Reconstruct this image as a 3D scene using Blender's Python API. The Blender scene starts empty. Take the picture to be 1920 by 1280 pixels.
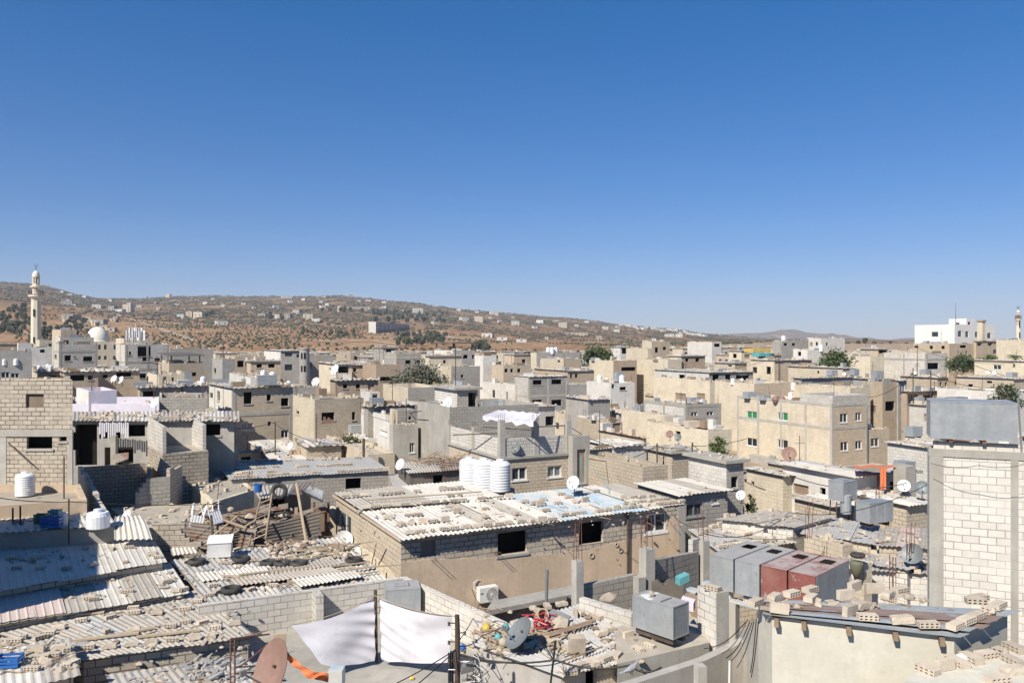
import bpy, math, random
from mathutils import Vector, Matrix, noise
RND = random.Random(11)
F = 1493.3
CZ = 12.0
SC = bpy.context.scene
COL = SC.collection
V = Vector
UP = V((0, 0, 1))

def P(x, y, d):
    return V(((x - 960) / F * d, d, CZ - (y - 640) / F * d))

def PZ(x, y, z):
    return P(x, y, (CZ - z) * F / (y - 640))

def zat(y, d):
    return CZ - (y - 640) / F * d

def sm(t):
    t = max(0.0, min(1.0, t))
    return t * t * (3 - 2 * t)

def interp(tab, x):
    if x <= tab[0][0]:
        return tab[0][1]
    for (a, b), (c, d) in zip(tab, tab[1:]):
        if x <= c:
            return b + (d - b) * (x - a) / (c - a)
    return tab[-1][1]

# ---------------------------------------------------------------- mesh builder
class MB:
    def __init__(self):
        self.v, self.f, self.m = [], [], []

    def face(self, pts, m=0):
        b = len(self.v)
        self.v += [tuple(p) for p in pts]
        self.f.append(tuple(range(b, b + len(pts))))
        self.m.append(m)

    def grid(self, rows, m=0, closed=False):
        b = len(self.v)
        n = len(rows[0])
        for r in rows:
            self.v += [tuple(p) for p in r]
        for i in range(len(rows) - 1):
            for j in range(n if closed else n - 1):
                k = (j + 1) % n
                self.f.append((b + i * n + j, b + i * n + k, b + (i + 1) * n + k, b + (i + 1) * n + j))
                self.m.append(m)

    def obox(self, o, a, b, c, m=0):
        o, a, b, c = V(o), V(a), V(b), V(c)
        if a.cross(b).dot(c) < 0:
            a, b = b, a
        p = [o, o + a, o + a + b, o + b]
        q = [x + c for x in p]
        k = len(self.v)
        self.v += [tuple(x) for x in p + q]
        for t in ((0, 3, 2, 1), (4, 5, 6, 7), (0, 1, 5, 4), (1, 2, 6, 5), (2, 3, 7, 6), (3, 0, 4, 7)):
            self.f.append(tuple(k + i for i in t))
            self.m.append(m)

    def box(self, c, sx, sy, sz, yaw=0.0, m=0):
        """box standing on c"""
        u = V((math.cos(yaw), math.sin(yaw), 0))
        w = V((-u.y, u.x, 0))
        self.obox(V(c) - u * sx / 2 - w * sy / 2, u * sx, w * sy, UP * sz, m)

    def tube(self, pts, r, n=6, m=0, r2=None):
        pts = [V(p) for p in pts]
        rows = []
        for i, p in enumerate(pts):
            t = (pts[min(i + 1, len(pts) - 1)] - pts[max(i - 1, 0)]).normalized()
            a = t.cross(UP if abs(t.z) < .9 else V((1, 0, 0))).normalized()
            b = t.cross(a)
            rr = r if r2 is None else r + (r2 - r) * i / (len(pts) - 1)
            rows.append([p + (a * math.cos(2 * math.pi * k / n) + b * math.sin(2 * math.pi * k / n)) * rr for k in range(n)])
        self.grid(rows, m, True)
        self.face(rows[0], m)
        self.face(rows[-1][::-1], m)

    def lathe(self, c, prof, n=20, m=0, ax=None):
        c = V(c)
        if ax is None:
            X, Y, Z = V((1, 0, 0)), V((0, 1, 0)), UP
        else:
            Z = V(ax).normalized()
            X = Z.cross(UP if abs(Z.z) < .9 else V((1, 0, 0))).normalized()
            Y = Z.cross(X)
        rows = [[c + X * r * math.cos(2 * math.pi * k / n) + Y * r * math.sin(2 * math.pi * k / n) + Z * z for k in range(n)] for r, z in prof]
        self.grid(rows, m, True)

    def blob(self, c, rx, ry, rz, m=0, jit=.25, rnd=RND):
        """small irregular lump"""
        c = V(c)
        k = len(self.v)
        a = rnd.random() * 6.28
        ring = []
        self.v.append((c.x, c.y, c.z + rz * (1 + rnd.uniform(-jit, jit))))
        for h, s in ((.45, .8), (-.35, .95)):
            for i in range(5):
                t = a + i * 1.2566 + (h < 0) * .6
                q = s * (1 + rnd.uniform(-jit, jit))
                self.v.append((c.x + rx * q * math.cos(t), c.y + ry * q * math.sin(t), c.z + rz * (h + rnd.uniform(-jit, jit) * .5)))
        self.v.append((c.x, c.y, c.z - rz * .8))
        for i in range(5):
            j = (i + 1) % 5
            for t in ((0, 1 + i, 1 + j), (1 + i, 6 + i, 1 + j), (1 + j, 6 + i, 6 + j), (6 + i, 11, 6 + j)):
                self.f.append(tuple(k + q for q in t))
                self.m.append(m)

    def mesh(self, name, mats, off=V((0, 0, 0)), smooth=False):
        me = bpy.data.meshes.new(name)
        ox, oy, oz = off
        me.from_pydata([(x - ox, y - oy, z - oz) for x, y, z in self.v], [], self.f)
        uv = me.uv_layers.new(name='UVMap')
        buf = [0.0] * (2 * len(me.loops))
        for p in me.polygons:
            n = p.normal
            if abs(n.z) < .7:
                l = math.hypot(n.x, n.y) or 1
                tx, ty = -n.y / l, n.x / l
                for li in p.loop_indices:
                    q = self.v[me.loops[li].vertex_index]
                    buf[2 * li] = q[0] * tx + q[1] * ty
                    buf[2 * li + 1] = q[2]
            else:
                for li in p.loop_indices:
                    q = self.v[me.loops[li].vertex_index]
                    buf[2 * li] = q[0]
                    buf[2 * li + 1] = q[1]
        uv.data.foreach_set('uv', buf)
        for m in mats if isinstance(mats, (list, tuple)) else [mats]:
            me.materials.append(m)
        me.polygons.foreach_set('material_index', self.m)
        if smooth:
            me.polygons.foreach_set('use_smooth', [True] * len(me.polygons))
        me.update()
        return me

# ---------------------------------------------------------------- scene objects
LABELS = {}
def tag(o, label=None, cat=None, group=None, kind=None):
    if label:
        o['label'] = label
        LABELS.setdefault(label, []).append(o.name)
    if cat:
        o['category'] = cat
    if group:
        o['group'] = group
    if kind:
        o['kind'] = kind
    elif label and 'kind' not in o.keys():
        o['kind'] = 'thing'
    return o

def thing(name, label, cat, loc=(0, 0, 0), group=None):
    o = bpy.data.objects.new(name, None)
    o.empty_display_size = .2
    COL.objects.link(o)
    o.location = V(loc)
    return tag(o, label, cat, group)

def rootloc(o):
    while o.parent:
        o = o.parent
    return V(o.location)

def part(name, mb, mats, parent, label=None, smooth=False):
    me = mb.mesh(name, mats, rootloc(parent), smooth)
    o = bpy.data.objects.new(name, me)
    COL.objects.link(o)
    o.parent = parent
    if label:
        o['label'] = label
    return o

def single(name, mb, mats, label, cat, group=None, kind=None, smooth=False, loc=None):
    if loc is None:
        xs = [v[0] for v in mb.v]; ys = [v[1] for v in mb.v]; zs = [v[2] for v in mb.v]
        loc = V(((min(xs) + max(xs)) / 2, (min(ys) + max(ys)) / 2, min(zs)))
    o = bpy.data.objects.new(name, mb.mesh(name, mats, loc, smooth))
    COL.objects.link(o)
    o.location = loc
    return tag(o, label, cat, group, kind)

def copy_tree(o, parent=None):
    c = o.copy()
    COL.objects.link(c)
    if parent is not None:
        c.parent = parent
    for ch in list(o.children):
        copy_tree(ch, c)
    return c

PROTO = {}
def place(key, make, label, loc, rz=0.0, sc=1.0, group=None, rot=None):
    """first use moves the prototype itself, later uses copy it with its parts"""
    if key not in PROTO:
        r = PROTO[key] = make()
    else:
        r = copy_tree(PROTO[key])
    r.location = V(loc)
    r.rotation_euler = rot if rot else (0, 0, rz)
    r.scale = (sc, sc, sc) if not isinstance(sc, tuple) else sc
    for k in ('group',):
        if k in r.keys():
            del r[k]
    tag(r, label, None, group)
    return r

# ---------------------------------------------------------------- materials
MATS = {}
PALE = set('block_white block_tan block_raw block_pale block_grey cream tan brown white grey concrete render_tan render_pale slab sheet_white sheet_dust hollow_block rubble'.split())
def nn(nt, t, **kw):
    n = nt.nodes.new(t)
    for k, v in kw.items():
        setattr(n, k, v)
    return n

def mat(name, base, base2=None, rough=.9, metal=0.0, brick=None, scale=.6, patch=.5, streak=.25, rnd=.12, dirt=(.30, .24, .17), fine=.12,
        bump=.0, mortar=None, mort=.012, spec=.3, fscale=9.0, rust=None, trans=0.0, top=None):
    m = bpy.data.materials.new(name)
    m.use_nodes = True
    nt = m.node_tree
    L = nt.links.new
    bs = nt.nodes['Principled BSDF']
    bs.inputs['Roughness'].default_value = rough
    bs.inputs['Metallic'].default_value = metal
    bs.inputs['Specular IOR Level'].default_value = spec
    tc = nn(nt, 'ShaderNodeTexCoord')
    oi = nn(nt, 'ShaderNodeObjectInfo')
    mul = nn(nt, 'ShaderNodeMath', operation='MULTIPLY')
    mul.inputs[1].default_value = 57.0
    L(oi.outputs['Random'], mul.inputs[0])
    add = nn(nt, 'ShaderNodeVectorMath', operation='ADD')
    L(tc.outputs['Object'], add.inputs[0])
    L(mul.outputs[0], add.inputs[1])
    pos = add.outputs[0]
    def noise_(sc, det=5, vec=None, rgh=.6):
        n = nn(nt, 'ShaderNodeTexNoise')
        n.inputs['Scale'].default_value = sc
        n.inputs['Detail'].default_value = det
        n.inputs['Roughness'].default_value = rgh
        L(vec or pos, n.inputs['Vector'])
        return n.outputs['Fac']
    def ramp(x, a, b):
        r = nn(nt, 'ShaderNodeMapRange')
        r.inputs['From Min'].default_value = a
        r.inputs['From Max'].default_value = b
        L(x, r.inputs['Value'])
        return r.outputs[0]
    def mix(fac, a, b, mode='MIX', f=None):
        x = nn(nt, 'ShaderNodeMix', data_type='RGBA', blend_type=mode)
        if fac is not None:
            L(fac, x.inputs['Factor'])
        else:
            x.inputs['Factor'].default_value = f
        for s, q in ((a, x.inputs[6]), (b, x.inputs[7])):
            if isinstance(s, tuple):
                q.default_value = (*s[:3], 1)
            else:
                L(s, q)
        return x.outputs[2]
    def scaled(fac, k):
        t = nn(nt, 'ShaderNodeMath', operation='MULTIPLY')
        t.inputs[1].default_value = k
        L(fac, t.inputs[0])
        return t.outputs[0]
    base2 = base2 or tuple(c * .8 for c in base)
    if name in PALE:
        def pale(c):
            g = .3 * c[0] + .59 * c[1] + .11 * c[2]
            return tuple((x + (g - x) * .09) * 1.0 for x in c)
        base, base2, dirt = pale(base), pale(base2), pale(dirt)
        mortar = pale(mortar) if mortar else None
    bfac = None
    if brick:
        bt = nn(nt, 'ShaderNodeTexBrick')
        bt.inputs['Scale'].default_value = 1.0
        bt.inputs['Brick Width'].default_value = brick[0]
        bt.inputs['Row Height'].default_value = brick[1]
        bt.inputs['Mortar Size'].default_value = mort
        bt.inputs['Mortar Smooth'].default_value = .25
        bt.inputs['Bias'].default_value = -.2
        bt.inputs['Color1'].default_value = (*base, 1)
        bt.inputs['Color2'].default_value = (*base2, 1)
        bt.inputs['Mortar'].default_value = (*(mortar or tuple(c * .42 for c in base)), 1)
        wob = nn(nt, 'ShaderNodeTexNoise')
        wob.inputs['Scale'].default_value = 1.7
        L(tc.outputs['UV'], wob.inputs['Vector'])
        ws = nn(nt, 'ShaderNodeVectorMath', operation='MULTIPLY_ADD')
        L(wob.outputs['Color'], ws.inputs[0])
        ws.inputs[1].default_value = (.03, .03, 0)
        L(tc.outputs['UV'], ws.inputs[2])
        L(ws.outputs[0], bt.inputs['Vector'])
        mw = nn(nt, 'ShaderNodeMapRange')
        mw.inputs['From Min'].default_value = .35
        mw.inputs['From Max'].default_value = .68
        mw.inputs['To Min'].default_value = mort * .3
        mw.inputs['To Max'].default_value = mort * 1.9
        mn = nn(nt, 'ShaderNodeTexNoise')
        mn.inputs['Scale'].default_value = 1.1
        mn.inputs['Detail'].default_value = 6
        L(tc.outputs['UV'], mn.inputs['Vector'])
        L(mn.outputs['Fac'], mw.inputs['Value'])
        L(mw.outputs[0], bt.inputs['Mortar Size'])
        c = bt.outputs['Color']
        bfac = bt.outputs['Fac']
    else:
        c = mix(ramp(noise_(scale * 1.7), .35, .65), base, base2)
    if patch and not brick:
        c = mix(scaled(ramp(noise_(scale * 2.1, 6), .55, .60), .45), c, tuple(min(.8, x * 1.14) for x in base))
        c = mix(scaled(ramp(noise_(scale * 5.5, 6), .60, .64), .35), c, tuple(x * .74 for x in base))
    if patch:
        c = mix(scaled(ramp(noise_(scale * .8, 7), .47, .72), patch), c, dirt)
    if streak:
        mp = nn(nt, 'ShaderNodeMapping')
        mp.inputs['Scale'].default_value = (2.5, 2.5, .22)
        L(pos, mp.inputs['Vector'])
        c = mix(scaled(ramp(noise_(1.3, 4, mp.outputs[0]), .5, .75), streak), c, tuple(x * .55 for x in base))
    if rust:
        c = mix(ramp(noise_(rust[1], 7, None, .7), rust[2], rust[2] + .08), c, rust[0])
    if fine:
        c = mix(scaled(ramp(noise_(fscale, 6), .3, .7), fine * 2), c, tuple(x * .6 for x in base))
    if rnd:
        hs = nn(nt, 'ShaderNodeHueSaturation')
        r = nn(nt, 'ShaderNodeMapRange')
        r.inputs['To Min'].default_value = 1 - rnd
        r.inputs['To Max'].default_value = 1 + rnd
        L(oi.outputs['Random'], r.inputs['Value'])
        L(r.outputs[0], hs.inputs['Value'])
        L(c, hs.inputs['Color'])
        c = hs.outputs[0]
    if top:
        ge = nn(nt, 'ShaderNodeNewGeometry')
        se = nn(nt, 'ShaderNodeSeparateXYZ')
        L(ge.outputs['True Normal'], se.inputs[0])
        mu = nn(nt, 'ShaderNodeMath', operation='MULTIPLY')
        L(ramp(se.outputs['Z'], .5, .9), mu.inputs[0])
        L(ramp(noise_(3.0, 7), .30, .55), mu.inputs[1])
        c = mix(scaled(mu.outputs[0], .85), c, top)
    L(c, bs.inputs['Base Color'])
    if bump:
        b = nn(nt, 'ShaderNodeBump')
        b.inputs['Strength'].default_value = bump
        b.inputs['Distance'].default_value = .02
        if bfac:
            inv = nn(nt, 'ShaderNodeMath', operation='SUBTRACT')
            inv.inputs[0].default_value = 1.0
            L(bfac, inv.inputs[1])
            L(inv.outputs[0], b.inputs['Height'])
        else:
            L(noise_(fscale, 6), b.inputs['Height'])
        L(b.outputs[0], bs.inputs['Normal'])
    MATS[name] = m
    return m

BR = (.4, .2)
mat('block_white', (.60, .565, .50), (.50, .465, .405), brick=BR, bump=.5, patch=.35, streak=.2, mortar=(.20, .175, .145), mort=.009)
mat('block_tan', (.50, .42, .31), (.43, .355, .26), brick=BR, bump=.5, patch=.4, streak=.25, mortar=(.19, .15, .105), mort=.009)
mat('block_raw', (.47, .405, .315), (.36, .31, .245), brick=BR, bump=.8, patch=.4, streak=.25, mortar=(.11, .085, .06), mort=.014)
mat('block_pale', (.60, .565, .495), (.52, .485, .42), brick=(.40, .2), bump=.7, patch=.15, streak=.1, mortar=(.31, .28, .235), mort=.008)
mat('block_grey', (.40, .37, .32), (.33, .305, .265), brick=BR, bump=.5, patch=.4, mortar=(.17, .15, .12), mort=.01)
mat('cream', (.63, .545, .40), (.55, .47, .34), brick=BR, mortar=(.44, .38, .28), mort=.014, patch=.4, streak=.4)
mat('tan', (.52, .42, .30), (.44, .35, .25), brick=BR, mortar=(.36, .285, .20), mort=.014, patch=.45, streak=.4)
mat('brown', (.40, .30, .21), (.34, .26, .18), patch=.4, streak=.3)
mat('white', (.64, .61, .55), (.57, .54, .485), patch=.25, streak=.25)
mat('grey', (.38, .36, .325), (.31, .295, .265), patch=.4, streak=.35)
mat('lilac', (.60, .565, .62), (.56, .525, .585), patch=.2, streak=.2)
mat('concrete', (.42, .395, .345), (.35, .33, .285), patch=.4, streak=.45, bump=.2)
mat('render_tan', (.56, .43, .30), (.49, .37, .25), patch=.4, streak=.35, scale=.4)
mat('render_pale', (.56, .535, .44), (.50, .475, .39), patch=.45, streak=.25, scale=.5, dirt=(.36, .31, .23), rnd=0)
mat('villa', (.70, .685, .65), (.67, .65, .615), patch=.1, streak=.1, rnd=0)
mat('slab', (.40, .36, .29), (.34, .30, .24), patch=.5, streak=0, scale=.9)
mat('sheet_white', (.58, .55, .485), (.51, .475, .415), rough=.55, patch=.5, streak=0, scale=.8, dirt=(.42, .35, .26), fine=.1, rnd=.08)
mat('sheet_dust', (.41, .375, .32), (.34, .31, .26), rough=.65, patch=.6, streak=0, scale=.9, dirt=(.36, .28, .20), rnd=.1)
mat('sheet_grey', (.40, .39, .37), (.34, .335, .32), rough=.7, metal=0, patch=.55, streak=0, scale=.7, dirt=(.42, .36, .28), rnd=.1)
mat('sheet_blue', (.31, .44, .53), (.39, .48, .53), rough=.5, patch=.75, rust=((.52, .51, .47), 1.3, .47), streak=0, scale=1.1, dirt=(.45, .43, .39), rnd=.05)
mat('sheet_brown', (.20, .135, .115), (.26, .19, .165), rough=.65, patch=.4, streak=0, scale=1.5, rust=((.30, .32, .33), 1.4, .56), rnd=0)
mat('sheet_pink', (.56, .42, .37), (.52, .46, .41), rough=.6, patch=.5, streak=0, scale=1.0, dirt=(.47, .40, .33), rnd=.05)
mat('sheet_rust', (.26, .22, .185), (.17, .14, .12), rough=.7, patch=.4, streak=.2, rust=((.16, .08, .045), .8, .52))
mat('sheet_dark', (.115, .105, .095), (.16, .14, .12), rough=.6, metal=.1, patch=.4, rust=((.14, .075, .045), .7, .56))
mat('sheet_steel', (.30, .335, .355), (.36, .385, .39), rough=.55, metal=.1, patch=.6, streak=0, scale=1.5, dirt=(.37, .34, .29), rust=((.19, .12, .105), .9, .58), rnd=0)
mat('tile_red', (.42, .22, .17), (.36, .20, .16), patch=.5, streak=0)
mat('hollow_block', (.56, .475, .365), (.49, .41, .315), patch=.3, streak=0, scale=3, fscale=40, rnd=.16)
mat('block_hole_shade', (.055, .045, .036), rnd=0, patch=0, streak=0)  # near-black colour that paints the shade inside the block holes
mat('galv', (.36, .38, .39), (.45, .465, .47), rough=.45, metal=.35, patch=.4, streak=.3, scale=1.4, dirt=(.30, .30, .29), rnd=.1)
mat('galv_dull', (.29, .31, .32), (.36, .375, .375), rough=.6, metal=.15, patch=.6, streak=.3, scale=1.6, dirt=(.35, .33, .30), rust=((.2, .14, .10), 2.2, .66), rnd=.08, top=(.40, .37, .33))
mat('tank_red', (.25, .085, .07), (.21, .08, .068), rough=.65, patch=.65, streak=.25, scale=1.5, dirt=(.33, .19, .16), rust=((.40, .36, .34), 2.0, .58), rnd=0, top=(.40, .35, .32))
mat('plastic_white', (.70, .71, .72), (.66, .67, .68), rough=.4, patch=.08, streak=.12, rnd=.04, spec=.5, fine=.03)
mat('plastic_blue', (.03, .14, .42), rough=.4, patch=.1, streak=0, rnd=0)
mat('plastic_teal', (.12, .36, .38), rough=.5, patch=.2, streak=0, rnd=0)
mat('plastic_red', (.45, .05, .06), rough=.4, patch=.1, streak=0, rnd=0)
mat('plastic_green', (.03, .16, .10), rough=.5, patch=.1, streak=0, rnd=0)
mat('plastic_yellow', (.65, .45, .08), rough=.5, patch=.1, streak=0, rnd=0)
mat('dish_white', (.74, .74, .73), rough=.45, patch=.12, streak=.1, rnd=.05)
mat('dish_grey', (.15, .17, .18), (.19, .21, .22), rough=.5, metal=.2, patch=.2, streak=.15, rnd=.05)
mat('dish_rust', (.27, .165, .13), (.23, .14, .11), rough=.6, patch=.25, streak=.25, rnd=.05, scale=1.5)
mat('frame_white', (.78, .77, .74), rough=.5, patch=.1, streak=0, rnd=.04)
mat('frame_grey', (.30, .30, .30), rough=.5, metal=.4, patch=.2, streak=0)
mat('glass', (.035, .045, .05), rough=.08, patch=0, streak=0, spec=.6, fine=0, rnd=.3)
mat('glass_pale', (.20, .225, .23), (.15, .17, .175), rough=.2, patch=0, streak=0, spec=.6, fine=0, rnd=.2)
mat('glass_green', (.03, .22, .09), rough=.25, patch=0, streak=0, spec=.6, fine=0, rnd=0)
mat('void', (.028, .024, .02), patch=0, streak=0, fine=0, rnd=.2, spec=0)  # near-black colour painted in for unlit interiors behind openings
mat('curtain', (.30, .22, .16), (.22, .17, .13), patch=.3, streak=.3, rnd=.3)
mat('wood', (.30, .22, .15), (.23, .165, .11), patch=.3, streak=.3, rnd=.15, scale=2)
mat('wood_pale', (.46, .37, .26), (.40, .32, .22), patch=.3, streak=.2, rnd=.15, scale=2)
mat('pole_wood', (.085, .055, .04), (.06, .04, .03), patch=.3, streak=.3, rnd=0, scale=3)
mat('iron', (.075, .055, .045), (.10, .07, .05), rough=.7, metal=.2, patch=.3, streak=0, scale=3)
mat('iron_red', (.17, .075, .05), (.13, .06, .045), rough=.7, patch=.3, streak=0, scale=3)
mat('rubber', (.035, .034, .034), (.05, .048, .045), rough=.8, patch=.4, streak=0, scale=4, dirt=(.14, .12, .10))
mat('cable', (.02, .019, .018), rough=.6, patch=0, streak=0, fine=0, rnd=0)
mat('cloth_white', (.60, .585, .61), (.56, .545, .575), rough=.95, patch=.18, streak=.1, rnd=.02, fine=.05, dirt=(.55, .53, .52), bump=.35, fscale=2.5)
mat('cloth_grey', (.11, .115, .12), rough=.95, patch=.2, streak=0)
mat('cloth_dark', (.10, .085, .07), (.14, .12, .10), rough=.95, patch=.3, streak=0)
mat('tarp_orange', (.66, .17, .06), (.60, .20, .10), rough=.6, patch=.2, streak=0, rnd=0)
mat('tarp_teal', (.10, .42, .42), rough=.6, patch=.2, streak=0, rnd=0)
mat('tarp_yellow', (.62, .42, .12), rough=.6, patch=.2, streak=0, rnd=0)
mat('sponge', (.42, .36, .28), (.33, .28, .22), patch=.4, streak=0, scale=3)
mat('minaret', (.66, .59, .47), (.62, .55, .43), patch=.1, streak=.1, rnd=0)
mat('dome', (.72, .68, .58), (.68, .64, .54), patch=.1, streak=.1, rnd=0)
mat('leaf_a', (.050, .075, .028), (.075, .095, .04), rough=.6, patch=.2, streak=0, dirt=(.10, .10, .05), rnd=.2, fscale=2)
mat('leaf_b', (.075, .115, .03), (.11, .14, .045), rough=.6, patch=.2, streak=0, dirt=(.12, .12, .05), rnd=.2, fscale=2)
mat('leaf_grey', (.10, .105, .07), (.13, .13, .09), rough=.7, patch=.2, streak=0, dirt=(.12, .11, .07), rnd=.2, fscale=2)
mat('hill_leaf', (.052, .062, .036), (.075, .08, .05), rough=.8, patch=.2, streak=0, dirt=(.09, .085, .06), rnd=.15, scale=.05)
mat('hill_leaf_far', (.075, .075, .052), (.10, .09, .065), rough=.8, patch=.2, streak=0, dirt=(.13, .115, .09), rnd=.1, scale=.03)
mat('bark', (.13, .095, .065), rough=.9, patch=.3, streak=.2, scale=3)
mat('rubble', (.47, .40, .31), (.36, .30, .23), patch=.4, streak=0, scale=2, fscale=14)
mat('feather', (.22, .23, .25), (.36, .36, .38), rough=.7, patch=.2, streak=0, scale=14, dirt=(.15, .15, .17), rnd=0)
mat('track', (.42, .32, .225), (.37, .275, .19), patch=.3, streak=0, scale=.05, rnd=0)
M = MATS
# ---------------------------------------------------------------- world, sun, camera
SUN_AZ, SUN_EL = math.radians(55), math.radians(43)     # direction the light travels, height of the sun
TRAVEL = V((math.cos(SUN_AZ) * math.cos(SUN_EL), math.sin(SUN_AZ) * math.cos(SUN_EL), -math.sin(SUN_EL)))
w = bpy.data.worlds.new('World')
SC.world = w
w.use_nodes = True
nt = w.node_tree
sky = nt.nodes.new('ShaderNodeTexSky')
sky.sky_type = 'NISHITA'
sky.sun_disc = False
sky.sun_elevation = SUN_EL
sky.sun_rotation = math.atan2(-TRAVEL.x, -TRAVEL.y)
sky.altitude = 600
sky.air_density = 1.0
sky.dust_density = .15
sky.ozone_density = 5.0
bg = nt.nodes['Background']
hs = nt.nodes.new('ShaderNodeHueSaturation')
hs.inputs['Saturation'].default_value = 1.38
nt.links.new(sky.outputs[0], hs.inputs['Color'])
gain = nt.nodes.new('ShaderNodeMix')
gain.data_type = 'RGBA'
gain.blend_type = 'MULTIPLY'
gain.inputs[0].default_value = 1
gain.inputs[7].default_value = (.76, .79, 1.03, 1)
gm = nt.nodes.new('ShaderNodeGamma')
gm.inputs[1].default_value = .82
nt.links.new(hs.outputs[0], gm.inputs[0])
nt.links.new(gm.outputs[0], gain.inputs[6])
nt.links.new(gain.outputs[2], bg.inputs[0])
bg.inputs[1].default_value = .09
ld = bpy.data.lights.new('sun', 'SUN')
ld.energy = 4.6
ld.angle = math.radians(.53)
ld.color = (1.0, .935, .83)
lo = bpy.data.objects.new('sun', ld)
COL.objects.link(lo)
lo.rotation_euler = TRAVEL.to_track_quat('-Z', 'Y').to_euler()
lo.location = (0, 0, 60)
cd = bpy.data.cameras.new('camera')
cam = bpy.data.objects.new('camera', cd)
COL.objects.link(cam)
cam.location = (0, 0, CZ)
cam.rotation_euler = (math.pi / 2, 0, 0)
cd.sensor_width = 36
cd.lens = F / 1920 * 36
cd.clip_end = 30000
cd.clip_start = .3
SC.camera = cam
SC.view_settings.view_transform = 'Standard'
SC.view_settings.look = 'None'
SC.view_settings.exposure = .62
SC.view_settings.gamma = 1
SC.render.engine = 'CYCLES'
SC.cycles.max_bounces = 6
SC.cycles.volume_bounces = 0

# ---------------------------------------------------------------- terrain
SKYL = [(-700, 560), (-300, 535), (0, 530), (60, 535), (100, 541), (150, 552), (180, 558), (260, 561), (330, 557), (400, 555), (480, 556), (560, 557), (640, 554), (700, 562), (760, 567),
        (800, 572), (860, 580), (960, 589), (1060, 597), (1160, 608), (1260, 618), (1320, 627), (1400, 634), (1560, 638), (1900, 640), (2700, 641)]
FARL = [(1200, 660), (1300, 640), (1350, 628), (1400, 623), (1440, 621), (1500, 622), (1560, 625), (1600, 631), (1700, 636), (1900, 641), (2700, 650)]
MIDL = [(-700, 610), (0, 578), (100, 584), (200, 594), (300, 601), (420, 606), (560, 610), (700, 614), (850, 621), (1000, 632), (1150, 640), (1350, 645), (1900, 648), (2700, 650)]
def ground(x, y):
    return -3.0 + 7.0 * sm((y - 95) / 200) + 7.0 * sm((x - 25) / 80) * sm((y - 100) / 80)

def hill_y(X, d):
    """photo row of the terrain at column X and depth d"""
    g0 = ground((X - 960) / F * 360, 360)
    y0 = 640 + (CZ - g0) * F / 360
    s, mdl = interp(SKYL, X), interp(MIDL, X)
    pts = [(360, y0), (620, y0 + (mdl - y0) * .55), (1050, mdl), (1700, mdl + (s - mdl) * .62), (2600, s), (3300, s + 6), (4200, 641)]
    return pts

def terrain_z(X, d):
    x = (X - 960) / F * d
    if d <= 360:
        return ground(x, d)
    pts = hill_y(X, d)
    tab = [(p[0], CZ - (p[1] - 640) / F * p[0]) for p in pts]
    tab += [(5200, 0.0), (6200, CZ - (interp(FARL, X) - 640) / F * 6200), (7600, 0.0), (9500, 0.0)]
    z = interp(tab, d)
    a = sm((d - 380) / 400)
    b = d / F
    z += a * b * (5.0 * noise.noise(V((x * .004, d * .004, 1))) + 3.0 * noise.noise(V((x * .012, d * .012, 5))) + 1.6 * noise.noise(V((x * .035, d * .03, 9))))
    return z

mb = MB()
drows = [2, 8, 15, 25, 40, 60, 80, 100, 120, 140, 160, 180, 200, 230, 260, 290, 320, 345, 360]
while drows[-1] < 4200:
    drows.append(drows[-1] + max(14, drows[-1] * .022))
drows += [4500, 5000, 5400, 5800, 6200, 6700, 7100]
Xs = list(range(-900, 2821, 12))
mb.grid([[((X - 960) / F * d if d > 2 else (X - 960) / F * 2, d if d > 2 else -40, terrain_z(X, d)) for X in Xs] for d in drows])
m = bpy.data.materials.new('terrain')
m.use_nodes = True
nt = m.node_tree
L = nt.links.new
bs = nt.nodes['Principled BSDF']
bs.inputs['Roughness'].default_value = 1
bs.inputs['Specular IOR Level'].default_value = 0
tc = nt.nodes.new('ShaderNodeTexCoord')
sx = nt.nodes.new('ShaderNodeSeparateXYZ')
L(tc.outputs['Object'], sx.inputs[0])
def tnoise(s, d=8, r=.65, stretch=None):
    n = nt.nodes.new('ShaderNodeTexNoise')
    n.inputs['Scale'].default_value = s
    n.inputs['Detail'].default_value = d
    n.inputs['Roughness'].default_value = r
    if stretch:
        mp = nt.nodes.new('ShaderNodeMapping')
        mp.inputs['Scale'].default_value = stretch
        L(tc.outputs['Object'], mp.inputs['Vector'])
        L(mp.outputs[0], n.inputs['Vector'])
    else:
        L(tc.outputs['Object'], n.inputs['Vector'])
    return n.outputs['Fac']
def trange(v, a, b, lo=0, hi=1):
    r = nt.nodes.new('ShaderNodeMapRange')
    for k, q in (('From Min', a), ('From Max', b), ('To Min', lo), ('To Max', hi)):
        r.inputs[k].default_value = q
    L(v, r.inputs['Value'])
    return r.outputs[0]
def tmix(f, a, b):
    x = nt.nodes.new('ShaderNodeMix')
    x.data_type = 'RGBA'
    L(f, x.inputs['Factor'])
    for s, q in ((a, x.inputs[6]), (b, x.inputs[7])):
        if isinstance(s, tuple):
            q.default_value = (*s, 1)
        else:
            L(s, q)
    return x.outputs[2]
soil = tmix(trange(tnoise(.012, 8, .65, (1, .35, 1)), .38, .62), (.27, .155, .088), (.38, .25, .155))
soil = tmix(trange(tnoise(.05, 8, .7, (1, .3, 1)), .56, .66), soil, (.47, .36, .245))
soil = tmix(trange(tnoise(.09, 6, .75), .47, .58, 0, .75), soil, (.14, .095, .058))
scrub = tmix(trange(tnoise(.02, 8, .7, (1, .4, 1)), .45, .56), (.12, .092, .058), (.25, .165, .10))
scrub = tmix(trange(tnoise(.006, 7, .7, (1, .3, 1)), .57, .66, 0, .8), scrub, (.36, .26, .175))
far = trange(sx.outputs['Y'], 1000, 1250)
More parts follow.
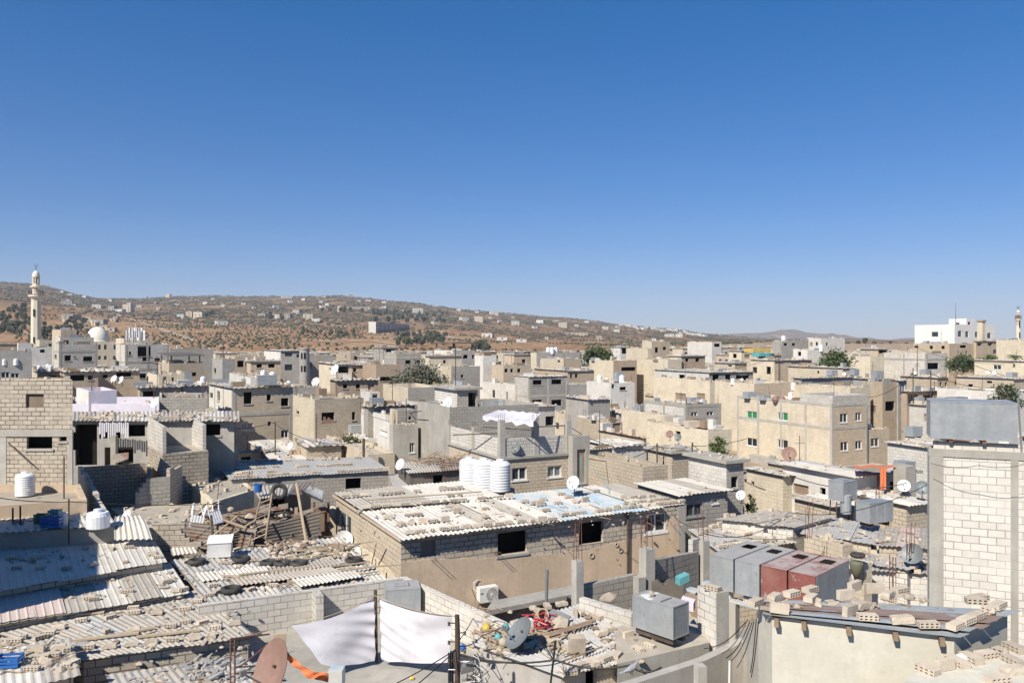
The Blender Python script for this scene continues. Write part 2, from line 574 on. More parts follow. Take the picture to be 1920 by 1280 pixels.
town = tmix(trange(tnoise(.3), .4, .6), (.36, .29, .21), (.27, .21, .15))
c = tmix(far, soil, scrub)
c = tmix(trange(sx.outputs['Y'], 380, 440), town, c)
L(c, bs.inputs['Base Color'])
M['terrain'] = m
g = single('ground', mb, m, 'dusty ground under the town rising into brown terraced hills', 'ground', None, 'structure', True, V((0, 0, 0)))

def hill_at(X, y):
    """depth at which the hillside shows at photo point (X, y)"""
    lo_, hi_ = 380.0, 2600.0
    for _ in range(40):
        m_ = (lo_ + hi_) / 2
        if 640 - (terrain_z(X, m_) - CZ) * F / m_ > y:
            lo_ = m_
        else:
            hi_ = m_
    return lo_

# haze: the air between the camera and the hills
hb = MB()
hb.obox((-9000, -60, -12), (18000, 0, 0), (0, 7300, 0), (0, 0, 420))
hm = bpy.data.materials.new('haze')
hm.use_nodes = True
hm.node_tree.nodes.remove(hm.node_tree.nodes['Principled BSDF'])
pv = hm.node_tree.nodes.new('ShaderNodeVolumePrincipled')
pv.inputs['Color'].default_value = (.80, .87, 1.0, 1)
pv.inputs['Density'].default_value = .0001
pv.inputs['Anisotropy'].default_value = 0
hm.node_tree.links.new(pv.outputs[0], hm.node_tree.nodes['Material Output'].inputs['Volume'])
single('haze', hb, hm, 'thin blue haze over the far hills', 'haze', None, 'stuff', loc=V((0, 0, 0)))

# ---------------------------------------------------------------- hillside trees and houses
def wood_tree(R, tall=1.0, squat=1.0, n=46, dark=0):
    """small far tree: trunk and a crown of leaf clumps"""
    def make():
        r = random.Random(R)
        t = thing('hillside_tree', 'tree', 'tree')
        b = MB()
        b.tube([(0, 0, -1.0), (0, 0, 2.2 * tall)], .25, 5)
        part('trunk', b, M['bark'], t)
        b = MB()
        for i in range(n):
            a, q = r.random() * 6.28, r.random() ** .5
            h = r.uniform(-.9, 1)
            k = math.sqrt(max(0, 1 - h * h))
            s = r.uniform(.5, 1.0)
            b.blob((math.cos(a) * q * k * 2.6 * squat, math.sin(a) * q * k * 2.6 * squat, 3.6 * tall + h * 2.4 * tall), s, s, s * .9, 0, .4, r)
        part('crown', b, M['hill_leaf'], t)
        return t
    return make

GROVES = [
    # x0, x1, y0, y1, n, size, label
    (700, 800, 585, 606, 44, .85, 'dark tree in the grove above the long school block on the hill'),
    (600, 690, 574, 590, 16, .8, 'dark tree in the grove below the middle hilltop'),
    (782, 842, 585, 606, 16, .85, 'dark tree at the right end of the grove by the hillside school'),
    (740, 840, 628, 650, 50, .72, 'green pine in the plantation below the long school block'),
    (560, 672, 620, 634, 22, .6, 'green bush like tree in the row across the bare brown slope'),
    (0, 58, 582, 628, 42, .85, 'dark green tree in the wood left of the tall minaret'),
    (76, 165, 604, 640, 30, .8, 'green tree in the wood right of the tall minaret'),
    (498, 545, 590, 601, 7, .8, 'dark tree among the small hillside houses left of the bare slope'),
    (372, 400, 588, 600, 6, .8, 'dark tree around the tan hillside villas above the orchard'),
    (890, 930, 652, 664, 10, .7, 'low green tree at the edge of the far town below the bare slope'),
    (1500, 1700, 628, 638, 14, .55, 'dark tree on the low skyline right of the blue far hill'),
]
gi = 0
for x0, x1, y0, y1, n, s, lab in GROVES:
    for i in range(n):
        X, y = RND.uniform(x0, x1), RND.uniform(y0, y1)
        if x0 == 1500:
            d = RND.uniform(380, 620)
            loc = V(((X - 960) / F * d, d, CZ - (y - 640) / F * d - 5.5))
        else:
            d = hill_at(X, y)
            loc = V(((X - 960) / F * d, d, terrain_z(X, d)))
        k = s * RND.uniform(.75, 1.3) * (1.0 if d < 900 else 1.35)
        place('wood%d' % (gi % 3), wood_tree(gi % 3), lab, loc, RND.random() * 6, (k, k, k * RND.uniform(.9, 1.25)), 'trees: ' + lab.split(' in the ')[-1].split(' at the ')[-1])
        gi += 1

# orchard rows and scrub, far too many to count
mb = MB()
r = random.Random(3)
for d in range(450, 1100, 8):
    for x in range(int(-.62 * d), int(.30 * d), 7):
        X = 960 + x / d * F
        dens = noise.noise(V((x * .008, d * .006, 3))) + .5 * noise.noise(V((x * .03, d * .02, 7)))
        lim = -.16 if X < 560 else -.02
        if X < 300 and d < 700:
            lim = .0
        if dens < lim or r.random() < .25:
            continue
        xx, dd = x + r.uniform(-2, 2), d + r.uniform(-2.5, 2.5)
        s = r.uniform(.5, 1.25)
        mb.blob((xx, dd, terrain_z(X, dd) + s * .7), s, s, s * .9, 0, .3, r)
single('orchard_trees', mb, M['hill_leaf'], 'rows of small olive trees dotted over the brown slopes', 'orchard', None, 'stuff', loc=V((0, 0, 0)))
mb = MB()
for i in range(21000):
    d = 1020 + 1650 * r.random() ** .8
    X = r.uniform(-150, 1500)
    x = (X - 960) / F * d
    dens = noise.noise(V((x * .005, d * .004, 13))) + .6 * noise.noise(V((x * .02, d * .014, 17)))
    if dens < r.uniform(-.35, .2):
        continue
    s = r.uniform(.9, 2.7) * (.75 if X > 900 else 1)
    mb.blob((x, d, terrain_z(X, d) + s * .6), s * 1.5, s, s * .75, 0, .35, r)
single('hill_scrub', mb, M['hill_leaf_far'], 'grey green scrub and trees covering the far hills', 'scrub', None, 'stuff', loc=V((0, 0, 0)))

def hill_house(X, y, wp, hp, mk, lab, group='small houses scattered over the hills', depth=None, yaw=None):
    d = depth or hill_at(X, y)
    wd, ht = wp * d / F, hp * d / F
    x = (X - 960) / F * d
    base = V((x, d, terrain_z(X, d)))
    t = thing('hillside_house', lab, 'house', base, group)
    yw = math.radians(yaw if yaw is not None else RND.uniform(-15, 35))
    b = MB()
    dp = max(6, min(wd, 14))
    b.box(base - UP * 4, wd, dp, ht + 4, yw)
    part('wall', b, M[mk], t)
    b = MB()
    b.box(base + UP * ht, wd + .6, dp + .6, .35, yw)
    part('roof', b, M['white' if mk != 'grey' else 'concrete'], t)
    u = V((math.cos(yw), math.sin(yw), 0)); q = V((u.y, -u.x, 0))
    n = max(1, int(wd / 5))
    for s in range(max(1, int(ht / 3.4))):
        for i in range(n):
            c = base + u * (wd * ((i + .5) / n - .5)) + q * (dp / 2 + .03) + UP * (s * 3.2 + 1)
            b = MB()
            b.obox(c - u * .8 - q * .2, u * 1.6, q * .22, UP * min(1.4, ht * .4))
            part('window', b, M['glass'], t)
    return t

HH = [
    (134, 599, 24, 9, 'grey', 'dark roofed low block on the slope right of the minaret'), (165, 601, 12, 8, 'cream', 'cream house beside the dark roofed block on the left slope'),
    (190, 607, 16, 8, 'grey', 'grey house in the gully above the mosque dome'), (126, 570, 18, 6, 'grey', 'long pale building high on the left hillside'),
    (182, 577, 15, 6, 'white', 'white low house on the left hill above the track'), (212, 583, 12, 9, 'grey', 'pale grey house beside the tall hillside block'),
    (226, 586, 14, 6, 'white', 'white shed left of the tall hillside block'), (241, 585, 15, 14, 'cream', 'tall square cream block alone on the left hill'),
    (338, 597, 12, 8, 'white', 'white house at the left of the hillside villas'), (356, 594, 11, 10, 'cream', 'cream flat roofed villa among dark trees above the orchard'),
    (373, 597, 16, 12, 'cream', 'larger cream villa among dark trees above the orchard'), (415, 609, 20, 7, 'white', 'white sheds right of the hillside villas'),
    (386, 570, 8, 4, 'white', 'white house near the skyline above the hillside villas'), (316, 556, 8, 5, 'cream', 'tiny cream house on the skyline left of centre'),
    (492, 594, 14, 6, 'grey', 'grey house at the left end of the bare slope'), (520, 598, 12, 8, 'white', 'white house behind dark trees left of the bare slope'),
    (541, 598, 12, 9, 'grey', 'grey house at the top left of the bare slope'), (558, 588, 14, 7, 'grey', 'grey terraced house above the bare slope'),
    (577, 599, 17, 10, 'cream', 'cream terraced house above the bare slope'), (592, 605, 14, 8, 'white', 'white house with sheds at the top of bare slope'),
    (537, 559, 18, 4, 'white', 'long white house on the skyline left of the hilltop'), (517, 577, 9, 4, 'white', 'small white house below the left skyline'),
    (637, 583, 7, 9, 'cream', 'narrow cream house beside the hilltop grove'), (668, 581, 40, 6, 'tan', 'long tan hall below the middle hilltop'),
    (656, 556, 10, 4, 'white', 'white house on top of the middle hill'), (673, 567, 8, 4, 'white', 'small white house just below the hilltop'),
    (783, 586, 18, 8, 'white', 'white house above the right end of the grove'), (690, 566, 10, 4, 'cream', 'cream house right of the hilltop'),
    (816, 611, 12, 8, 'tan', 'orange tan house at the top of the bare right slope'), (870, 601, 14, 6, 'white', 'white house with annex right of the grove'),
    (898, 603, 16, 9, 'cream', 'cream house in scrub right of the grove'), (926, 590, 15, 6, 'white', 'white house under the right skyline'),
    (915, 632, 20, 7, 'white', 'white house on the bare slope right of the plantation'), (941, 638, 18, 6, 'white', 'low white barn on the bare slope'),
    (966, 609, 14, 7, 'white', 'white twin roofed house on the right hillside'), (1013, 606, 13, 6, 'white', 'white house on the crest right of centre'),
    (977, 641, 18, 5, 'white', 'white long house above the right olive terraces'), (1055, 613, 15, 8, 'cream', 'cream house with wings on the right hillside'),
    (1156, 622, 9, 5, 'white', 'white house on the low right crest'), (1080, 628, 42, 4, 'tan', 'long tan terrace wall house on right hillside'),
    (1025, 636, 6, 4, 'white', 'tiny white hut among right olive terraces'), (1123, 637, 10, 7, 'tan', 'tan house low on the right hillside'),
    (1255, 631, 14, 5, 'white', 'white hall right of the crest village'), (1273, 632, 12, 6, 'white', 'white barn below the crest village'),
    (1135, 617, 9, 5, 'white', 'white house above the terrace wall house'), (1100, 606, 9, 4, 'white', 'white cottage on the right crest'),
    (1226, 640, 8, 5, 'white', 'white house at the foot of the crest village'), (860, 583, 8, 4, 'white', 'white cottage on the skyline right of the grove'),
]
for a in HH:
    hill_house(*a)
for i in range(26):
    X = 1165 + i * 6.2 + RND.uniform(-3, 3)
    hill_house(X, interp(SKYL, X) + RND.uniform(1.5, 6), RND.uniform(4, 8), RND.uniform(3, 4.5), 'white', 'tiny white house in the village along the right crest', 'houses of the crest village')
for i in range(40):
    X = RND.choice([RND.uniform(80, 480), RND.uniform(850, 1160), RND.uniform(500, 760)])
    y = interp(SKYL, X) + RND.uniform(3, 26)
    hill_house(X, y, RND.uniform(5, 9), RND.uniform(3, 4.5), RND.choice(['white', 'cream', 'white']), 'tiny pale house dotted high on the scrub covered hill', 'tiny pale houses high on the hill')
for i in range(16):
    X, y = RND.uniform(125, 300), RND.uniform(598, 634)
    hill_house(X, y, RND.uniform(7, 14), RND.uniform(4.5, 7), RND.choice(['tan', 'grey', 'white', 'cream']), 'small pale house in the gully on the slope beside the mosque dome', 'small houses in the gully beside the mosque')
# dirt tracks over the slopes
for lab, pts, w_ in (('pale dirt track running diagonally down the near left slope', [(196, 583), (225, 592), (262, 604), (300, 617), (345, 632), (372, 642)], 3.5), ('thin dirt track along the top of the bare slope', [(300, 606), (360, 611), (420, 609), (470, 606)], 4), ('pale terrace track across the bare centre slope', [(500, 634), (560, 637), (630, 642), (700, 640), (760, 647)], 5), ('dirt track below the hillside school', [(690, 627), (740, 630), (800, 622), (850, 634), (900, 640)], 5)):
    q = []
    for (xa, ya), (xb, yb) in zip(pts, pts[1:]):
        for k in range(8):
            X, y = xa + (xb - xa) * k / 8, ya + (yb - ya) * k / 8
            d = hill_at(X, y)
            q.append(V(((X - 960) / F * d, d, 0)))
    b = MB()
    rows = []
    for i, p in enumerate(q):
        e = (q[min(i + 1, len(q) - 1)] - q[max(0, i - 1)]).normalized()
        n_ = V((-e.y, e.x, 0))
        row = []
        for s in (-1, -.33, .33, 1):
            c = p + n_ * s * w_ * RND.uniform(.7, 1.1)
            row.append((c.x, c.y, terrain_z(960 + c.x / c.y * F, c.y) + .35))
        rows.append(row)
    b.grid(rows)
    single('dirt_track', b, M['track'], lab, 'track', None, 'structure')
# the long school block
d = hill_at(703, 624)
a_, b_ = P(705, 612, d), P(768, 614, d * 1.16)
u = (b_ - a_); u.z = 0; ln = u.length; u.normalize(); q = V((-u.y, u.x, 0))
base = V((a_.x, a_.y, terrain_z(703, d) - 4))
top = zat(604, d)
t = thing('school_block', 'long grey block with white end wall below the dark grove', 'school', base)
b = MB(); b.obox(base, u * ln, q * 8, UP * (top - base.z)); part('wall', b, M['grey'], t)
b = MB(); b.obox(base - u * .4, u * .35, q * 8, UP * (top - base.z + .4)); part('end_wall', b, M['white'], t)
b = MB(); b.obox(base + UP * (top - base.z) - q * .4, u * (ln + .4), q * 9, UP * .5); part('roof', b, M['white'], t)
for s in range(3):
    for i in range(9):
        b = MB(); b.obox(base + u * (ln * (i + .3) / 9) - q * .05 + UP * (top - base.z - 3 - s * 3.3), u * (ln / 9 * .5), q * .2, UP * 1.6); part('window', b, M['glass'], t)
# ---------------------------------------------------------------- houses
ALLH = []
BLOCKS = []      # hollow blocks lying on roofs: pos, yaw, row, roof, tilt
LUMPS = []       # stones and rubble on far roofs

def ray_face(x, y, p, q):
    """photo point on the vertical plane through p, q: (distance along p to q, height)"""
    rx, rz = (x - 960) / F, -(y - 640) / F
    dx, dy = q[0] - p[0], q[1] - p[1]
    L_ = math.hypot(dx, dy)
    dx, dy = dx / L_, dy / L_
    # t*(rx,1) = p + u*(dx,dy)
    det = rx * -dy + dx
    t = (p[0] * -dy + dx * p[1]) / det
    u = (rx * p[1] - p[0]) / det if abs(det) > 1e-9 else 0
    u = (t * rx - p[0]) * dx + (t - p[1]) * dy
    return u, CZ + t * rz

def corner_fp(xl, xc, xr, d, yaw=None, dep=None, depL=None):
    cx = (xc - 960) / F * d
    a = math.radians(yaw) if yaw is not None else max(math.radians(26), math.atan2(960 - xc, F) + math.radians(9))
    u = V((math.cos(a), math.sin(a))); v = V((-u.y, u.x))
    C = V((cx, d))
    def reach(X, w):
        k = (X - 960) / F
        return (C.x - k * C.y) / (k * w.y - w.x)
    R = reach(xr, u) if xr is not None and xr > xc + 1 else None
    Lg = reach(xl, v) if xl is not None and xl < xc - 1 else None
    if R is None or R < 0:
        R = 7
    if Lg is None or Lg < 0:
        Lg = 7
    R = dep if dep and (xr is None or xr <= xc + 1) else R
    Lg = depL if depL else Lg
    R, Lg = min(R, 45), min(Lg, 45)
    return [C, C + u * R, C + u * R + v * Lg, C + v * Lg]

def face_mesh(b, p, q, zb, zp, zq, rects, m=0, rev=.16):
    """wall face with window holes and reveals; outside is right of p to q"""
    p, q = V((p[0], p[1], 0)), V((q[0], q[1], 0))
    L_ = (q - p).length
    u = (q - p) / L_
    n = V((u.y, -u.x, 0))
    zt = min(zp, zq)
    us = sorted({0, L_} | {r[0] for r in rects} | {r[1] for r in rects})
    zs = sorted({zb, zt} | {r[2] for r in rects} | {r[3] for r in rects})
    at = lambda a, z: p + u * a + UP * z
    for i in range(len(us) - 1):
        for j in range(len(zs) - 1):
            a, c, e, f = us[i], us[i + 1], zs[j], zs[j + 1]
            mu, mz = (a + c) / 2, (e + f) / 2
            if any(r[0] < mu < r[1] and r[2] < mz < r[3] for r in rects):
                continue
            b.face([at(a, e), at(c, e), at(c, f), at(a, f)], m)
    if abs(zp - zq) > 1e-4:
        b.face([at(0, zt), at(L_, zt), at(L_, zq), at(0, zp)] if zp > zt and zq > zt else ([at(0, zt), at(L_, zt), at(L_, zq)] if zq > zt else [at(0, zt), at(L_, zt), at(0, zp)]), m)
    for a, c, e, f in [r[:4] for r in rects]:
        i = -n * rev
        for s, t in ((at(a, e), at(c, e)), (at(c, e), at(c, f)), (at(c, f), at(a, f)), (at(a, f), at(a, e))):
            b.face([s, t, t + i, s + i], m)

def window(par, p, q, rect, kind, rev=.16, detail=True):
    p, q = V((p[0], p[1], 0)), V((q[0], q[1], 0))
    u = (q - p).normalized()
    n = V((u.y, -u.x, 0))
    a, c, e, f = rect[:4]
    at = lambda s, z, k: p + u * s + UP * z + n * k
    b = MB()
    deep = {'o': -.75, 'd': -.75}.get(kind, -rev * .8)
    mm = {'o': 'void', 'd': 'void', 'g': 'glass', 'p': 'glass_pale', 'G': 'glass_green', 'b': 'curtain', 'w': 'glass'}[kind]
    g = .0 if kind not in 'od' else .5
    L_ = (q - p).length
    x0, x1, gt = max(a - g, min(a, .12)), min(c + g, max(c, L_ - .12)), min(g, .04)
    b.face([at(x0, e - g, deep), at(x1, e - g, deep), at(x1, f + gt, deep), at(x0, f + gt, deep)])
    w_ = part('window', b, M[mm], par)  # open kinds get a dark pane painting the unlit room
    if detail and kind in 'gpGw' :
        b = MB()
        t = min(.07, (c - a) * .09)
        k0 = -rev * .8 + .005
        for s0, s1, z0, z1 in ((a, a + t, e, f), (c - t, c, e, f), (a + t, c - t, e, e + t), (a + t, c - t, f - t, f), ((a + c) / 2 - t / 2, (a + c) / 2 + t / 2, e + t, f - t)):
            b.obox(at(s0, z0, k0), u * (s1 - s0), n * .05, UP * (z1 - z0))
        b.obox(at(a - .06, e - .08, -.02), u * (c - a + .12), n * .07, UP * .078)
        part('frame', b, M['frame_grey' if kind == 'g' and RND.random() < .2 else 'frame_white'], w_)
    elif detail and kind in 'ob' and RND.random() < .6:
        b = MB()
        b.obox(at(a - .08, e - .1, -.03), u * (c - a + .16), n * .09, UP * .098)
        part('sill', b, M['concrete'], w_)
    return w_

def inset(fp, t):
    out = []
    n = len(fp)
    for k in range(n):
        p, c, q = V(fp[k - 1][:2]), V(fp[k][:2]), V(fp[(k + 1) % n][:2])
        e1, e2 = (c - p).normalized(), (q - c).normalized()
        n1, n2 = V((-e1.y, e1.x)), V((-e2.y, e2.x))
        s = (n1 + n2)
        out.append(c + s * (t / max(.3, 1 + n1.dot(n2))))
    return out

def sheet(name, c00, c10, c11, c01, mats, par, wl=.2, amp=.022, panel=.9, ragged=.08, rnd=RND, label=None, wts=None, lift=0.0, bow=0.0, rib=False):
    """corrugated roof; waves run across c00 to c10, ridges along c00 to c01"""
    b = MB()
    c00, c10, c11, c01 = map(V, (c00, c10, c11, c01))
    wide = max((c10 - c00).length, (c11 - c01).length)
    nrm = (c10 - c00).cross(c01 - c00).normalized()
    if nrm.z < 0:
        nrm = -nrm
    npan = max(1, round(wide / panel))
    mats = mats if isinstance(mats, (list, tuple)) else [mats]
    per = max(3, int(wide / npan / wl * (8 if rib else 5)))
    for k in range(npan):
        mi = rnd.choices(range(len(mats)), wts)[0] if len(mats) > 1 else 0
        off = rnd.uniform(-.012, .012) + (k % 2) * .014 + lift
        r0, r1 = rnd.uniform(-ragged, ragged * .4), rnd.uniform(-ragged * .4, ragged)
        ph = rnd.random()
        tilt = rnd.uniform(-.012, .012)
        s0, s1 = k / npan, (k + 1.06) / npan if k < npan - 1 else 1.0
        rows = []
        ln = (c01 - c00).length
        for j in range(6):
            t = (r0 + (ln + r1 - r0) * j / 5) / ln
            row = []
            for i in range(per + 1):
                s = s0 + (s1 - s0) * i / per
                p = (c00 * (1 - s) + c10 * s) * (1 - t) + (c01 * (1 - s) + c11 * s) * t
                cw = math.cos(2 * math.pi * s * wide / wl)
                h = off + amp * ((max(0, cw) ** 3) * 1.6 if rib else cw) + tilt * (j - 2.5) / 2.5 - bow * 4 * t * (1 - t) + .012 * noise.noise(V((p.x * 1.3, p.y * 1.3, k)))
                row.append(p + nrm * h)
            rows.append(row)
        b.grid(rows, mi)
    if par is None:
        return b
    return part(name, b, [M[x] for x in mats], par, label)

def flat_slab(name, fp, zs, th, mk, par, over=0.0):
    pts = inset(fp, -over) if over else fp
    b = MB()
    n = len(pts)
    top = [V((p[0], p[1], z)) for p, z in zip(pts, zs)]
    bot = [t - UP * th for t in top]
    b.face(top)
    b.face(bot[::-1])
    for k in range(n):
        j = (k + 1) % n
        b.face([bot[k], bot[j], top[j], top[k]])
    return part(name, b, M[mk], par)

def lumps(fp, zs, n_edge, n_in, smin=.12, smax=.28, hb=.22):
    """rubble and blocks holding a far roof down"""
    pts = [V((p[0], p[1], z)) for p, z in zip(fp, zs)]
    n = len(pts)
    q0 = len(LUMPS)
    for k in range(n):
        p, q = pts[k], pts[(k + 1) % n]
        yaw = math.atan2(q.y - p.y, q.x - p.x)
        L_ = (q - p).length
        for i in range(int(L_ * n_edge)):
            if RND.random() < .75:
                c = p + (q - p) * RND.random()
                LUMPS.append((c, yaw + RND.uniform(-.3, .3), RND.uniform(.25, .42), RND.uniform(.15, .25), RND.uniform(smin, smax)))
    if pts[0].y > 50 and n_edge > .25:
        for k in range(n):
            p, q = pts[k], pts[(k + 1) % n]
            if RND.random() < .7 and (q - p).length > 2:
                s = RND.uniform(.1, .9)
                LUMPS.append((p + (q - p) * s, math.atan2(q.y - p.y, q.x - p.x), RND.uniform(.6, min(2.6, (q - p).length * .5)), .2, RND.choice((.2, .2, .4))))
    for i in range(n_in):
        s, t = RND.uniform(.08, .92), RND.uniform(.08, .92)
        c = (pts[0] * (1 - s) + pts[1] * s) * (1 - t) + (pts[3] * (1 - s) + pts[2] * s) * t
        if pts[0].y > 62 and RND.random() < .2:
            LUMPS.append((c, RND.uniform(.3, .7), RND.uniform(.4, 1.4), RND.uniform(.3, .9), RND.uniform(.25, .8)))
        else:
            LUMPS.append((c, RND.random() * 3, RND.uniform(.2, .45), RND.uniform(.15, .3), RND.uniform(.1, .24)))
    if pts[0].y < 62:
        for k in range(q0, len(LUMPS)):
            c, a, b_, d_, e_ = LUMPS[k]
            f_ = RND.uniform(.35, .8)
            LUMPS[k] = (c, a, b_ * (f_ if b_ < .5 else 1), d_ * f_, e_ * f_)

def house(label, fp, zt, zb, mk, wins=(), roof='flat', par_h=.35, name='house', cat='house', group=None, frame=False, floors=(), over=.25, rmats=None, detail=True,
          nlump=None, facemat=None, drop=0.0, cols=False, auto=0):
    base = V((fp[0][0], fp[0][1], zb))
    ALLH.append((fp, max(zt) if isinstance(zt, (list, tuple)) else zt, (max(zt) if isinstance(zt, (list, tuple)) else zt) - (par_h if roof == 'flat' else -.12)))
    t = thing(name, label, cat, base, group)
    zs = list(zt) if isinstance(zt, (list, tuple)) else [zt] * len(fp)
    if drop:
        zs[2] -= drop; zs[3] -= drop
    rl = {k: [] for k in range(len(fp))}
    for w_ in wins:
        if len(w_) == 6:
            k, ww = w_[0], w_[1:]
        else:
            k, ww = None, w_
        x0, y0, x1, y1, kd = ww
        if k is None:
            xc = 960 + fp[0][0] / fp[0][1] * F
            k = len(fp) - 1 if (x0 + x1) / 2 < xc else 0
        p, q = fp[k], fp[(k + 1) % len(fp)]
        u0, za = ray_face(x0, (y0 + y1) / 2, p, q)
        u1, _ = ray_face(x1, (y0 + y1) / 2, p, q)
        um = (x0 + x1) / 2
        _, z1 = ray_face(um, y0, p, q)
        _, z0 = ray_face(um, y1, p, q)
        L_ = math.hypot(q[0] - p[0], q[1] - p[1])
        u0, u1 = max(.08, min(u0, u1)), min(L_ - .08, max(u0, u1))
        z1 = min(z1, min(zs[k], zs[(k + 1) % len(fp)]) - .06)
        if u1 - u0 > .12 and z1 - z0 > .12:
            rl[k].append((u0, u1, z0, z1, kd))
    if auto:
        for k in (0, len(fp) - 1):
            p, q = fp[k], fp[(k + 1) % len(fp)]
            L_ = math.hypot(q[0] - p[0], q[1] - p[1])
            n = min(auto, int(L_ / 2.2))
            zz = min(zs) - par_h - 2.0
            for i in range(n):
                if RND.random() < .75:
                    c = L_ * (i + .5 + RND.uniform(-.2, .2)) / n
                    s = RND.uniform(.35, .65)
                    rl[k].append((c - s, c + s, zz + RND.uniform(-.1, .2), zz + RND.uniform(1.0, 1.4), RND.choice('ogob')))
    b = MB()
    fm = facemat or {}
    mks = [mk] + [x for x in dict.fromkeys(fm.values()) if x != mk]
    for k in range(len(fp)):
        j = (k + 1) % len(fp)
        ok = []
        for r_ in rl[k]:
            if not any(r_[0] < o[1] and o[0] < r_[1] and r_[2] < o[3] and o[2] < r_[3] for o in ok):
                ok.append(r_)
        rl[k] = ok
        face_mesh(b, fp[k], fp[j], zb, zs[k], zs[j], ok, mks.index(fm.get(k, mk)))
    if roof == 'flat' and par_h > 0:
        ins = inset(fp, .18)
        n = len(fp)
        for k in range(n):
            j = (k + 1) % n
            A, B_ = V((fp[k][0], fp[k][1], zs[k])), V((fp[j][0], fp[j][1], zs[j]))
            C, D = V((ins[j][0], ins[j][1], zs[j])), V((ins[k][0], ins[k][1], zs[k]))
            b.face([A, B_, C, D])
            b.face([D, C, C - UP * (par_h + .02), D - UP * (par_h + .02)])
    part('wall', b, [M[x] for x in mks], t)
    for k in rl:
        for r_ in rl[k]:
            window(t, fp[k], fp[(k + 1) % len(fp)], r_, r_[4], detail=detail)
    if roof == 'flat':
        zz = [z - par_h for z in zs]
        b = MB()
        b.face([V((p[0], p[1], z)) for p, z in zip(inset(fp, .17 if par_h > 0 else -.001), zz)])
        part('roof', b, M[(rmats or ['slab'])[0]], t)
        if par_h <= .01:
            pass
    elif roof == 'slab':
        flat_slab('roof', fp, [z + .16 for z in zs], .16, (rmats or ['concrete'])[0], t, over)
    elif roof == 'sheet':
        o = inset(fp, -over)
        q = [V((p[0], p[1], z + .05)) for p, z in zip(o, zs)]
        sheet('roof', q[0], q[1], q[2], q[3], rmats or ['sheet_dust', 'sheet_white', 'sheet_grey'], t, wl=.25 if fp[0][1] < 60 else .5, amp=.025 if fp[0][1] < 60 else .035, panel=1.0 if fp[0][1] < 70 else 2.0)
    if roof == 'flat' and 38 < fp[0][1] < 115 and nlump and nlump[0] > .05 and RND.random() < .7:
        for q_ in inset(fp, .3)[:4]:
            if RND.random() < .6:
                for i_ in range(RND.choice((2, 3, 4))):
                    p_ = V((q_[0] + RND.uniform(-.12, .12), q_[1] + RND.uniform(-.12, .12), min(zs) - par_h))
                    b = MB()
                    b.tube([p_, p_ + V((RND.uniform(-.12, .12), RND.uniform(-.12, .12), RND.uniform(.6, 1.3) + par_h))], .013, 4)
                    part('starter_bar', b, M['iron_red'], t)
    if nlump:
        lumps(inset(fp, .1 if roof == 'flat' else -over * .4), [z + (.0 if roof == 'flat' else .16 if roof == 'slab' else .08) for z in zs], nlump[0], nlump[1])
    if frame:
        b = MB()
        cs = [fp[0], fp[1], fp[3]]
        h0, h1 = zb, min(zs)
        a = (V(fp[1]) - V(fp[0])).normalized(); c_ = V((-a.y, a.x))
        aw = V((a.x, a.y, 0)); cw = V((c_.x, c_.y, 0))
        w0 = .32
        nR = max(1, round((V(fp[1]) - V(fp[0])).length / 4)); nL = max(1, round((V(fp[3]) - V(fp[0])).length / 4))
        R_, L_ = (V(fp[1]) - V(fp[0])).length, (V(fp[3]) - V(fp[0])).length
        o = V((fp[0][0], fp[0][1], zb))
        H = h1 - zb
        for i in range(1, nR + 1):
            s = min(R_ * i / nR, R_ - w0 * .5) - w0 / 2
            b.obox(o + aw * s - cw * .025, aw * w0, cw * .06, UP * H)
        b.obox(o - aw * .025 - cw * .026, aw * w0, cw * w0, UP * H)
        for i in range(1, nL + 1):
            s = min(L_ * i / nL, L_ - w0 * .5) - w0 / 2
            b.obox(o + cw * s - aw * .025, aw * .06, cw * w0, UP * H)
        for z in floors or (h1 - 3.3,):
            b.obox(o + UP * (z - zb) - aw * .03 - cw * .031, aw * (R_ + .03), cw * .09, UP * .32)
            b.obox(o + UP * (z - zb) - aw * .031 - cw * .03, aw * .09, cw * (L_ + .03), UP * .32)
        part('concrete_frame', b, M['concrete'], t)
    return t

# ---------------------------------------------------------------- small objects
def make_poly_tank():
    t = thing('water_tank', 'tank', 'water tank')
    b = MB()
    prof = [(0, 0), (.53, 0), (.55, .04)]
    for i in range(9):
        z = .08 + i * .145
        prof += [(.55, z), (.535, z + .035), (.535, z + .06), (.55, z + .095)]
    prof += [(.55, 1.40), (.52, 1.46), (.40, 1.56), (.22, 1.60), (0, 1.60)]
    b.lathe((0, 0, 0), prof, 28)
    part('body', b, M['plastic_white'], t, smooth=False)
    b = MB(); b.lathe((0, 0, 1.6), [(.21, -.02), (.21, .06), (.18, .09), (0, .09)], 16); part('lid', b, M['plastic_white'], t)
    b = MB(); b.tube([(.5, 0, .1), (.66, 0, .1), (.66, 0, -.3)], .025, 6); part('outlet_pipe', b, M['frame_grey'], t)
    return t

def make_far_tank():
    t = thing('water_tank', 'tank', 'water tank')
    b = MB(); b.lathe((0, 0, 0), [(0, 0), (.55, 0), (.55, 1.35), (.46, 1.5), (0, 1.6)], 12); part('body', b, M['plastic_white'], t)
    b = MB(); b.lathe((0, 0, 1.58), [(.21, -.05), (.21, .09), (0, .09)], 10); part('lid', b, M['plastic_white'], t)
    return t

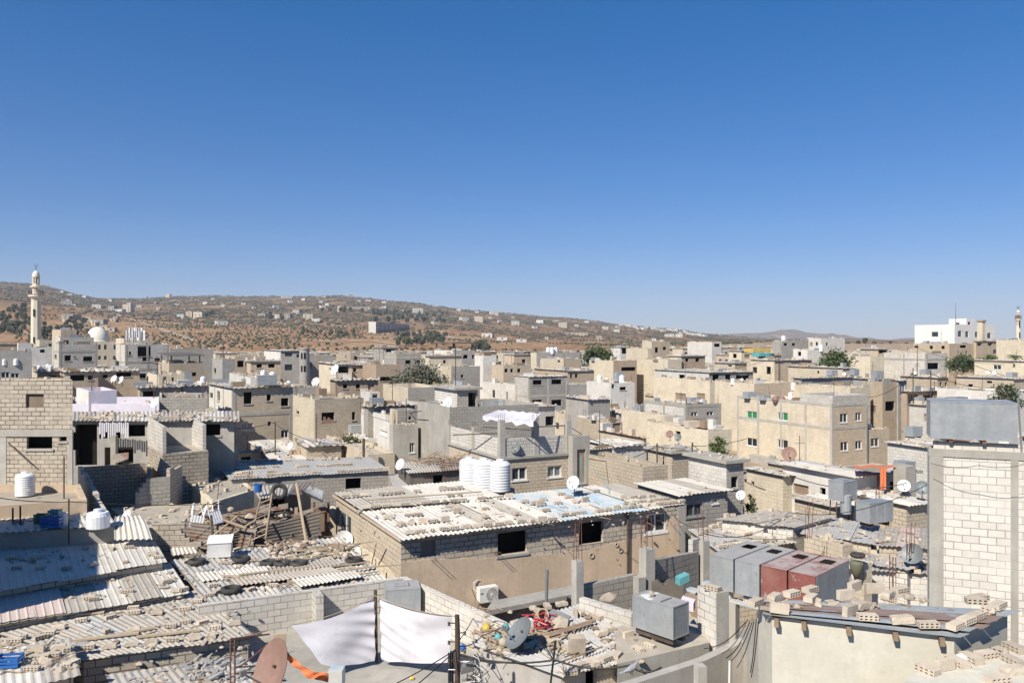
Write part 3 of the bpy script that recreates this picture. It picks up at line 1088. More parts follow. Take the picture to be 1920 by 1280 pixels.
def make_box_tank(mk='galv', sx=1.0, sy=1.0, sz=1.0, feet=True, panels=1, hatch=True, key='water_tank'):
    def f():
        t = thing('water_tank', 'tank', 'water tank')
        z0 = .16 if feet else 0
        b = MB()
        e = .03
        b.obox((-sx / 2, -sy / 2, z0), (sx, 0, 0), (0, sy, 0), (0, 0, sz))
        # folded seams along the edges
        for x in (-sx / 2 - .006, sx / 2 - e + .006):
            for y in (-sy / 2 - .007, sy / 2 - e + .007):
                b.obox((x, y, z0), (e, 0, 0), (0, e, 0), (0, 0, sz))
        for z in (z0 - .005, z0 + sz - e + .008):
            for y in (-sy / 2 - .008, sy / 2 - e + .008):
                b.obox((-sx / 2 - .005, y, z), (sx + .01, 0, 0), (0, e, 0), (0, 0, e))
            for x in (-sx / 2 - .009, sx / 2 - e + .009):
                b.obox((x, -sy / 2 - .004, z), (e, 0, 0), (0, sy + .008, 0), (0, 0, e))
        for i in range(1, panels):
            b.obox((-sx / 2 + sx * i / panels - .015, -sy / 2 - .012, z0), (.03, 0, 0), (0, sy + .024, 0), (0, 0, sz))
        part('body', b, M[mk], t)
        if hatch:
            b = MB(); b.obox((-.25, -.2, z0 + sz + .004), (.45, 0, 0), (0, .4, 0), (0, 0, .04)); part('hatch', b, M[mk], t)
        if feet:
            for x in (-sx * .4, sx * .4 - .12):
                b = MB(); b.obox((x, -sy / 2 + .05, 0), (.12, 0, 0), (0, sy - .1, 0), (0, 0, .157)); part('bearer', b, M['iron'], t)
        return t
    return f

def make_dish(mk='dish_white', far=False, r=.45):
    """dish looking along -Y and up"""
    def f():
        t = thing('satellite_dish', 'dish', 'satellite dish')
        b = MB()
        el = math.radians(26)
        ax = V((0, -math.cos(el), math.sin(el)))
        c = V((0, -.12, .75))
        pr = [(0, -.10)] + [(r * k / 5, -.10 + .11 * (k / 5) ** 2) for k in range(1, 6)]
        b.lathe(c, pr, 14 if far else 26, ax=ax)
        pr2 = [(a, z - .012) for a, z in pr[::-1]]
        b.lathe(c, [pr[-1]] + pr2, 14 if far else 26, ax=ax)
        part('reflector', b, M[mk], t, smooth=True)
        b = MB()
        low = c + V((0, -.15, -r * .75)) + ax * .0
        b.tube([c + V((0, .1, -r * .72)), c + ax * (r * 1.05) + V((0, 0, -r * .35))], .018, 5)
        b.box(c + ax * (r * 1.08) + V((0, 0, -r * .42)), .07, .12, .1)
        part('feed_arm', b, M['frame_grey'], t)
        b = MB()
        b.tube([(0, .08, 0), (0, .08, .78), (0, -.06, .8)], .03, 6)
        b.box((0, .08, 0), .3, .3, .02)
        part('mast', b, M['iron'], t)
        return t
    return f

def make_tyre():
    b = MB()
    pr = []
    for i in range(13):
        a = 2 * math.pi * i / 12
        pr.append((.25 + .085 * math.cos(a) * 1.05, .10 + .095 * math.sin(a)))
    b.lathe((0, 0, 0), pr, 26)
    b.lathe((0, 0, 0), [(.2, .02), (.18, .05), (.18, .15), (.2, .18)], 26)
    return single('tyre', b, M['rubber'], 'tyre', 'tyre', smooth=True, loc=V((0, 0, 0)))

def make_crate(mk):
    def f():
        b = MB()
        sx, sy, h = .55, .38, .24
        b.obox((-sx / 2, -sy / 2, 0), (sx, 0, 0), (0, sy, 0), (0, 0, .02))
        for z, hh in ((.02, .05), (.10, .05), (.18, .06)):
            for y in (-sy / 2, sy / 2 - .02):
                b.obox((-sx / 2, y, z), (sx, 0, 0), (0, .02, 0), (0, 0, hh))
            for x in (-sx / 2, sx / 2 - .02):
                b.obox((x, -sy / 2 + .02, z), (.02, 0, 0), (0, sy - .04, 0), (0, 0, hh))
        for x in (-sx / 2 + .001, sx / 2 - .041):
            for y in (-sy / 2 + .001, sy / 2 - .041):
                b.obox((x, y, .02), (.04, 0, 0), (0, .04, 0), (0, 0, h - .005))
        return single('plastic_crate', b, M[mk], 'crate', 'crate', loc=V((0, 0, 0)))
    return f

def make_hollow_block(nx=4, chip=0.0):
    """light concrete block .4 x .2 x .2 with two rows of four oval holes through its long sides"""
    b = MB()
    lx, ly, lz = .10 * nx, .21, .12
    rc = random.Random(nx)
    def side(y, s):
        nz = 2
        cw, ch = lx / nx, lz / nz
        for i in range(nx):
            for j in range(nz):
                cx, cz = -lx / 2 + (i + .5) * cw, (j + .5) * ch
                o, h = [], []
                for k in range(8):
                    a = k * math.pi / 4
                    sx, sz = math.cos(a), math.sin(a)
                    mxx = max(abs(sx), abs(sz))
                    o.append(V((cx + sx / mxx * cw / 2, y, cz + sz / mxx * ch / 2)))
                    h.append(V((cx + sx * cw * .34, y, cz + sz * ch * .36)))
                back = [p - V((0, s * .075, 0)) for p in h]
                for k in range(8):
                    j2 = (k + 1) % 8
                    q = [o[k], o[j2], h[j2], h[k]]
                    b.face(q if s < 0 else q[::-1], 0)
                    q = [h[k], h[j2], back[j2], back[k]]
                    b.face(q if s < 0 else q[::-1], 0)
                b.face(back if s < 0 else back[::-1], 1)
    side(-ly / 2, -1)
    side(ly / 2, 1)
    x, y, z = lx / 2, ly / 2, lz
    b.face([(-x, -y, z), (x, -y, z), (x, y, z), (-x, y, z)])
    b.face([(-x, -y, 0), (-x, y, 0), (x, y, 0), (x, -y, 0)])
    if chip:
        for s_ in (-1, 1):
            b.blob((s_ * x * .96, 0, z * .5), .05, y * .9, z * .52, 0, .3, rc)
    b.face([(x, -y, 0), (x, y, 0), (x, y, z), (x, -y, z)])
    b.face([(-x, -y, 0), (-x, -y, z), (-x, y, z), (-x, y, 0)])
    return single('hollow_block', b, [M['hollow_block'], M['block_hole_shade']], 'block', 'block', loc=V((0, 0, 0)))

def make_solid_block():
    b = MB(); r = random.Random(4)
    rows = []
    for i in range(6):
        x = -.21 + .084 * i
        k = .93 if i in (0, 5) else 1
        rows.append([V((x + r.uniform(-.008, .008), yy * k + r.uniform(-.008, .008), max(0, zz * (k if zz > .1 else 1) + r.uniform(-.006, .006)))) for yy, zz in ((-.1, 0), (-.102, .07), (-.09, .14), (.09, .14), (.102, .07), (.1, 0))])
    b.grid(rows)
    b.face(rows[0]); b.face(rows[-1][::-1])
    return single('solid_block', b, M['hollow_block'], 'block', 'block', loc=V((0, 0, 0)))

def make_tree(seed, h, rad, leaf, n, dens=26, size=.22, low=.06):
    def f():
        r = random.Random(seed)
        t = thing('tree', 'tree', 'tree')
        b = MB()
        b.tube([(0, 0, -.5), (.05, .03, h * .25), (.0, .1, h * .5)], .16, 7, r2=.09)
        tips = []
        for i in range(n):
            a = r.random() * 6.28
            e = r.uniform(low, 1)
            q = rad * r.uniform(.45, 1) * math.sin(math.pi * min(1, .22 + .72 * e)) 
            tip = V((math.cos(a) * q, math.sin(a) * q, h * (low + (1 - low) * e * r.uniform(.75, 1))))
            b.tube([(0, .05, h * r.uniform(.15, .4)), tip * .6 + V((0, 0, h * .12)), tip], .035, 4, r2=.012)
            tips.append(tip)
        part('trunk', b, M['bark'], t)
        b = MB()
        for tip in tips:
            cr = rad * r.uniform(.22, .42)
            for k in range(dens):
                d = V((r.gauss(0, 1), r.gauss(0, 1), r.gauss(0, .8)))
                p = tip + d * cr * .6
                s = size * r.uniform(.6, 1.3)
                nn_ = V((r.gauss(0, 1), r.gauss(0, 1), r.gauss(.6, 1))).normalized()
                a1 = nn_.cross(V((r.gauss(0, 1), r.gauss(0, 1), r.gauss(0, 1)))).normalized() * s
                a2 = nn_.cross(a1) * .55
                b.face([p - a1, p - a2 + nn_ * s * .1, p + a1, p + a2 + nn_ * s * .1])
        part('crown', b, M[leaf], t)
        return t
    return f

def wire(pts, sag, r, label, name='overhead_cable', cat='cable', mk='cable', group=None):
    """cable hung through points, sagging between each pair"""
    q = []
    for a, c in zip(pts, pts[1:]):
        a, c = V(a), V(c)
        for i in range(12):
            t = i / 12
            q.append(a + (c - a) * t - UP * sag * 4 * t * (1 - t))
    q.append(V(pts[-1]))
    b = MB(); b.tube(q, r, 5)
    return single(name, b, M[mk], label, cat, group)

def rod(b, p, q, r=.02, n=5, m=0):
    b.tube([p, q], r, n, m)

def column(label, x, yt, d, zb, w=.3, rebar=4, reb_h=1.0, yaw=26, group=None, mk='concrete'):
    """cast concrete column with starter bars; top at photo row yt"""
    c = P(x, yt, d)
    t = thing('concrete_column', label, 'column', (c.x, c.y, zb), group)
    b = MB(); b.box((c.x, c.y, zb), w, w, c.z - zb, math.radians(yaw)); part('shaft', b, M[mk], t)
    for i in range(rebar):
        a = math.radians(yaw) + math.pi / 4 + i * math.pi / 2
        p = V((c.x + math.cos(a) * w * .5, c.y + math.sin(a) * w * .5, c.z - .05))
        b = MB(); b.tube([p, p + V((RND.uniform(-.05, .05), RND.uniform(-.05, .05), reb_h * RND.uniform(.7, 1.1)))], .010, 5); part('rebar', b, M['iron_red'], t)
    return t

def wall(label, pts, zt, zb, mk, th=.18, name='block_wall', cat='wall', steps=None, cap=None):
    """free standing wall along ground points, tops per point"""
    b = MB()
    base = V((pts[0][0], pts[0][1], zb))
    t = thing(name, label, cat, base)
    zs = zt if isinstance(zt, (list, tuple)) else [zt] * len(pts)
    for k in range(len(pts) - 1):
        p, q = V((pts[k][0], pts[k][1], 0)), V((pts[k + 1][0], pts[k + 1][1], 0))
        u = (q - p).normalized(); n = V((-u.y, u.x, 0)) * th
        if steps:
            # ragged broken top: course steps of block height
            L_ = (q - p).length
            m_ = max(2, int(L_ / .4))
            for i in range(m_):
                s0, s1 = i / m_, (i + 1) / m_
                z = zs[k] + (zs[k + 1] - zs[k]) * (s0 + s1) / 2 + RND.choice((-.2, 0, 0, 0, .0)) * steps
                z = zb + round((z - zb) / .2) * .2
                b.obox(p + u * L_ * s0 + UP * zb, u * (L_ / m_), n, UP * (z - zb))
        else:
            A = [p + UP * zb, q + UP * zb, q + UP * zs[k + 1], p + UP * zs[k]]
            B_ = [x + n for x in A]
            b.face(A); b.face(B_[::-1])
            for i in range(4):
                j = (i + 1) % 4
                b.face([A[j], A[i], B_[i], B_[j]])
    part('wall_face', b, M[mk], t)
    return t

# blocks on roofs
def plane3(a, b, c):
    n = (V(b) - V(a)).cross(V(c) - V(a))
    n.normalize()
    return V(a), n if n.z > 0 else -n

def on_plane(x, y, pl):
    r = V(((x - 960) / F, 1, -(y - 640) / F))
    o = V((0, 0, CZ))
    t = (pl[0] - o).dot(pl[1]) / r.dot(pl[1])
    return o + r * t

def block_row(pl, x0, y0, x1, y1, row, roof, fill=1.0, gap=.42, skew=.08, lift=.03, cross=.12, holes=None):
    a, c = on_plane(x0, y0, pl), on_plane(x1, y1, pl)
    L_ = (c - a).length
    yaw = math.atan2(c.y - a.y, c.x - a.x)
    n = max(1, int(L_ / gap))
    for i in range(n):
        if RND.random() > fill:
            continue
        p = a + (c - a) * ((i + .5 + RND.uniform(-.05, .05)) / n)
        if RND.random() < cross:
            BLOCKS.append((p + pl[1] * lift, yaw + 1.57 + RND.uniform(-.25, .25), row, roof, 0))
        else:
            BLOCKS.append((p + pl[1] * lift, yaw + RND.gauss(0, skew), row, roof, 1.57 if RND.random() < .16 else 0))

def block_at(pl, x, y, row, roof, yaw=None, lift=.03, tilt=0):
    BLOCKS.append((on_plane(x, y, pl) + pl[1] * lift, RND.uniform(.1, .8) if yaw is None else yaw, row, roof, tilt or (1.57 if RND.random() < .16 else 0)))

def snap(x, y, d):
    """the spot on a roof nearest to depth d that shows at photo point (x, y)"""
    best = None
    for i in range(81):
        dd = d * (.78 + .0055 * i)
        p = P(x, y, dd)
        for fp, zt, zr in ALLH:
            if len(fp) != 4 or abs(fp[0][1] - dd) > 30:
                continue
            ok = all((fp[(k + 1) % 4][0] - fp[k][0]) * (p.y - fp[k][1]) - (fp[(k + 1) % 4][1] - fp[k][1]) * (p.x - fp[k][0]) > -.05 for k in range(4))
            if ok:
                e = abs(p.z - zr) + .02 * abs(dd - d)
                if best is None or e < best[0]:
                    best = (e, V((p.x, p.y, zr)))
    return best[1] if best and best[0] < 2.2 else None
# ---------------------------------------------------------------- the town, far and middle rows
HOUSES = {}
def T(label, xl, xc, xr, yt, d, mk, wins=(), roof='flat', yaw=None, **k):
    fp = corner_fp(xl, xc, xr, d, yaw, k.pop('dep', None), k.pop('depL', None))
    zt = zat(yt, d)
    zb = min(ground(fp[0].x, fp[0].y), zt - 3) - 1.5
    k.setdefault('nlump', (.9, 8) if roof == 'sheet' else ((.35, 5) if roof == 'flat' else (.8, 6)))
    if not wins and not any(q in label for q in ('parapet', 'blank', 'plain', 'hall', 'annex', 'box room', 'small house')):
        k.setdefault('auto', 2)
    if d > 128:
        k.setdefault('detail', False)
    t = house(label, fp, zt, zb, mk, wins, roof, **k)
    HOUSES[label] = (fp, zt, t)
    return t

# --- left, far
T('grey concrete house with blank parapet at the left edge above the raw block building', None, -70, 60, 658, 75, 'grey', [(2, 697, 18, 711, 'g'), (20, 699, 36, 711, 'g')], yaw=32, par_h=1.4)
T('low tan block house in front of the grey two storey house near the minaret', None, 70, 120, 698, 85, 'block_tan', [(90, 704, 106, 714, 'o')], 'sheet', yaw=34)
T('low tan house with wide dark porch right of the lilac parapet row', None, 120, 184, 698, 82, 'tan', [(128, 703, 158, 714, 'o'), (165, 704, 174, 712, 'o')], 'sheet', yaw=34)
T('pale grey two storey house with square dark windows right of the minaret', 100, 111, 183, 645, 120, 'block_white', [(121, 666, 133, 676, 'o'), (156, 668, 173, 677, 'o'), (138, 667, 140, 671, 'o'), (141, 667, 143, 671, 'o'), (156, 700, 168, 712, 'o'), (102, 664, 106, 672, 'o')], yaw=40, frame=True, floors=(zat(661, 120), zat(697, 120)))
T('stair room with small window on top of the pale grey two storey house', 104, 113, 176, 632, 122, 'block_white', [(119, 638, 129, 644, 'o')], yaw=40, par_h=.2)
T('tan box room between the grey two storey house and the mosque dome', None, 114, 144, 618, 128, 'tan', yaw=40, par_h=.2)
T('unfinished white block house with broken top and large dark opening below the dome', 217, 235, 317, 646, 125, 'block_white', [(258, 648, 283, 668, 'o'), (262, 700, 274, 709, 'o'), (267, 669, 281, 678, 'o'), (236, 659, 240, 666, 'o'), (242, 659, 246, 666, 'o'), (290, 671, 300, 680, 'o')], yaw=38, frame=True, floors=(zat(681, 125), zat(695, 125)), nlump=(1.2, 0))
T('tan low house with open sheet roofed storey right of the broken white house', None, 317, 381, 681, 118, 'block_tan', [(330, 700, 338, 706, 'o'), (360, 698, 368, 705, 'o')], yaw=36)
T('long grey house with white boxes on its roof behind the open sheet roofed storey', None, 318, 400, 654, 145, 'block_grey', [(342, 646, 352, 653, 'o')], yaw=36, dep=9)
T('narrow grey stair tower with one slit window left of the yellow houses', 398, 417, 440, 673, 110, 'grey', [(401, 690, 405, 699, 'o')], yaw=34)
T('yellowish house with small square windows at left centre of town', None, 440, 498, 668, 125, 'tan', [(445, 676, 457, 688, 'o'), (460, 679, 465, 685, 'o'), (446, 701, 453, 706, 'o'), (458, 701, 464, 706, 'o'), (480, 676, 490, 686, 'o')], yaw=32)
T('grey and tan house with dark windows below the yellowish house', None, 184, 262, 697, 90, 'tan', [(193, 702, 202, 709, 'o'), (218, 698, 246, 706, 'o')], 'sheet', yaw=34)
T('small cream house with pilasters behind the row of roof tanks at left', None, 297, 346, 703, 88, 'cream', [(306, 706, 312, 714, 'b'), (322, 707, 326, 714, 'o')], yaw=34)
T('low sheet roofed house with dark porch behind the lilac parapet', 258, 262, 340, 728, 66, 'block_tan', [(268, 733, 292, 746, 'o')], 'sheet', yaw=34)
T('small grey shed with white dish left of the grey block house', None, 342, 392, 725, 68, 'grey', [(368, 736, 382, 744, 'o')], 'sheet', yaw=34)
T('white low house with tank boxes behind the grey block house at left', 430, 470, 512, 709, 80, 'white', [(488, 716, 500, 724, 'b')], 'flat')
T('grey block parapet house behind the laundry window house', 518, 530, 602, 727, 82, 'block_grey', [(545, 736, 556, 744, 'o')], 'flat')
T('dark roofed low house on the far left below the left wood', None, -60, 62, 645, 190, 'brown', [], 'sheet', yaw=32)
T('white low house under the minaret with tanks in front', None, 60, 104, 651, 185, 'white', [(75, 655, 84, 661, 'o')], yaw=36)
# --- left centre
T('white sheet roofed house beside the round stair tower', 495, 526, 566, 658, 135, 'grey', [(534, 661, 548, 668, 'g'), (534, 683, 548, 694, 'g'), (556, 664, 561, 670, 'g')], 'sheet', rmats=['sheet_white'], facemat={3: 'white'}, nlump=(.2, 1))
T('grey block wall house right of the round stair tower', None, 566, 626, 666, 140, 'block_grey', [], dep=12)
T('low tan house with flat roof left of the round stair tower', 462, 470, 526, 678, 118, 'tan', [(481, 682, 491, 689, 'o'), (503, 682, 515, 689, 'o')], 'slab')
T('cream house with dark awning and large dish at left centre', 598, 632, 660, 684, 112, 'cream', [(620, 692, 631, 701, 'p'), (634, 687, 654, 699, 'o')], 'sheet')
T('tan house with two windows right of the dark awning house', None, 655, 706, 685, 118, 'tan', [(686, 687, 697, 697, 'o'), (662, 690, 668, 697, 'o')], 'sheet')
T('house with blank pinkish brown block panel left of the big bushy tree', None, 705, 752, 684, 112, 'brown', [(712, 706, 746, 714, 'o')], par_h=.3)
T('grey block flats with paired dark windows behind the brown panel house', 718, 742, 790, 662, 165, 'block_grey', [(760, 675, 770, 682, 'o'), (778, 675, 788, 682, 'o')], frame=True, floors=(zat(672, 165),))
T('grey stair room on top of the grey block flats', None, 718, 746, 652, 172, 'grey', [(724, 655, 740, 660, 'o')], 'slab')
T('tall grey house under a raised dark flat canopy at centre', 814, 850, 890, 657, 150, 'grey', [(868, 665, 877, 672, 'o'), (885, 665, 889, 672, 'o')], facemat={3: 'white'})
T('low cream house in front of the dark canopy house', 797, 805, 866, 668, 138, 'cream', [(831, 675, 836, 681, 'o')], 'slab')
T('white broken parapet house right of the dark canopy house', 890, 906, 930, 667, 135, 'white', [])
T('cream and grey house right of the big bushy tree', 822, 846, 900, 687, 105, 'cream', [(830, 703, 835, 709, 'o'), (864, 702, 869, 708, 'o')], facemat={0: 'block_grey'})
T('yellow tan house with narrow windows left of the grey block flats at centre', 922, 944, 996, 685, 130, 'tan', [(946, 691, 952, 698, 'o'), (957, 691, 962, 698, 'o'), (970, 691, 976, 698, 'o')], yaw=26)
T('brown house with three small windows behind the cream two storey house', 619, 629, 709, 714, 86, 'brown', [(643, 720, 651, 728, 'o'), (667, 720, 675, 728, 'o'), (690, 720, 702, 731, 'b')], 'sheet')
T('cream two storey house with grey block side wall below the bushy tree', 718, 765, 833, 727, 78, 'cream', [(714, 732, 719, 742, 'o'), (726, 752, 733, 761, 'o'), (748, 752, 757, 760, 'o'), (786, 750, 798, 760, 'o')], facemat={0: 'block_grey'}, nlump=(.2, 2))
T('small white room left of the cream two storey house', 676, 694, 712, 735, 80, 'white', [(698, 738, 708, 746, 'o')])
T('tan rubble roofed shed behind the white wall house', 682, 690, 778, 763, 64, 'block_grey', [], 'sheet', nlump=(1.6, 26))
T('white washed wall house with small barred window at centre left', 677, 733, 736, 781, 60, 'white', [(712, 807, 726, 815, 'p')], depL=None, nlump=(.3, 0))
T('narrow grey house with junk filled roof terrace and white window', 730, 737, 784, 798, 57, 'concrete', [(768, 830, 777, 848, 'w')], par_h=.9, nlump=(.2, 30))
T('broken cream and grey roof room above the junk filled terrace', 731, 745, 780, 769, 58.5, 'block_grey', [(766, 780, 771, 787, 'o')], facemat={3: 'cream'}, nlump=(.3, 0))
T('low cream wall house behind the small bush at centre left', 640, 690, 735, 822, 63, 'white', [(650, 826, 660, 834, 'o')], nlump=(.4, 4))
T('small white block house with sheet roof on the left of the lone pole', 556, 575, 640, 838, 60, 'block_tan', [], 'sheet', nlump=(1.2, 14))
# --- centre
T('large grey block house of two storeys with empty square windows at centre', 965, 991, 1064, 707, 118, 'grey', [(999, 712, 1016, 721, 'o'), (1034, 711, 1053, 720, 'o'), (998, 749, 1016, 762, 'o'), (1034, 749, 1053, 762, 'o')], 'sheet', frame=True, floors=(zat(745, 118), zat(779, 118)), facemat={3: 'block_white'}, over=.15)
T('open side wing with wide dark void right of the two storey grey block house', None, 1064, 1101, 721, 121, 'grey', [(1066, 745, 1097, 761, 'o')], frame=True, floors=(zat(743, 121),))
T('long white block wall house left of the two storey grey block house', 906, 966, 985, 722, 121, 'block_white', [], par_h=.5)
T('white washed house with two tall roof tanks right of centre', 1100, 1145, 1190, 718, 110, 'white', [(1147, 720, 1152, 728, 'o'), (1162, 725, 1174, 731, 'o')], par_h=.25, nlump=(.2, 2))
T('grey lean to shed under the white washed house', 1100, 1103, 1144, 750, 88, 'grey', [(1144, 752, 1150, 760, 'o')], 'sheet', depL=5)
T('pale green grey hall with many tanks on its roof at centre', 995, 1006, 1091, 661, 190, 'grey', [], facemat={3: 'cream'})
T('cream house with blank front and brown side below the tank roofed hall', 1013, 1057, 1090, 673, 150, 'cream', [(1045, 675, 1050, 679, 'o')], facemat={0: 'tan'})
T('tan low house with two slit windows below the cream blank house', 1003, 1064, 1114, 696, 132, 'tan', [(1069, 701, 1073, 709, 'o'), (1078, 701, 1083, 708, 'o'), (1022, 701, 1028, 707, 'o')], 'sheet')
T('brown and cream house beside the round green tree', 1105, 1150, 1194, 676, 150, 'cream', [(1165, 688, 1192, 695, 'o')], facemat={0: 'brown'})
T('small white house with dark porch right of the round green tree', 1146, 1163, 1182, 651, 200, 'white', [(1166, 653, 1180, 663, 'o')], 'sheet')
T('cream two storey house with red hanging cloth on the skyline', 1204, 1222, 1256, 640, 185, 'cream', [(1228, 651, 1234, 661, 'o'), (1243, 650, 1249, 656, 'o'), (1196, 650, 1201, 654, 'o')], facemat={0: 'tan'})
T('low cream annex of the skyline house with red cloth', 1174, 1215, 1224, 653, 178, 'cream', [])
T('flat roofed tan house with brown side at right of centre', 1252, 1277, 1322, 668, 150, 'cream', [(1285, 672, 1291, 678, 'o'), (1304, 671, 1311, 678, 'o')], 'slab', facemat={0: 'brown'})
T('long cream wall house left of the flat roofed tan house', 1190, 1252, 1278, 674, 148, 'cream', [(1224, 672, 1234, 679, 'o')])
T('pale upper house with dark recess and two windows above tan bands', 1228, 1329, 1412, 699, 127, 'white', [(1240, 703, 1250, 711, 'b'), (1273, 702, 1284, 713, 'o'), (1336, 702, 1348, 716, 'o'), (1360, 702, 1370, 712, 'o'), (1380, 703, 1405, 716, 'o')], 'sheet', facemat={0: 'grey'})  # shade on the right face is put into its grey colour
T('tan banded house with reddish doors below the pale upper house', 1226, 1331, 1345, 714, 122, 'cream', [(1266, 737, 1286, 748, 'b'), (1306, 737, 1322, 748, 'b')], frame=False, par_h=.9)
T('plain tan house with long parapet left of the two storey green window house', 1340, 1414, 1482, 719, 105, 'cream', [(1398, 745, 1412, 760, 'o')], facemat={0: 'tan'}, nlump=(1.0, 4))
T('tall plain tan house side behind the green window house', 1352, 1380, 1430, 735, 114, 'tan', [])
T('white house on skyline with side window right of centre', 1289, 1335, 1353, 641, 210, 'white', [(1339, 644, 1350, 650, 'o')])
T('cream house with single window near the yellow tarpaulin', 1367, 1390, 1432, 658, 180, 'cream', [(1374, 663, 1381, 671, 'o'), (1396, 664, 1416, 671, 'b')], 'slab')
T('low tan house with two roof slabs right of centre', 1340, 1378, 1400, 681, 142, 'cream', [(1365, 684, 1372, 687, 'o')], 'slab', facemat={0: 'tan'})
T('long pale tan parapet wall house in the right middle', 1398, 1482, 1500, 676, 148, 'cream', [])
T('small grey house with teal sheet near the yellow tarpaulin', 1405, 1418, 1452, 663, 172, 'tan', [(1422, 666, 1436, 673, 'o')], 'sheet')
# --- cream and white mid houses
T('low tan wall wing in front of the white block two window house', 1165, 1244, 1250, 778, 79, 'cream', [], par_h=.3, nlump=(.5, 6))
T('white block house with two white framed windows on its shaded side', 1207, 1286, 1352, 762, 82, 'block_white', [(1221, 770, 1232, 782, 'w'), (1296, 772, 1308, 785, 'w'), (1325, 771, 1338, 784, 'w')], frame=True, floors=(zat(764, 82), zat(786, 82)), par_h=.2, facemat={0: 'block_grey'}, nlump=(.4, 6))  # shaded side painted as darker grey block
T('cream plastered house with two wall dishes right of the red tiled roof', 1210, 1328, 1372, 807, 62, 'cream', [(1263, 844, 1275, 854, 'o'), (1266, 808, 1276, 814, 'o')], 'flat', par_h=.15, nlump=(1.0, 24))
T('little house under a red tiled lean to roof', 1122, 1206, 1212, 822, 67, 'cream', [(1154, 827, 1162, 840, 'o')], 'sheet', rmats=['tile_red'], nlump=(.8, 6))
T('white shed with flat roof beside the red tiled lean to', 1100, 1150, 1212, 838, 62, 'white', [(1112, 844, 1119, 850, 'o')], 'sheet', rmats=['sheet_white', 'sheet_grey'])
T('tan rubble walled house with brown door behind the terrace house', 1080, 1148, 1167, 792, 77, 'block_tan', [(1149, 792, 1164, 816, 'b')], 'flat', nlump=(1.6, 30))
T('block house with pale rubble roof behind the tan rubble walled house', 1085, 1160, 1215, 775, 90, 'block_white', [(1196, 780, 1206, 788, 'o')], 'sheet', nlump=(1.8, 30))
# --- right
gw = T('two storey pale block house with green shuttered windows', 1382, 1560, 1626, 758, 89, 'cream', [(1400, 771, 1419, 787, 'G'), (1458, 773, 1477, 788, 'G'), (1400, 821, 1419, 836, 'w'), (1458, 824, 1477, 840, 'w'),
   (1575, 775, 1589, 792, 'w'), (1604, 773, 1615, 789, 'w'), (1576, 828, 1590, 845, 'w'), (1604, 826, 1616, 842, 'w')], par_h=.3, facemat={0: 'tan'}, nlump=(.1, 3), frame=True, floors=(zat(806, 89), zat(762, 89)))
T('grey block parapet room on the roof of the green shuttered house', 1500, 1561, 1627, 742, 89.3, 'block_white', [], par_h=.6, nlump=(0, 0))
T('lower wing with one window right of the green shuttered house', None, 1626, 1668, 806, 92, 'block_tan', [(1633, 821, 1648, 837, 'g')], yaw=26)
T('grey concrete base storey under the green shuttered house', 1404, 1562, 1660, 880, 87.4, 'grey', [(1570, 886, 1584, 896, 'o')], par_h=0)
T('cream parapet house behind the green shuttered house', 1482, 1594, 1632, 727, 99, 'cream', [], par_h=.8)
T('tan house with overhanging upper storey and tall corner pier', 1618, 1655, 1684, 716, 101, 'tan', [(1632, 760, 1642, 772, 'b'), (1660, 752, 1678, 770, 'o')], 'flat', nlump=(.3, 2))
T('shaded tan house right of the overhanging upper storey', None, 1684, 1700, 714, 102, 'grey', [(1688, 720, 1697, 742, 'g')], 'sheet')  # shade of this tan wall is put into the grey colour
T('low grey sheet roofed house with paired windows behind the cream parapet', 1488, 1502, 1622, 710, 112, 'grey', [(1539, 720, 1545, 727, 'w'), (1547, 720, 1553, 727, 'w'), (1562, 719, 1568, 726, 'o')], 'sheet')
T('cream low house with single window in the right middle rows', 1478, 1580, 1604, 691, 125, 'cream', [(1532, 695, 1536, 700, 'o'), (1551, 695, 1563, 702, 'b')], 'sheet', nlump=(1.4, 16))
T('brown sided low house left of the round olive tree', 1408, 1452, 1522, 676, 140, 'cream', [], 'sheet', facemat={0: 'tan'})
T('white house with one dark window and white tank on the right', 1487, 1514, 1544, 656, 180, 'white', [(1496, 659, 1502, 667, 'o')])
T('long white factory wall on the right skyline', 1515, 1540, 1584, 634, 230, 'white', [], par_h=.3)
T('grey flat topped house with aerials left of the white factory wall', 1448, 1466, 1516, 639, 220, 'grey', [(1470, 643, 1476, 648, 'o'), (1485, 643, 1491, 648, 'o')])
T('tan house with terrace below right skyline trees', 1590, 1632, 1656, 668, 150, 'cream', [(1594, 668, 1604, 673, 'o')])
T('upper room of the tan terrace house with a dark porch', 1613, 1646, 1664, 655, 156, 'tan', [(1648, 656, 1662, 662, 'o')], 'slab')
T('white block parapet house with open bays before the white villa', 1655, 1737, 1775, 662, 148, 'block_white', [(1736, 680, 1760, 692, 'o')], frame=True, floors=(zat(676, 148),))
vl = T('large white villa with arched windows high on the right skyline', 1715, 1790, 1866, 608, 190, 'villa', [(1747, 622, 1759, 631, 'g'), (1796, 620, 1803, 631, 'g'), (1810, 621, 1816, 632, 'g'), (1828, 622, 1833, 632, 'g'), (1851, 624, 1858, 634, 'g')], par_h=.4, nlump=(0, 0), yaw=30)
T('white roof room on top of the large white villa', 1779, 1812, 1828, 597, 194, 'villa', [], par_h=.2, nlump=(0, 0), yaw=30)
T('tan row house with tiny windows just below the white villa', 1712, 1780, 1829, 644, 165, 'tan', [(1714, 648, 1722, 652, 'o'), (1743, 648, 1749, 654, 'o'), (1765, 648, 1771, 654, 'o'), (1800, 647, 1812, 652, 'o')], nlump=(.6, 4))
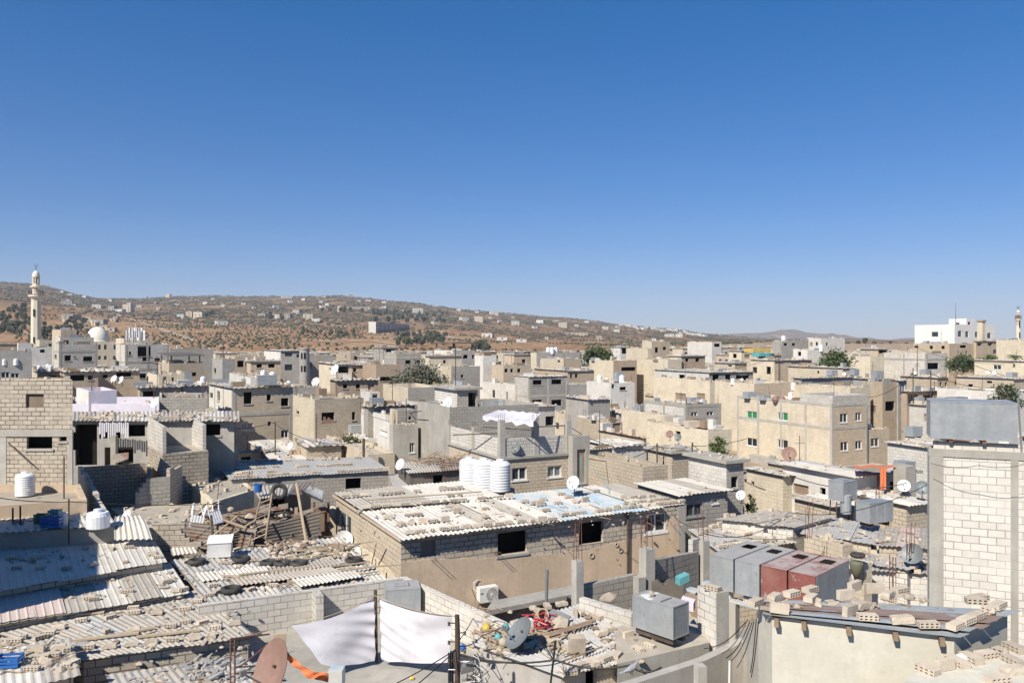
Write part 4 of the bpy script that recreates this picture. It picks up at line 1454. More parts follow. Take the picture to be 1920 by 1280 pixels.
T('tan house with shaded balconies right of the row below the villa', 1826, 1830, 1878, 640, 168, 'tan', [(1832, 643, 1840, 648, 'o'), (1852, 642, 1860, 648, 'o'), (1862, 655, 1876, 662, 'o')], 'sheet')
T('cream hall at the right edge below the small striped minaret', 1868, 1935, 2000, 637, 148, 'cream', [], par_h=.5)
T('cream house with two wall dishes at the right edge', 1827, 1960, 2000, 679, 118, 'cream', [(1862, 684, 1877, 693, 'g'), (1899, 682, 1903, 687, 'o')], 'sheet')
T('long low tan house with three dark slots at the right', 1793, 1900, 1960, 711, 104, 'block_tan', [(1815, 720, 1824, 725, 'o'), (1850, 714, 1860, 718, 'o'), (1883, 722, 1898, 725, 'o')], 'sheet')
T('white washed wall house with red tiled coping at the right', 1757, 1874, 1940, 734, 90, 'white', [], par_h=.3, nlump=(.4, 4))
T('tan house with deep shaded doorway left of the white washed wall', 1688, 1758, 1778, 709, 110, 'tan', [(1762, 716, 1766, 724, 'o'), (1772, 716, 1776, 724, 'o')], 'sheet')
T('tan block house with rubble roof left of the big steel tank', 1705, 1752, 1800, 762, 78, 'block_pale', [(1732, 776, 1748, 790, 'b')], 'sheet', nlump=(1.6, 20))
T('low shaded shop front with dark openings behind the rubble roof house', 1690, 1700, 1760, 735, 96, 'brown', [(1702, 740, 1722, 760, 'o'), (1730, 740, 1750, 760, 'o')], 'sheet')
T('red brown shed between dishes at the right', 1778, 1790, 1808, 706, 112, 'brown', [], 'flat')
T('cream block house with low parapet directly left of the block tower', 1664, 1744, 1790, 841, 49, 'block_pale', [], 'sheet', nlump=(1.0, 12))
# ---------------------------------------------------------------- mosques
def dome_mesh(b, c, r, h, n=28, m=0):
    b.lathe(c, [(r * 1.03, -.3), (r * 1.03, 0)] + [(r * math.cos(a * math.pi / 2 / 10), h * math.sin(a * math.pi / 2 / 10) ** .92) for a in range(0, 10)] + [(0, h)], n, m)
fp = corner_fp(None, 168, 236, 226, 36, depL=16)
hb_, ht_ = ground(fp[0].x, 226) - 1, zat(640, 226)
ms = house('tan mosque with pale dome and rows of small arched windows', fp, ht_, hb_, 'cream', [(184, 646, 189, 655, 'g'), (195, 646, 200, 655, 'g'), (213, 646, 218, 655, 'g'), (184, 667, 189, 674, 'g'), (195, 667, 200, 674, 'g'), (212, 667, 217, 674, 'g')], name='mosque', cat='mosque', detail=False, nlump=(0, 0))
b = MB()
dc = P(183, 640, 234)
dome_mesh(b, V((dc.x, dc.y, ht_ - .3)), 3.2, 4.6)
part('dome', b, M['dome'], ms, smooth=True)
b = MB(); b.lathe((dc.x, dc.y, ht_ + 4.2), [(.08, 0), (.08, .9), (.2, 1.0), (.08, 1.2), (.0, 1.5)], 8); part('finial', b, M['iron'], ms)
T('low tan prayer hall with one arched window beside the tall minaret', None, 74, 108, 637, 205, 'cream', [(91, 644, 97, 652, 'g')], yaw=38, nlump=(0, 0))

def minaret(label, x, d, ytop, ybot, wpx, stripes):
    base = P(x, ybot, d)
    zb, ztp = ground(base.x, d) - 2, zat(ytop, d)
    H = ztp - zat(ybot, d)
    r = wpx * d / F / 2
    t = thing('minaret', label, 'minaret', (base.x, base.y, zb))
    X, Y = base.x, base.y
    z = lambda f: zat(ybot, d) + H * f
    b = MB(); b.lathe((X, Y, 0), [(r * 1.08, zb), (r, z(.3)), (r * .93, z(.60))], 8); part('shaft', b, M['minaret'], t)
    b = MB(); b.lathe((X, Y, 0), [(r * .93, z(.60)), (r * 1.05, z(.615)), (r * 1.45, z(.635)), (r * 1.45, z(.655)), (r * .8, z(.655))], 16); part('balcony', b, M['minaret'], t)
    b = MB()
    for i in range(16):
        a = i * math.pi / 8
        p = V((X + math.cos(a) * r * 1.38, Y + math.sin(a) * r * 1.38, z(.655)))
        b.tube([p, p + UP * 1.1], .05, 4)
    b.lathe((X, Y, z(.655) + 1.05), [(r * 1.42, 0), (r * 1.42, .1), (r * 1.34, .1), (r * 1.34, 0)], 16)
    part('railing', b, M['iron'], t)
    b = MB(); b.lathe((X, Y, 0), [(r * .72, z(.655)), (r * .70, z(.73)), (r * 1.12, z(.745)), (r * 1.12, z(.76)), (r * .66, z(.765)), (r * .66, z(.79))], 12); part('upper_shaft', b, M['minaret'], t)
    b = MB()
    for i in range(8):
        a = i * math.pi / 4 + .39
        p = V((X + math.cos(a) * r * .58, Y + math.sin(a) * r * .58, z(.79)))
        b.tube([p, p + UP * (z(.86) - z(.79))], r * .15, 6)
    b.lathe((X, Y, 0), [(r * .4, z(.79)), (r * .4, z(.86))], 8, 1)
    b.lathe((X, Y, 0), [(r * .4, z(.858)), (r * .78, z(.86)), (r * .78, z(.873)), (r * .6, z(.874))], 16)
    part('lantern', b, [M['minaret'], M['void']], t)
    b = MB(); b.lathe((X, Y, 0), [(r * .68, z(.872)), (r * .70, z(.89)), (r * .55, z(.915)), (r * .3, z(.93)), (0, z(.94))], 16); part('cap_dome', b, M['dome'], t, smooth=True)
    b = MB()
    b.tube([(X, Y, z(.93)), (X, Y, z(.985))], .06, 6)
    for k in range(3):
        b.lathe((X, Y, z(.945) + k * .5), [(0, -.15), (.17, 0), (0, .15)], 8)
    pts = [V((X + .42 * math.sin(a), Y, z(.985) + .42 - .42 * math.cos(a))) for a in [math.radians(q) for q in range(-130, 131, 20)]]
    b.tube(pts, .06, 5)
    part('crescent_finial', b, M['iron'], t)
    for f0 in (.10, .41):
        b = MB(); b.box((X + r * .12, Y - r * .99, z(f0)), .34, .2, 2.0 if f0 > .2 else 1.8, 0); part('slit_window', b, M['void'], t)
    if stripes:
        for f0 in (.5, .56, .70, .775):
            b = MB(); b.lathe((X, Y, 0), [(r * .99, z(f0)), (r * 1.0, z(f0)), (r * 1.0, z(f0 + .02)), (r * .99, z(f0 + .02))], 16); part('band', b, M['tile_red'], t)
    return t
minaret('tall cream minaret with two balconies and crescent at the left', 67.5, 222, 497, 660, 17.5, False)
minaret('small minaret with red bands at the right edge', 1909, 250, 577, 640, 7.5, True)

# villa chimney and mast
c = P(1840, 640, 182)
t = thing('chimney_stack', 'tall ochre chimney standing against the white villa', 'chimney', (c.x, c.y, c.z - 4))
b = MB(); b.box((c.x, c.y, c.z - 4), 1.15, 1.15, zat(603, 182) - c.z + 4, .5); part('shaft', b, M['cream'], t)
b = MB(); b.box((c.x, c.y, zat(603, 182)), 1.5, 1.5, .35, .5); part('cap', b, M['brown'], t)
c = P(1792, 600, 192)
b = MB(); b.tube([c - UP * 1.5, c + UP * (32 * 192 / F)], .07, 5, r2=.03); single('radio_mast', b, M['iron'], 'thin tall mast on the roof of the white villa', 'mast')

# round stair tower
c = P(571, 700, 134)
zb_, zt_ = ground(c.x, c.y) - 1, zat(655, 134)
t = thing('stair_tower', 'round grey stair tower with small windows at left centre', 'tower', (c.x, c.y, zb_))
b = MB(); b.lathe((c.x, c.y, 0), [(.82, zb_), (.82, zt_), (.9, zt_ + .02), (.9, zt_ + .25), (0, zt_ + .3)], 24); part('wall', b, M['grey'], t)
for yy in (668, 692):
    for k, a in enumerate((-1.9, -1.3)):
        p = V((c.x + .8 * math.cos(a), c.y + .8 * math.sin(a), zat(yy, 134) - .4))
        b = MB(); b.box(p, .3, .12, 1.0, a + 1.57); part('window', b, M['void'], t)
# dark canopy on posts
fpc, ztc, tc_ = HOUSES['tall grey house under a raised dark flat canopy at centre']
t = thing('roof_canopy', 'raised dark flat canopy on posts over the tall grey house', 'canopy', (fpc[0].x, fpc[0].y, ztc))
flat_slab('canopy_slab', fpc, [ztc + 1.55] * 4, .25, 'sheet_dark', t, .3)
for q in inset(fpc, .4):
    b = MB(); b.box((q.x, q.y, ztc - .3), .22, .22, 1.58); part('post', b, M['iron'], t)
fpc, ztc, tc_ = HOUSES['tan low house with open sheet roofed storey right of the broken white house']
t = thing('roof_canopy', 'sagging sheet canopy on posts above the tan low house at left', 'canopy', (fpc[0].x, fpc[0].y, ztc))
flat_slab('canopy_slab', fpc, [ztc + 1.2, ztc + 1.2, ztc + 1.5, ztc + 1.5], .12, 'sheet_dark', t, .2)
for q in inset(fpc, .4):
    b = MB(); b.box((q.x, q.y, ztc - .3), .15, .15, 1.4); part('post', b, M['iron'], t)
# telecom antennas
for i, x in enumerate((242, 248, 254, 261, 266)):
    c = P(x, 640, 150)
    b = MB()
    b.tube([c - UP * 2.5, c + UP * (.8 + 2.6 * RND.random() + (1.5 if i in (0, 3) else 0))], .06, 5)
    for k in range(3):
        a = k * 2.1
        b.box(c + V((math.cos(a) * .45, math.sin(a) * .45, .2 + .5 * (i % 2))), .3, .16, 1.9, a)
        b.tube([c + UP * 1.0, c + V((math.cos(a) * .45, math.sin(a) * .45, 1.0))], .03, 4)
    single('telecom_antenna', b, M['frame_white'], 'telecom mast with grey panel antennas on the roof right of the mosque dome', 'antenna', 'telecom masts right of the mosque dome')
T('concrete house carrying the telecom masts right of the mosque', None, 232, 286, 634, 156, 'cream', [], yaw=38, nlump=(0, 0))

# trees in the town
TREES = [
    ('big bushy grey green tree standing among houses at centre', 787, 729, 104, 3.4, 3.4, 'leaf_grey', 90, 40, .20, 3),
    ('round green tree on the far rows right of centre', 1118, 676, 160, 3.2, 3.0, 'leaf_a', 60, 34, .28, 4),
    ('round olive tree below the right skyline', 1566, 686, 140, 3.0, 2.8, 'leaf_a', 60, 34, .26, 5),
    ('dark spreading tree left of the white washed wall at right', 1806, 686, 138, 2.2, 2.6, 'leaf_a', 50, 30, .24, 6),
    ('tree behind the big steel tank at the right edge', 1886, 765, 84, 2.6, 1.6, 'leaf_a', 46, 30, .16, 7),
    ('bright green bush beside the red door at right of centre', 1347, 853, 60, 1.6, .72, 'leaf_b', 40, 26, .09, 8),
    ('dark green bush in the yard below the laundry window house', 656, 840, 64, 1.3, .95, 'leaf_a', 40, 26, .10, 9),
    ('small weedy bush beside the grey block house in the right middle', 1409, 965, 43, 1.5, .35, 'leaf_a', 22, 18, .07, 10),
    ('small tree at the end of the far tan row below the villa', 1857, 676, 150, 1.6, 1.4, 'leaf_b', 30, 24, .2, 12),
]
for lab, x, yb, d, h, rad, leaf, n, dens, size, sd in TREES:
    c = P(x, yb, d)
    t = make_tree(sd, h, rad, leaf, n, dens, size)()
    t.location = c - UP * (.7 if d > 90 else .2)
    tag(t, lab)
# palm
c = P(1903, 664, 142)
t = thing('palm_tree', 'short palm tree before the cream hall at the right edge', 'palm tree', c - UP * 2)
b = MB(); b.tube([c - UP * 2.2, c - UP * .4], .25, 8); part('trunk', b, M['bark'], t)
b = MB()
for i in range(26):
    a = i * 2.4; e = .2 + .8 * (i % 5) / 5
    d_ = V((math.cos(a), math.sin(a), 0)); s_ = V((-d_.y, d_.x, 0))
    pr = [c - UP * .4 + d_ * (k * .33) + UP * (e * k * .28 - .045 * k * k) for k in range(6)]
    for k in range(5):
        for s in (-1, 1):
            for j in range(3):
                p = pr[k] + (pr[k + 1] - pr[k]) * j / 3
                b.face([p, p + (pr[k + 1] - pr[k]) * .25, p + s_ * s * .38 * (1.1 - k * .15) + d_ * .2 - UP * .12])
part('crown', b, M['leaf_b'], t)
# ---------------------------------------------------------------- near rows
def shed(label, BL, BR, TR, TL, z, wallmk, mats, zb=-1.0, wins=(), inset_=.15, kind='sheet', wts=None, wl=.2, amp=.022, ragged=.08, name='shed', cat='shed', panel=.9, facemat=None, par_h=.35, nlump=None, bow=0.0, rib=False):
    """low building whose roof corners are given as photo points at heights z"""
    zs = list(z) if isinstance(z, (list, tuple)) else [z] * 4
    c = [PZ(x, y, q) for (x, y), q in zip((BL, BR, TR, TL), zs)]
    fp = [V((p.x, p.y)) for p in c]
    wfp = inset(fp, inset_) if inset_ else fp
    t = house(label, wfp, [q - .05 for q in zs], zb, wallmk, wins, None if kind == 'sheet' else kind, name=name, cat=cat, facemat=facemat, par_h=par_h, nlump=nlump)
    if kind == 'sheet':
        sheet('roof', c[0], c[1], c[2], c[3], mats, t, wl, amp, panel, ragged, wts=wts, bow=bow, rib=rib)
    return plane3(c[0], c[1], c[3]), t, c

# ---- left block building
d = 36.5
fp = [V(((-70 - 960) / F * d, d)), V(((136 - 960) / F * d, d)), V(((136 - 960) / F * (d + 3) - .2, d + 3)), V(((-70 - 960) / F * (d + 3), d + 3))]
zt = zat(713, d)
lb = house('tall raw grey block building with one dark opening at the left edge', fp, zt, -1, 'block_raw', [(0, 48, 738, 82, 764, 'b'), (0, 50, 815, 98, 841, 'o'), (0, 111, 815, 125, 827, 'o')], par_h=.15, nlump=(.8, 3))
b = MB()
for x0, x1, y0, y1, pr in ((-70, 12, 818, 960, .02), (126, 136.4, 818, 960, .03)):
    a, c = V(((x0 - 960) / F * d, d - pr, zat(y1, d))), V(((x1 - 960) / F * d, d - pr, 0))
    b.obox(a, (c.x - a.x, 0, 0), (0, pr + .05, 0), (0, 0, zat(y0, d) - a.z))
a = V(((-70 - 960) / F * d, d - .04, zat(818, d)))
b.obox(a, ((136.6 - -70) / F * d, 0, 0), (0, .1, 0), (0, 0, .3))
part('concrete_frame', b, M['concrete'], lb)
# leaning pole on it
b = MB(); rod(b, P(16, 830, 36.3), P(62, 872, 36.3), .03); single('leaning_pole', b, M['iron'], 'thin dark pole leaning on the raw block wall at left', 'pole')
# ---- terrace with tank
tp, tt, tcn = shed('tan flat roofed terrace house with low parapet at the left edge', (-70, 950), (163, 934), (150, 905), (-70, 905), 5.5, 'render_tan', None, kind='flat', inset_=0, par_h=.35, name='house', cat='house', nlump=(0, 2))
# ---- lilac row
fp = [P(128, 0, 54).xy, P(298, 0, 54).xy, P(298, 0, 61).xy, P(128, 0, 61).xy]
house('lilac painted house with stepped parapet behind the long porch roof', [V(p) for p in fp], zat(757, 54), -1, 'lilac', (), par_h=1.0, nlump=(.1, 4))
fp = corner_fp(152, 166, 219, 53.9, 37, depL=5)
house('raised lilac parapet block with white side and dirty grey top', fp, zat(733, 53.9), -1, 'lilac', (), facemat={3: 'white'}, par_h=.3, nlump=(.1, 2))
fp = [V(P(299, 0, 57).xy), V(P(389, 0, 57.5).xy), V(P(389, 0, 63).xy), V(P(299, 0, 63).xy)]
house('grey block parapet house right of the lilac house', fp, zat(746, 57), -1, 'block_grey', (), par_h=.8, nlump=(.3, 6))
# ---- long porch roof house
fp = [V(P(134, 0, 46).xy), V(P(439, 0, 47).xy), V(P(439, 0, 50.5).xy), V(P(134, 0, 50).xy)]
zt = zat(789, 46)
house('long grey house with corrugated roof and deep dark porch', fp, [zt, zt - .15, zt + .1, zt + .1], -1, 'grey', [(0, 141, 794, 182, 872, 'o'), (0, 186, 796, 226, 822, 'o'), (0, 240, 796, 272, 818, 'o'), (0, 383, 795, 413, 816, 'o'), (0, 196, 838, 250, 872, 'o'), (0, 282, 800, 300, 838, 'o')], 'sheet',
      rmats=['sheet_dust', 'sheet_white'], over=.3, nlump=(1.2, 50))  # porch shade imitated by dark panes set in wall openings
pl = (V((0, 46, zt + .06)), V((0, 0, 1)))
block_row(pl, 150, 785, 432, 786, 'the eave row', 'the long porch roof', .55)
block_row(pl, 150, 781, 420, 781, 'the back row', 'the long porch roof', .5)
b = MB()
for i in range(14):
    x = 186 + i * 4
    p = P(x, 791 + (i % 3), 45.4)
    h = RND.uniform(.5, .95)
    b.obox(p - UP * h, (.085, .01 * (i % 2), 0), (0, .012, 0), UP * h)
single('laundry', b, M['cloth_white'], 'white laundry strips hung in a row under the porch eave', 'laundry')
# awning sheet leaning and boards in the yard
b = sheet('x', P(210, 868, 44), P(240, 862, 43.5), P(241, 848, 44), P(209, 852, 44.5), ['x'], None)
single('metal_panel', b, M['sheet_rust'], 'bent rusty metal panel standing in the dark yard at left', 'metal panel')
b = MB(); b.box(P(214, 880, 44.5), .28, .28, 1.9); single('yard_post', b, M['concrete'], 'pale concrete post in the dark yard at left', 'post')
T('dark grey box room right of the ruined stair room', 386, 391, 447, 838, 47, 'grey', yaw=38, par_h=.1, nlump=(0, 2))
# ---- ruined stair room
fp = corner_fp(275, 305, 391, 43, 35)
z0 = zat(851, 43)
house('rough block base of the ruined stair room at left', fp, z0, -1, 'block_raw', [(0, 325, 878, 340, 890, 'o')], par_h=0, roof='flat', nlump=(0, 0))
zt = zat(797, 43)
mid = fp[1] + (fp[2] - fp[1]) * .12
wall('roofless stair room of pale blocks with broken edges at left', [(fp[0] + (fp[1] - fp[0]) * .0), fp[3], fp[2], mid], [zt - .1, zt + .1, zt + .05, zt - .15], z0 - .02, 'block_white', -.18, 'ruined_room', 'ruin')
# ---- ruin walls in front
wall('broken white block wall running toward the camera beside the tan terrace', [PZ(146, 874, 5.2), PZ(166, 905, 5.1), PZ(190, 955, 4.8)], [5.2, 5.1, 4.7], 0, 'block_white', .2, steps=1)
wall('tan block wall at the back of the roofless ruin', [PZ(152, 876, 5.2), PZ(274, 868, 5.2)], 5.2, 0, 'block_raw', .18)
wall('short tan wall with shaded corner in the roofless ruin', [PZ(240, 869, 5.1), PZ(274, 866, 5.2), PZ(277, 885, 4.9)], 5.1, 0, 'block_tan', .18)
wall('stepped grey block wall at the front of the roofless ruin', [P(246, 948, 39), P(262, 915, 39.2), P(274, 898, 39.5), P(319, 895, 40)], [zat(946, 39), zat(915, 39.2), zat(898, 39.5), zat(895, 40)], 0, 'block_grey', .18, steps=.6)
wall('tall tan block wall right of the stepped grey wall', [P(319, 893, 40.1), P(342, 882, 42.5)], [zat(880, 40.1), zat(874, 42.5)], 0, 'block_raw', .18, steps=.4)
# ---- cream flat house, long sheet house
tp, tt, tcn = shed('cream walled house with dusty flat roof behind the junk heap', (398, 940), (480, 915), (425, 880), (342, 889), 4.2, 'cream', None, kind='flat', inset_=0, par_h=.05, nlump=(.8, 30), name='house', cat='house')
pl, tt, tcn = shed('long low block house with grey and white sheet roof at left centre', (430, 899), (734, 882), (694, 856), (402, 866), 4.4, 'block_grey', ['sheet_grey', 'sheet_grey', 'sheet_white'], wins=[(0, 648, 896, 677, 916, 'o')], wts=[5, 5, 1], name='house', cat='house', amp=.012)
block_row(pl, 436, 896, 730, 880, 'the front eave row', 'the long grey sheet roof', .8)
block_row(pl, 424, 880, 660, 872, 'the middle row', 'the long grey sheet roof', .75)
block_row(pl, 410, 868, 690, 859, 'the back row', 'the long grey sheet roof', .7)
block_row(pl, 440, 889, 560, 884, 'the scattered row', 'the long grey sheet roof', .3)
pl, tt, tcn = shed('low grey sheet roof between the long block house and the tank house', (742, 932), (848, 916), (778, 886), (728, 890), 4.1, 'block_grey', ['sheet_grey'], amp=.012)
pl, tt, tcn = shed('dark tin shack with brushwood and junk on its roof', (764, 887), (868, 880), (864, 858), (742, 868), 4.9, 'sheet_dark', ['sheet_dust', 'sheet_rust'], wins=[(0, 812, 890, 830, 908, 'o')])
b = MB(); r = random.Random(2)
for i in range(70):
    p = on_plane(r.uniform(775, 866), r.uniform(862, 878), pl) + UP * r.uniform(.05, .3)
    a = r.random() * 3.14
    b.tube([p, p + V((math.cos(a) * r.uniform(.4, 1.1), math.sin(a) * .6, r.uniform(-.1, .35)))], r.uniform(.012, .035), 4)
single('brushwood_pile', b, M['wood'], 'heap of brushwood and sticks on the dark tin shack', 'brushwood')
# low broken wall and rubble strip behind
b = MB(); r = random.Random(8)
for i in range(34):
    p = P(r.uniform(545, 735), r.uniform(843, 852), 62)
    b.box(p - UP * .5, .4, .25, r.uniform(.4, .8), r.random())
single('rubble_bank', b, M['brown'], 'brown bank of broken wall behind the long grey sheet roof', 'rubble', None, 'stuff')
c = P(682, 850, 55)
b = MB(); b.box(V((c.x, c.y, -1)), .16, .16, zat(822, 55) + 1); single('dark_post', b, M['iron'], 'single short dark post behind the long grey sheet roof', 'post')

# ---- terrace house with block parapets and columns
fpT = corner_fp(842, 940, 1068, 46, 27)
zs_ = zat(862, 46)
th_ = house('tan block house with two sliding windows under a slab roof terrace', fpT, zs_, -1, 'block_tan', [(0, 960, 876, 988, 900, 'g'), (0, 1027, 873, 1053, 894, 'p')], 'slab', over=.12, frame=False, nlump=(0, 10))
hp = zat(823, 46)
for lab, a, c in (('sunlit pale block parapet on the left side of the slab terrace', fpT[3], fpT[0]), ('block parapet along the front of the slab terrace under columns', fpT[0], fpT[1])):
    a, c = V(a), V(c)
    e = (c - a).normalized()
    wall(lab, [a + e * .15, c - e * .15], hp, zs_ + .165, 'block_white', .18)
mR, mL = (fpT[0] + fpT[1]) / 2, (fpT[0] + fpT[3]) / 2
ctr = (fpT[0] + fpT[2]) / 2
for lab, q, yt in (('front corner', fpT[0], 787), ('front middle', mR, 790), ('right end', fpT[1], 788), ('left middle', mL, 800), ('left rear', fpT[3], 797)):
    q = q + (ctr - q).normalized() * .12
    x_ = 960 + q.x / q.y * F
    column('concrete column at the %s of the slab terrace parapet' % lab, x_, yt, q.y, zs_ + .16, .34, 4, .5, 27)
b = MB()
A, B_, C_, D_ = P(905, 779, 47.5), P(1000, 792, 45.8), P(1014, 775, 50), P(935, 768, 51)
rows = []
for i in range(13):
    s = i / 12
    rows.append([(A * (1 - s) + B_ * s) * (1 - t / 8) + (D_ * (1 - s) + C_ * s) * t / 8 - UP * (.25 * math.sin(math.pi * s) * math.sin(math.pi * t / 8) + .05 * math.sin(s * 30)) for t in range(9)])
b.grid(rows)
fr = [r_[0] for r_ in rows]
b.grid([fr, [p - UP * (.22 + .08 * math.sin(i * 1.7)) for i, p in enumerate(fr)]])
single('cloth_awning', b, M['cloth_white'], 'white cloth awning stretched over the slab terrace', 'awning', smooth=True)
b = MB()
for p, q in ((P(905, 800, 47.5), P(1000, 806, 45.9)), (P(1005, 800, 45.9), P(1068, 797, 48.5)), (P(850, 815, 49), P(936, 812, 46.4))):
    rod(b, p, q, .035)
single('railing_pipe', b, M['iron'], 'rusty pipe rails between the terrace columns', 'railing')
T('tall concrete grey rear block with block parapet behind the slab terrace', 783, 843, 1010, 764, 53, 'concrete', [], par_h=.7, facemat={0: 'block_grey'}, nlump=(.1, 3))
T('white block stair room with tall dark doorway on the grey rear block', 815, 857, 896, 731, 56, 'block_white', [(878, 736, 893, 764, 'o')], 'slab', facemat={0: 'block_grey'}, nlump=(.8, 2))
T('grey concrete side house right of the slab terrace', 1062, 1074, 1106, 818, 47.5, 'concrete', [(1082, 842, 1098, 905, 'b')], par_h=.1, nlump=(0, 0))
T('blank grey low house behind the terrace columns at right', 1070, 1076, 1148, 845, 58, 'concrete', [], 'sheet', rmats=['sheet_white', 'sheet_grey'])

# ---- behind main house: tanks base
b = MB()
tb = corner_fp(862, 905, 965, 41.5, 27)
zt_ = zat(921, 41.5)
house('low concrete base carrying the three white tanks', tb, zt_, -1, 'block_tan', (), par_h=0, nlump=(0, 0))
for i, (x, yb) in enumerate(((880, 916), (907, 918), (938, 922))):
    c = P(x, yb, 42.6 - i * .45)
    place('poly', make_poly_tank, '%s of the three ribbed white tanks behind the long corrugated roof' % ('leftmost', 'middle', 'rightmost')[i], V((c.x, c.y, zt_)), .4 * i, .98)

# ---- main house
yawM = math.radians(27.2)
uM, vM = V((math.cos(yawM), math.sin(yawM))), V((-math.sin(yawM), math.cos(yawM)))
Cm = V(((752 - 960) / F * 30, 30))
zE = 4.58
LM, WM, WR, SP = 13.5, 9.4, 5.2, 6.7
fpM = [Cm, Cm + uM * LM, Cm + uM * LM + vM * WR, Cm + uM * SP + vM * WR, Cm + uM * SP + vM * WM, Cm + vM * WM]
mh = house('long block house with white and blue corrugated roof and half plastered walls', fpM, zE, -1, 'block_raw',
      [(0, 790, 1012, 817, 1043, 'b'), (0, 933, 996, 988, 1038, 'o'), (0, 1085, 978, 1131, 1019, 'o'), (0, 1209, 962, 1250, 998, 'g'), (5, 635, 962, 658, 1006, 'g')], roof=None, par_h=0, facemat={5: 'block_tan'})
def m3(s, t, z):
    p = Cm + uM * s + vM * t
    return V((p.x, p.y, z))
# plaster on the lower wall with a ragged upper edge
def plaster(par, a, c, zb, ztop, rag, n, mk, out=.022, seed=1, holes=()):
    r = random.Random(seed)
    a, c = V((a[0], a[1], 0)), V((c[0], c[1], 0))
    u = (c - a).normalized(); nrm = V((u.y, -u.x, 0))
    L_ = (c - a).length
    b = MB()
    tops = []
    for i in range(n + 1):
        s = i / n
        z = ztop(s) + rag * (noise.noise(V((s * L_ * 1.7, seed, 0))) + .5 * noise.noise(V((s * L_ * 6, seed, 3))) + .5 * noise.noise(V((s * L_ * 17, seed, 3))))
        tops.append(z)
    lo_ = [a + u * L_ * i / n + nrm * out + UP * zb for i in range(n + 1)]
    hi_ = [a + u * L_ * i / n + nrm * out + UP * tops[i] for i in range(n + 1)]
    b.grid([lo_, hi_])
    b.grid([hi_, [p - nrm * (out + .01) for p in hi_]])
    return part('plaster', b, M[mk], par)
plaster(mh, Cm, Cm + uM * LM, -1, lambda s: interp([(0, 3.72), (.1, 3.64), (.38, 3.26), (.62, 3.16), (.7, 3.3), (.82, 3.42), (.93, 3.5), (.94, 4.1)], s), .07, 150, 'render_tan', seed=2)
plaster(mh, Cm + vM * 9.3, Cm, -1, lambda s: 2.9 + .25 * math.sin(s * 3), .06, 40, 'cream', seed=5)
# roof sheets
oh = .38
sheet('roof', m3(-.15, -oh, zE + .05), m3(SP + .3, -oh, zE + .05), m3(SP + .3, WM * .56, zE + .12), m3(-.15, WM * .56, zE + .12), ['sheet_white', 'sheet_white', 'sheet_dust'], mh, .2, .024, .9, .05, wts=[4, 4, 1])
sheet('roof', m3(-.15, WM * .52, zE + .17), m3(SP, WM * .52, zE + .17), m3(SP, WM + .15, zE + .16), m3(-.15, WM + .15, zE + .16), ['sheet_white', 'sheet_white', 'sheet_dust'], mh, .2, .024, .9, .1, wts=[4, 4, 1])
sheet('roof', m3(SP + .2, -oh + .05, zE + .055), m3(LM - 1.3, -oh + .05, zE + .055), m3(LM - 1.3, WR + .1, zE + .13), m3(SP + .2, WR + .1, zE + .13), ['sheet_blue', 'sheet_blue', 'sheet_white'], mh, .2, .024, .9, .06, wts=[6, 4, 1])
sheet('roof', m3(LM - 1.4, -.05, zE + .06), m3(LM + .12, -.05, zE + .06), m3(LM + .12, WR + .1, zE + .14), m3(LM - 1.4, WR + .1, zE + .14), ['sheet_dust'], mh, .2, .02, .8, .05)
b = MB(); b.obox(m3(-.17, -oh + .02, zE - .03), (vM * (WM + .4)).to_3d(), (uM * .05).to_3d(), UP * .09); part('fascia', b, M['render_tan'], mh)
b = MB(); b.obox(m3(LM - .38, -.04, -1), (uM * .40).to_3d(), (vM * .12).to_3d(), UP * (zE + .98)); part('corner_column', b, M['concrete'], mh)
b = MB(); pz, _ = ray_face(1175, 1000, Cm, Cm + uM * LM); b.tube([m3(pz, -.1, zE + .05), m3(pz, -.1, 1.0)], .055, 8); part('drain_pipe', b, M['iron'], mh)
plM = plane3(m3(0, 0, zE + .07), m3(LM, 0, zE + .07), m3(0, WM, zE + .17))
R0 = 'the white and blue roof'
block_row(plM, 757, 1002, 962, 982, 'the front eave row', R0, .95, cross=.05)
block_row(plM, 968, 981, 1046, 975, 'the front eave row', R0, .95, cross=.05)
block_row(plM, 1050, 968, 1222, 948, 'the front eave row', R0, .97, cross=.05)
block_row(plM, 1226, 947, 1284, 941, 'the front eave row', R0, 1, cross=.05)
block_row(plM, 742, 986, 975, 964, 'the second row', R0, .55, cross=.1)
block_row(plM, 975, 963, 1050, 956, 'the second row', R0, .4)
block_row(plM, 700, 974, 900, 958, 'the third row', R0, .42)
block_row(plM, 900, 957, 1010, 945, 'the third row', R0, .55)
block_row(plM, 676, 957, 962, 935, 'the overlap row', R0, .9, lift=.1, cross=.05)
block_row(plM, 692, 944, 905, 929, 'the sparse row', R0, .18, lift=.1)
block_row(plM, 640, 935, 868, 918, 'the rear row', R0, .9, lift=.08)
block_row(plM, 985, 951, 1120, 938, 'the blue front row', R0, .62)
block_row(plM, 975, 943, 1090, 931, 'the blue middle row', R0, .6)
block_row(plM, 1045, 929, 1170, 918, 'the blue rear row', R0, .6)
block_row(plM, 1150, 948, 1255, 937, 'the right end front row', R0, .8)
block_row(plM, 1160, 937, 1230, 930, 'the right end rear row', R0, .8)
b = MB(); rod(b, on_plane(690, 945, plM) + UP * .2, on_plane(903, 929, plM) + UP * .2, .035); single('roof_pole', b, M['wood_pale'], 'thin wooden pole lying across the white roof sheets', 'pole')
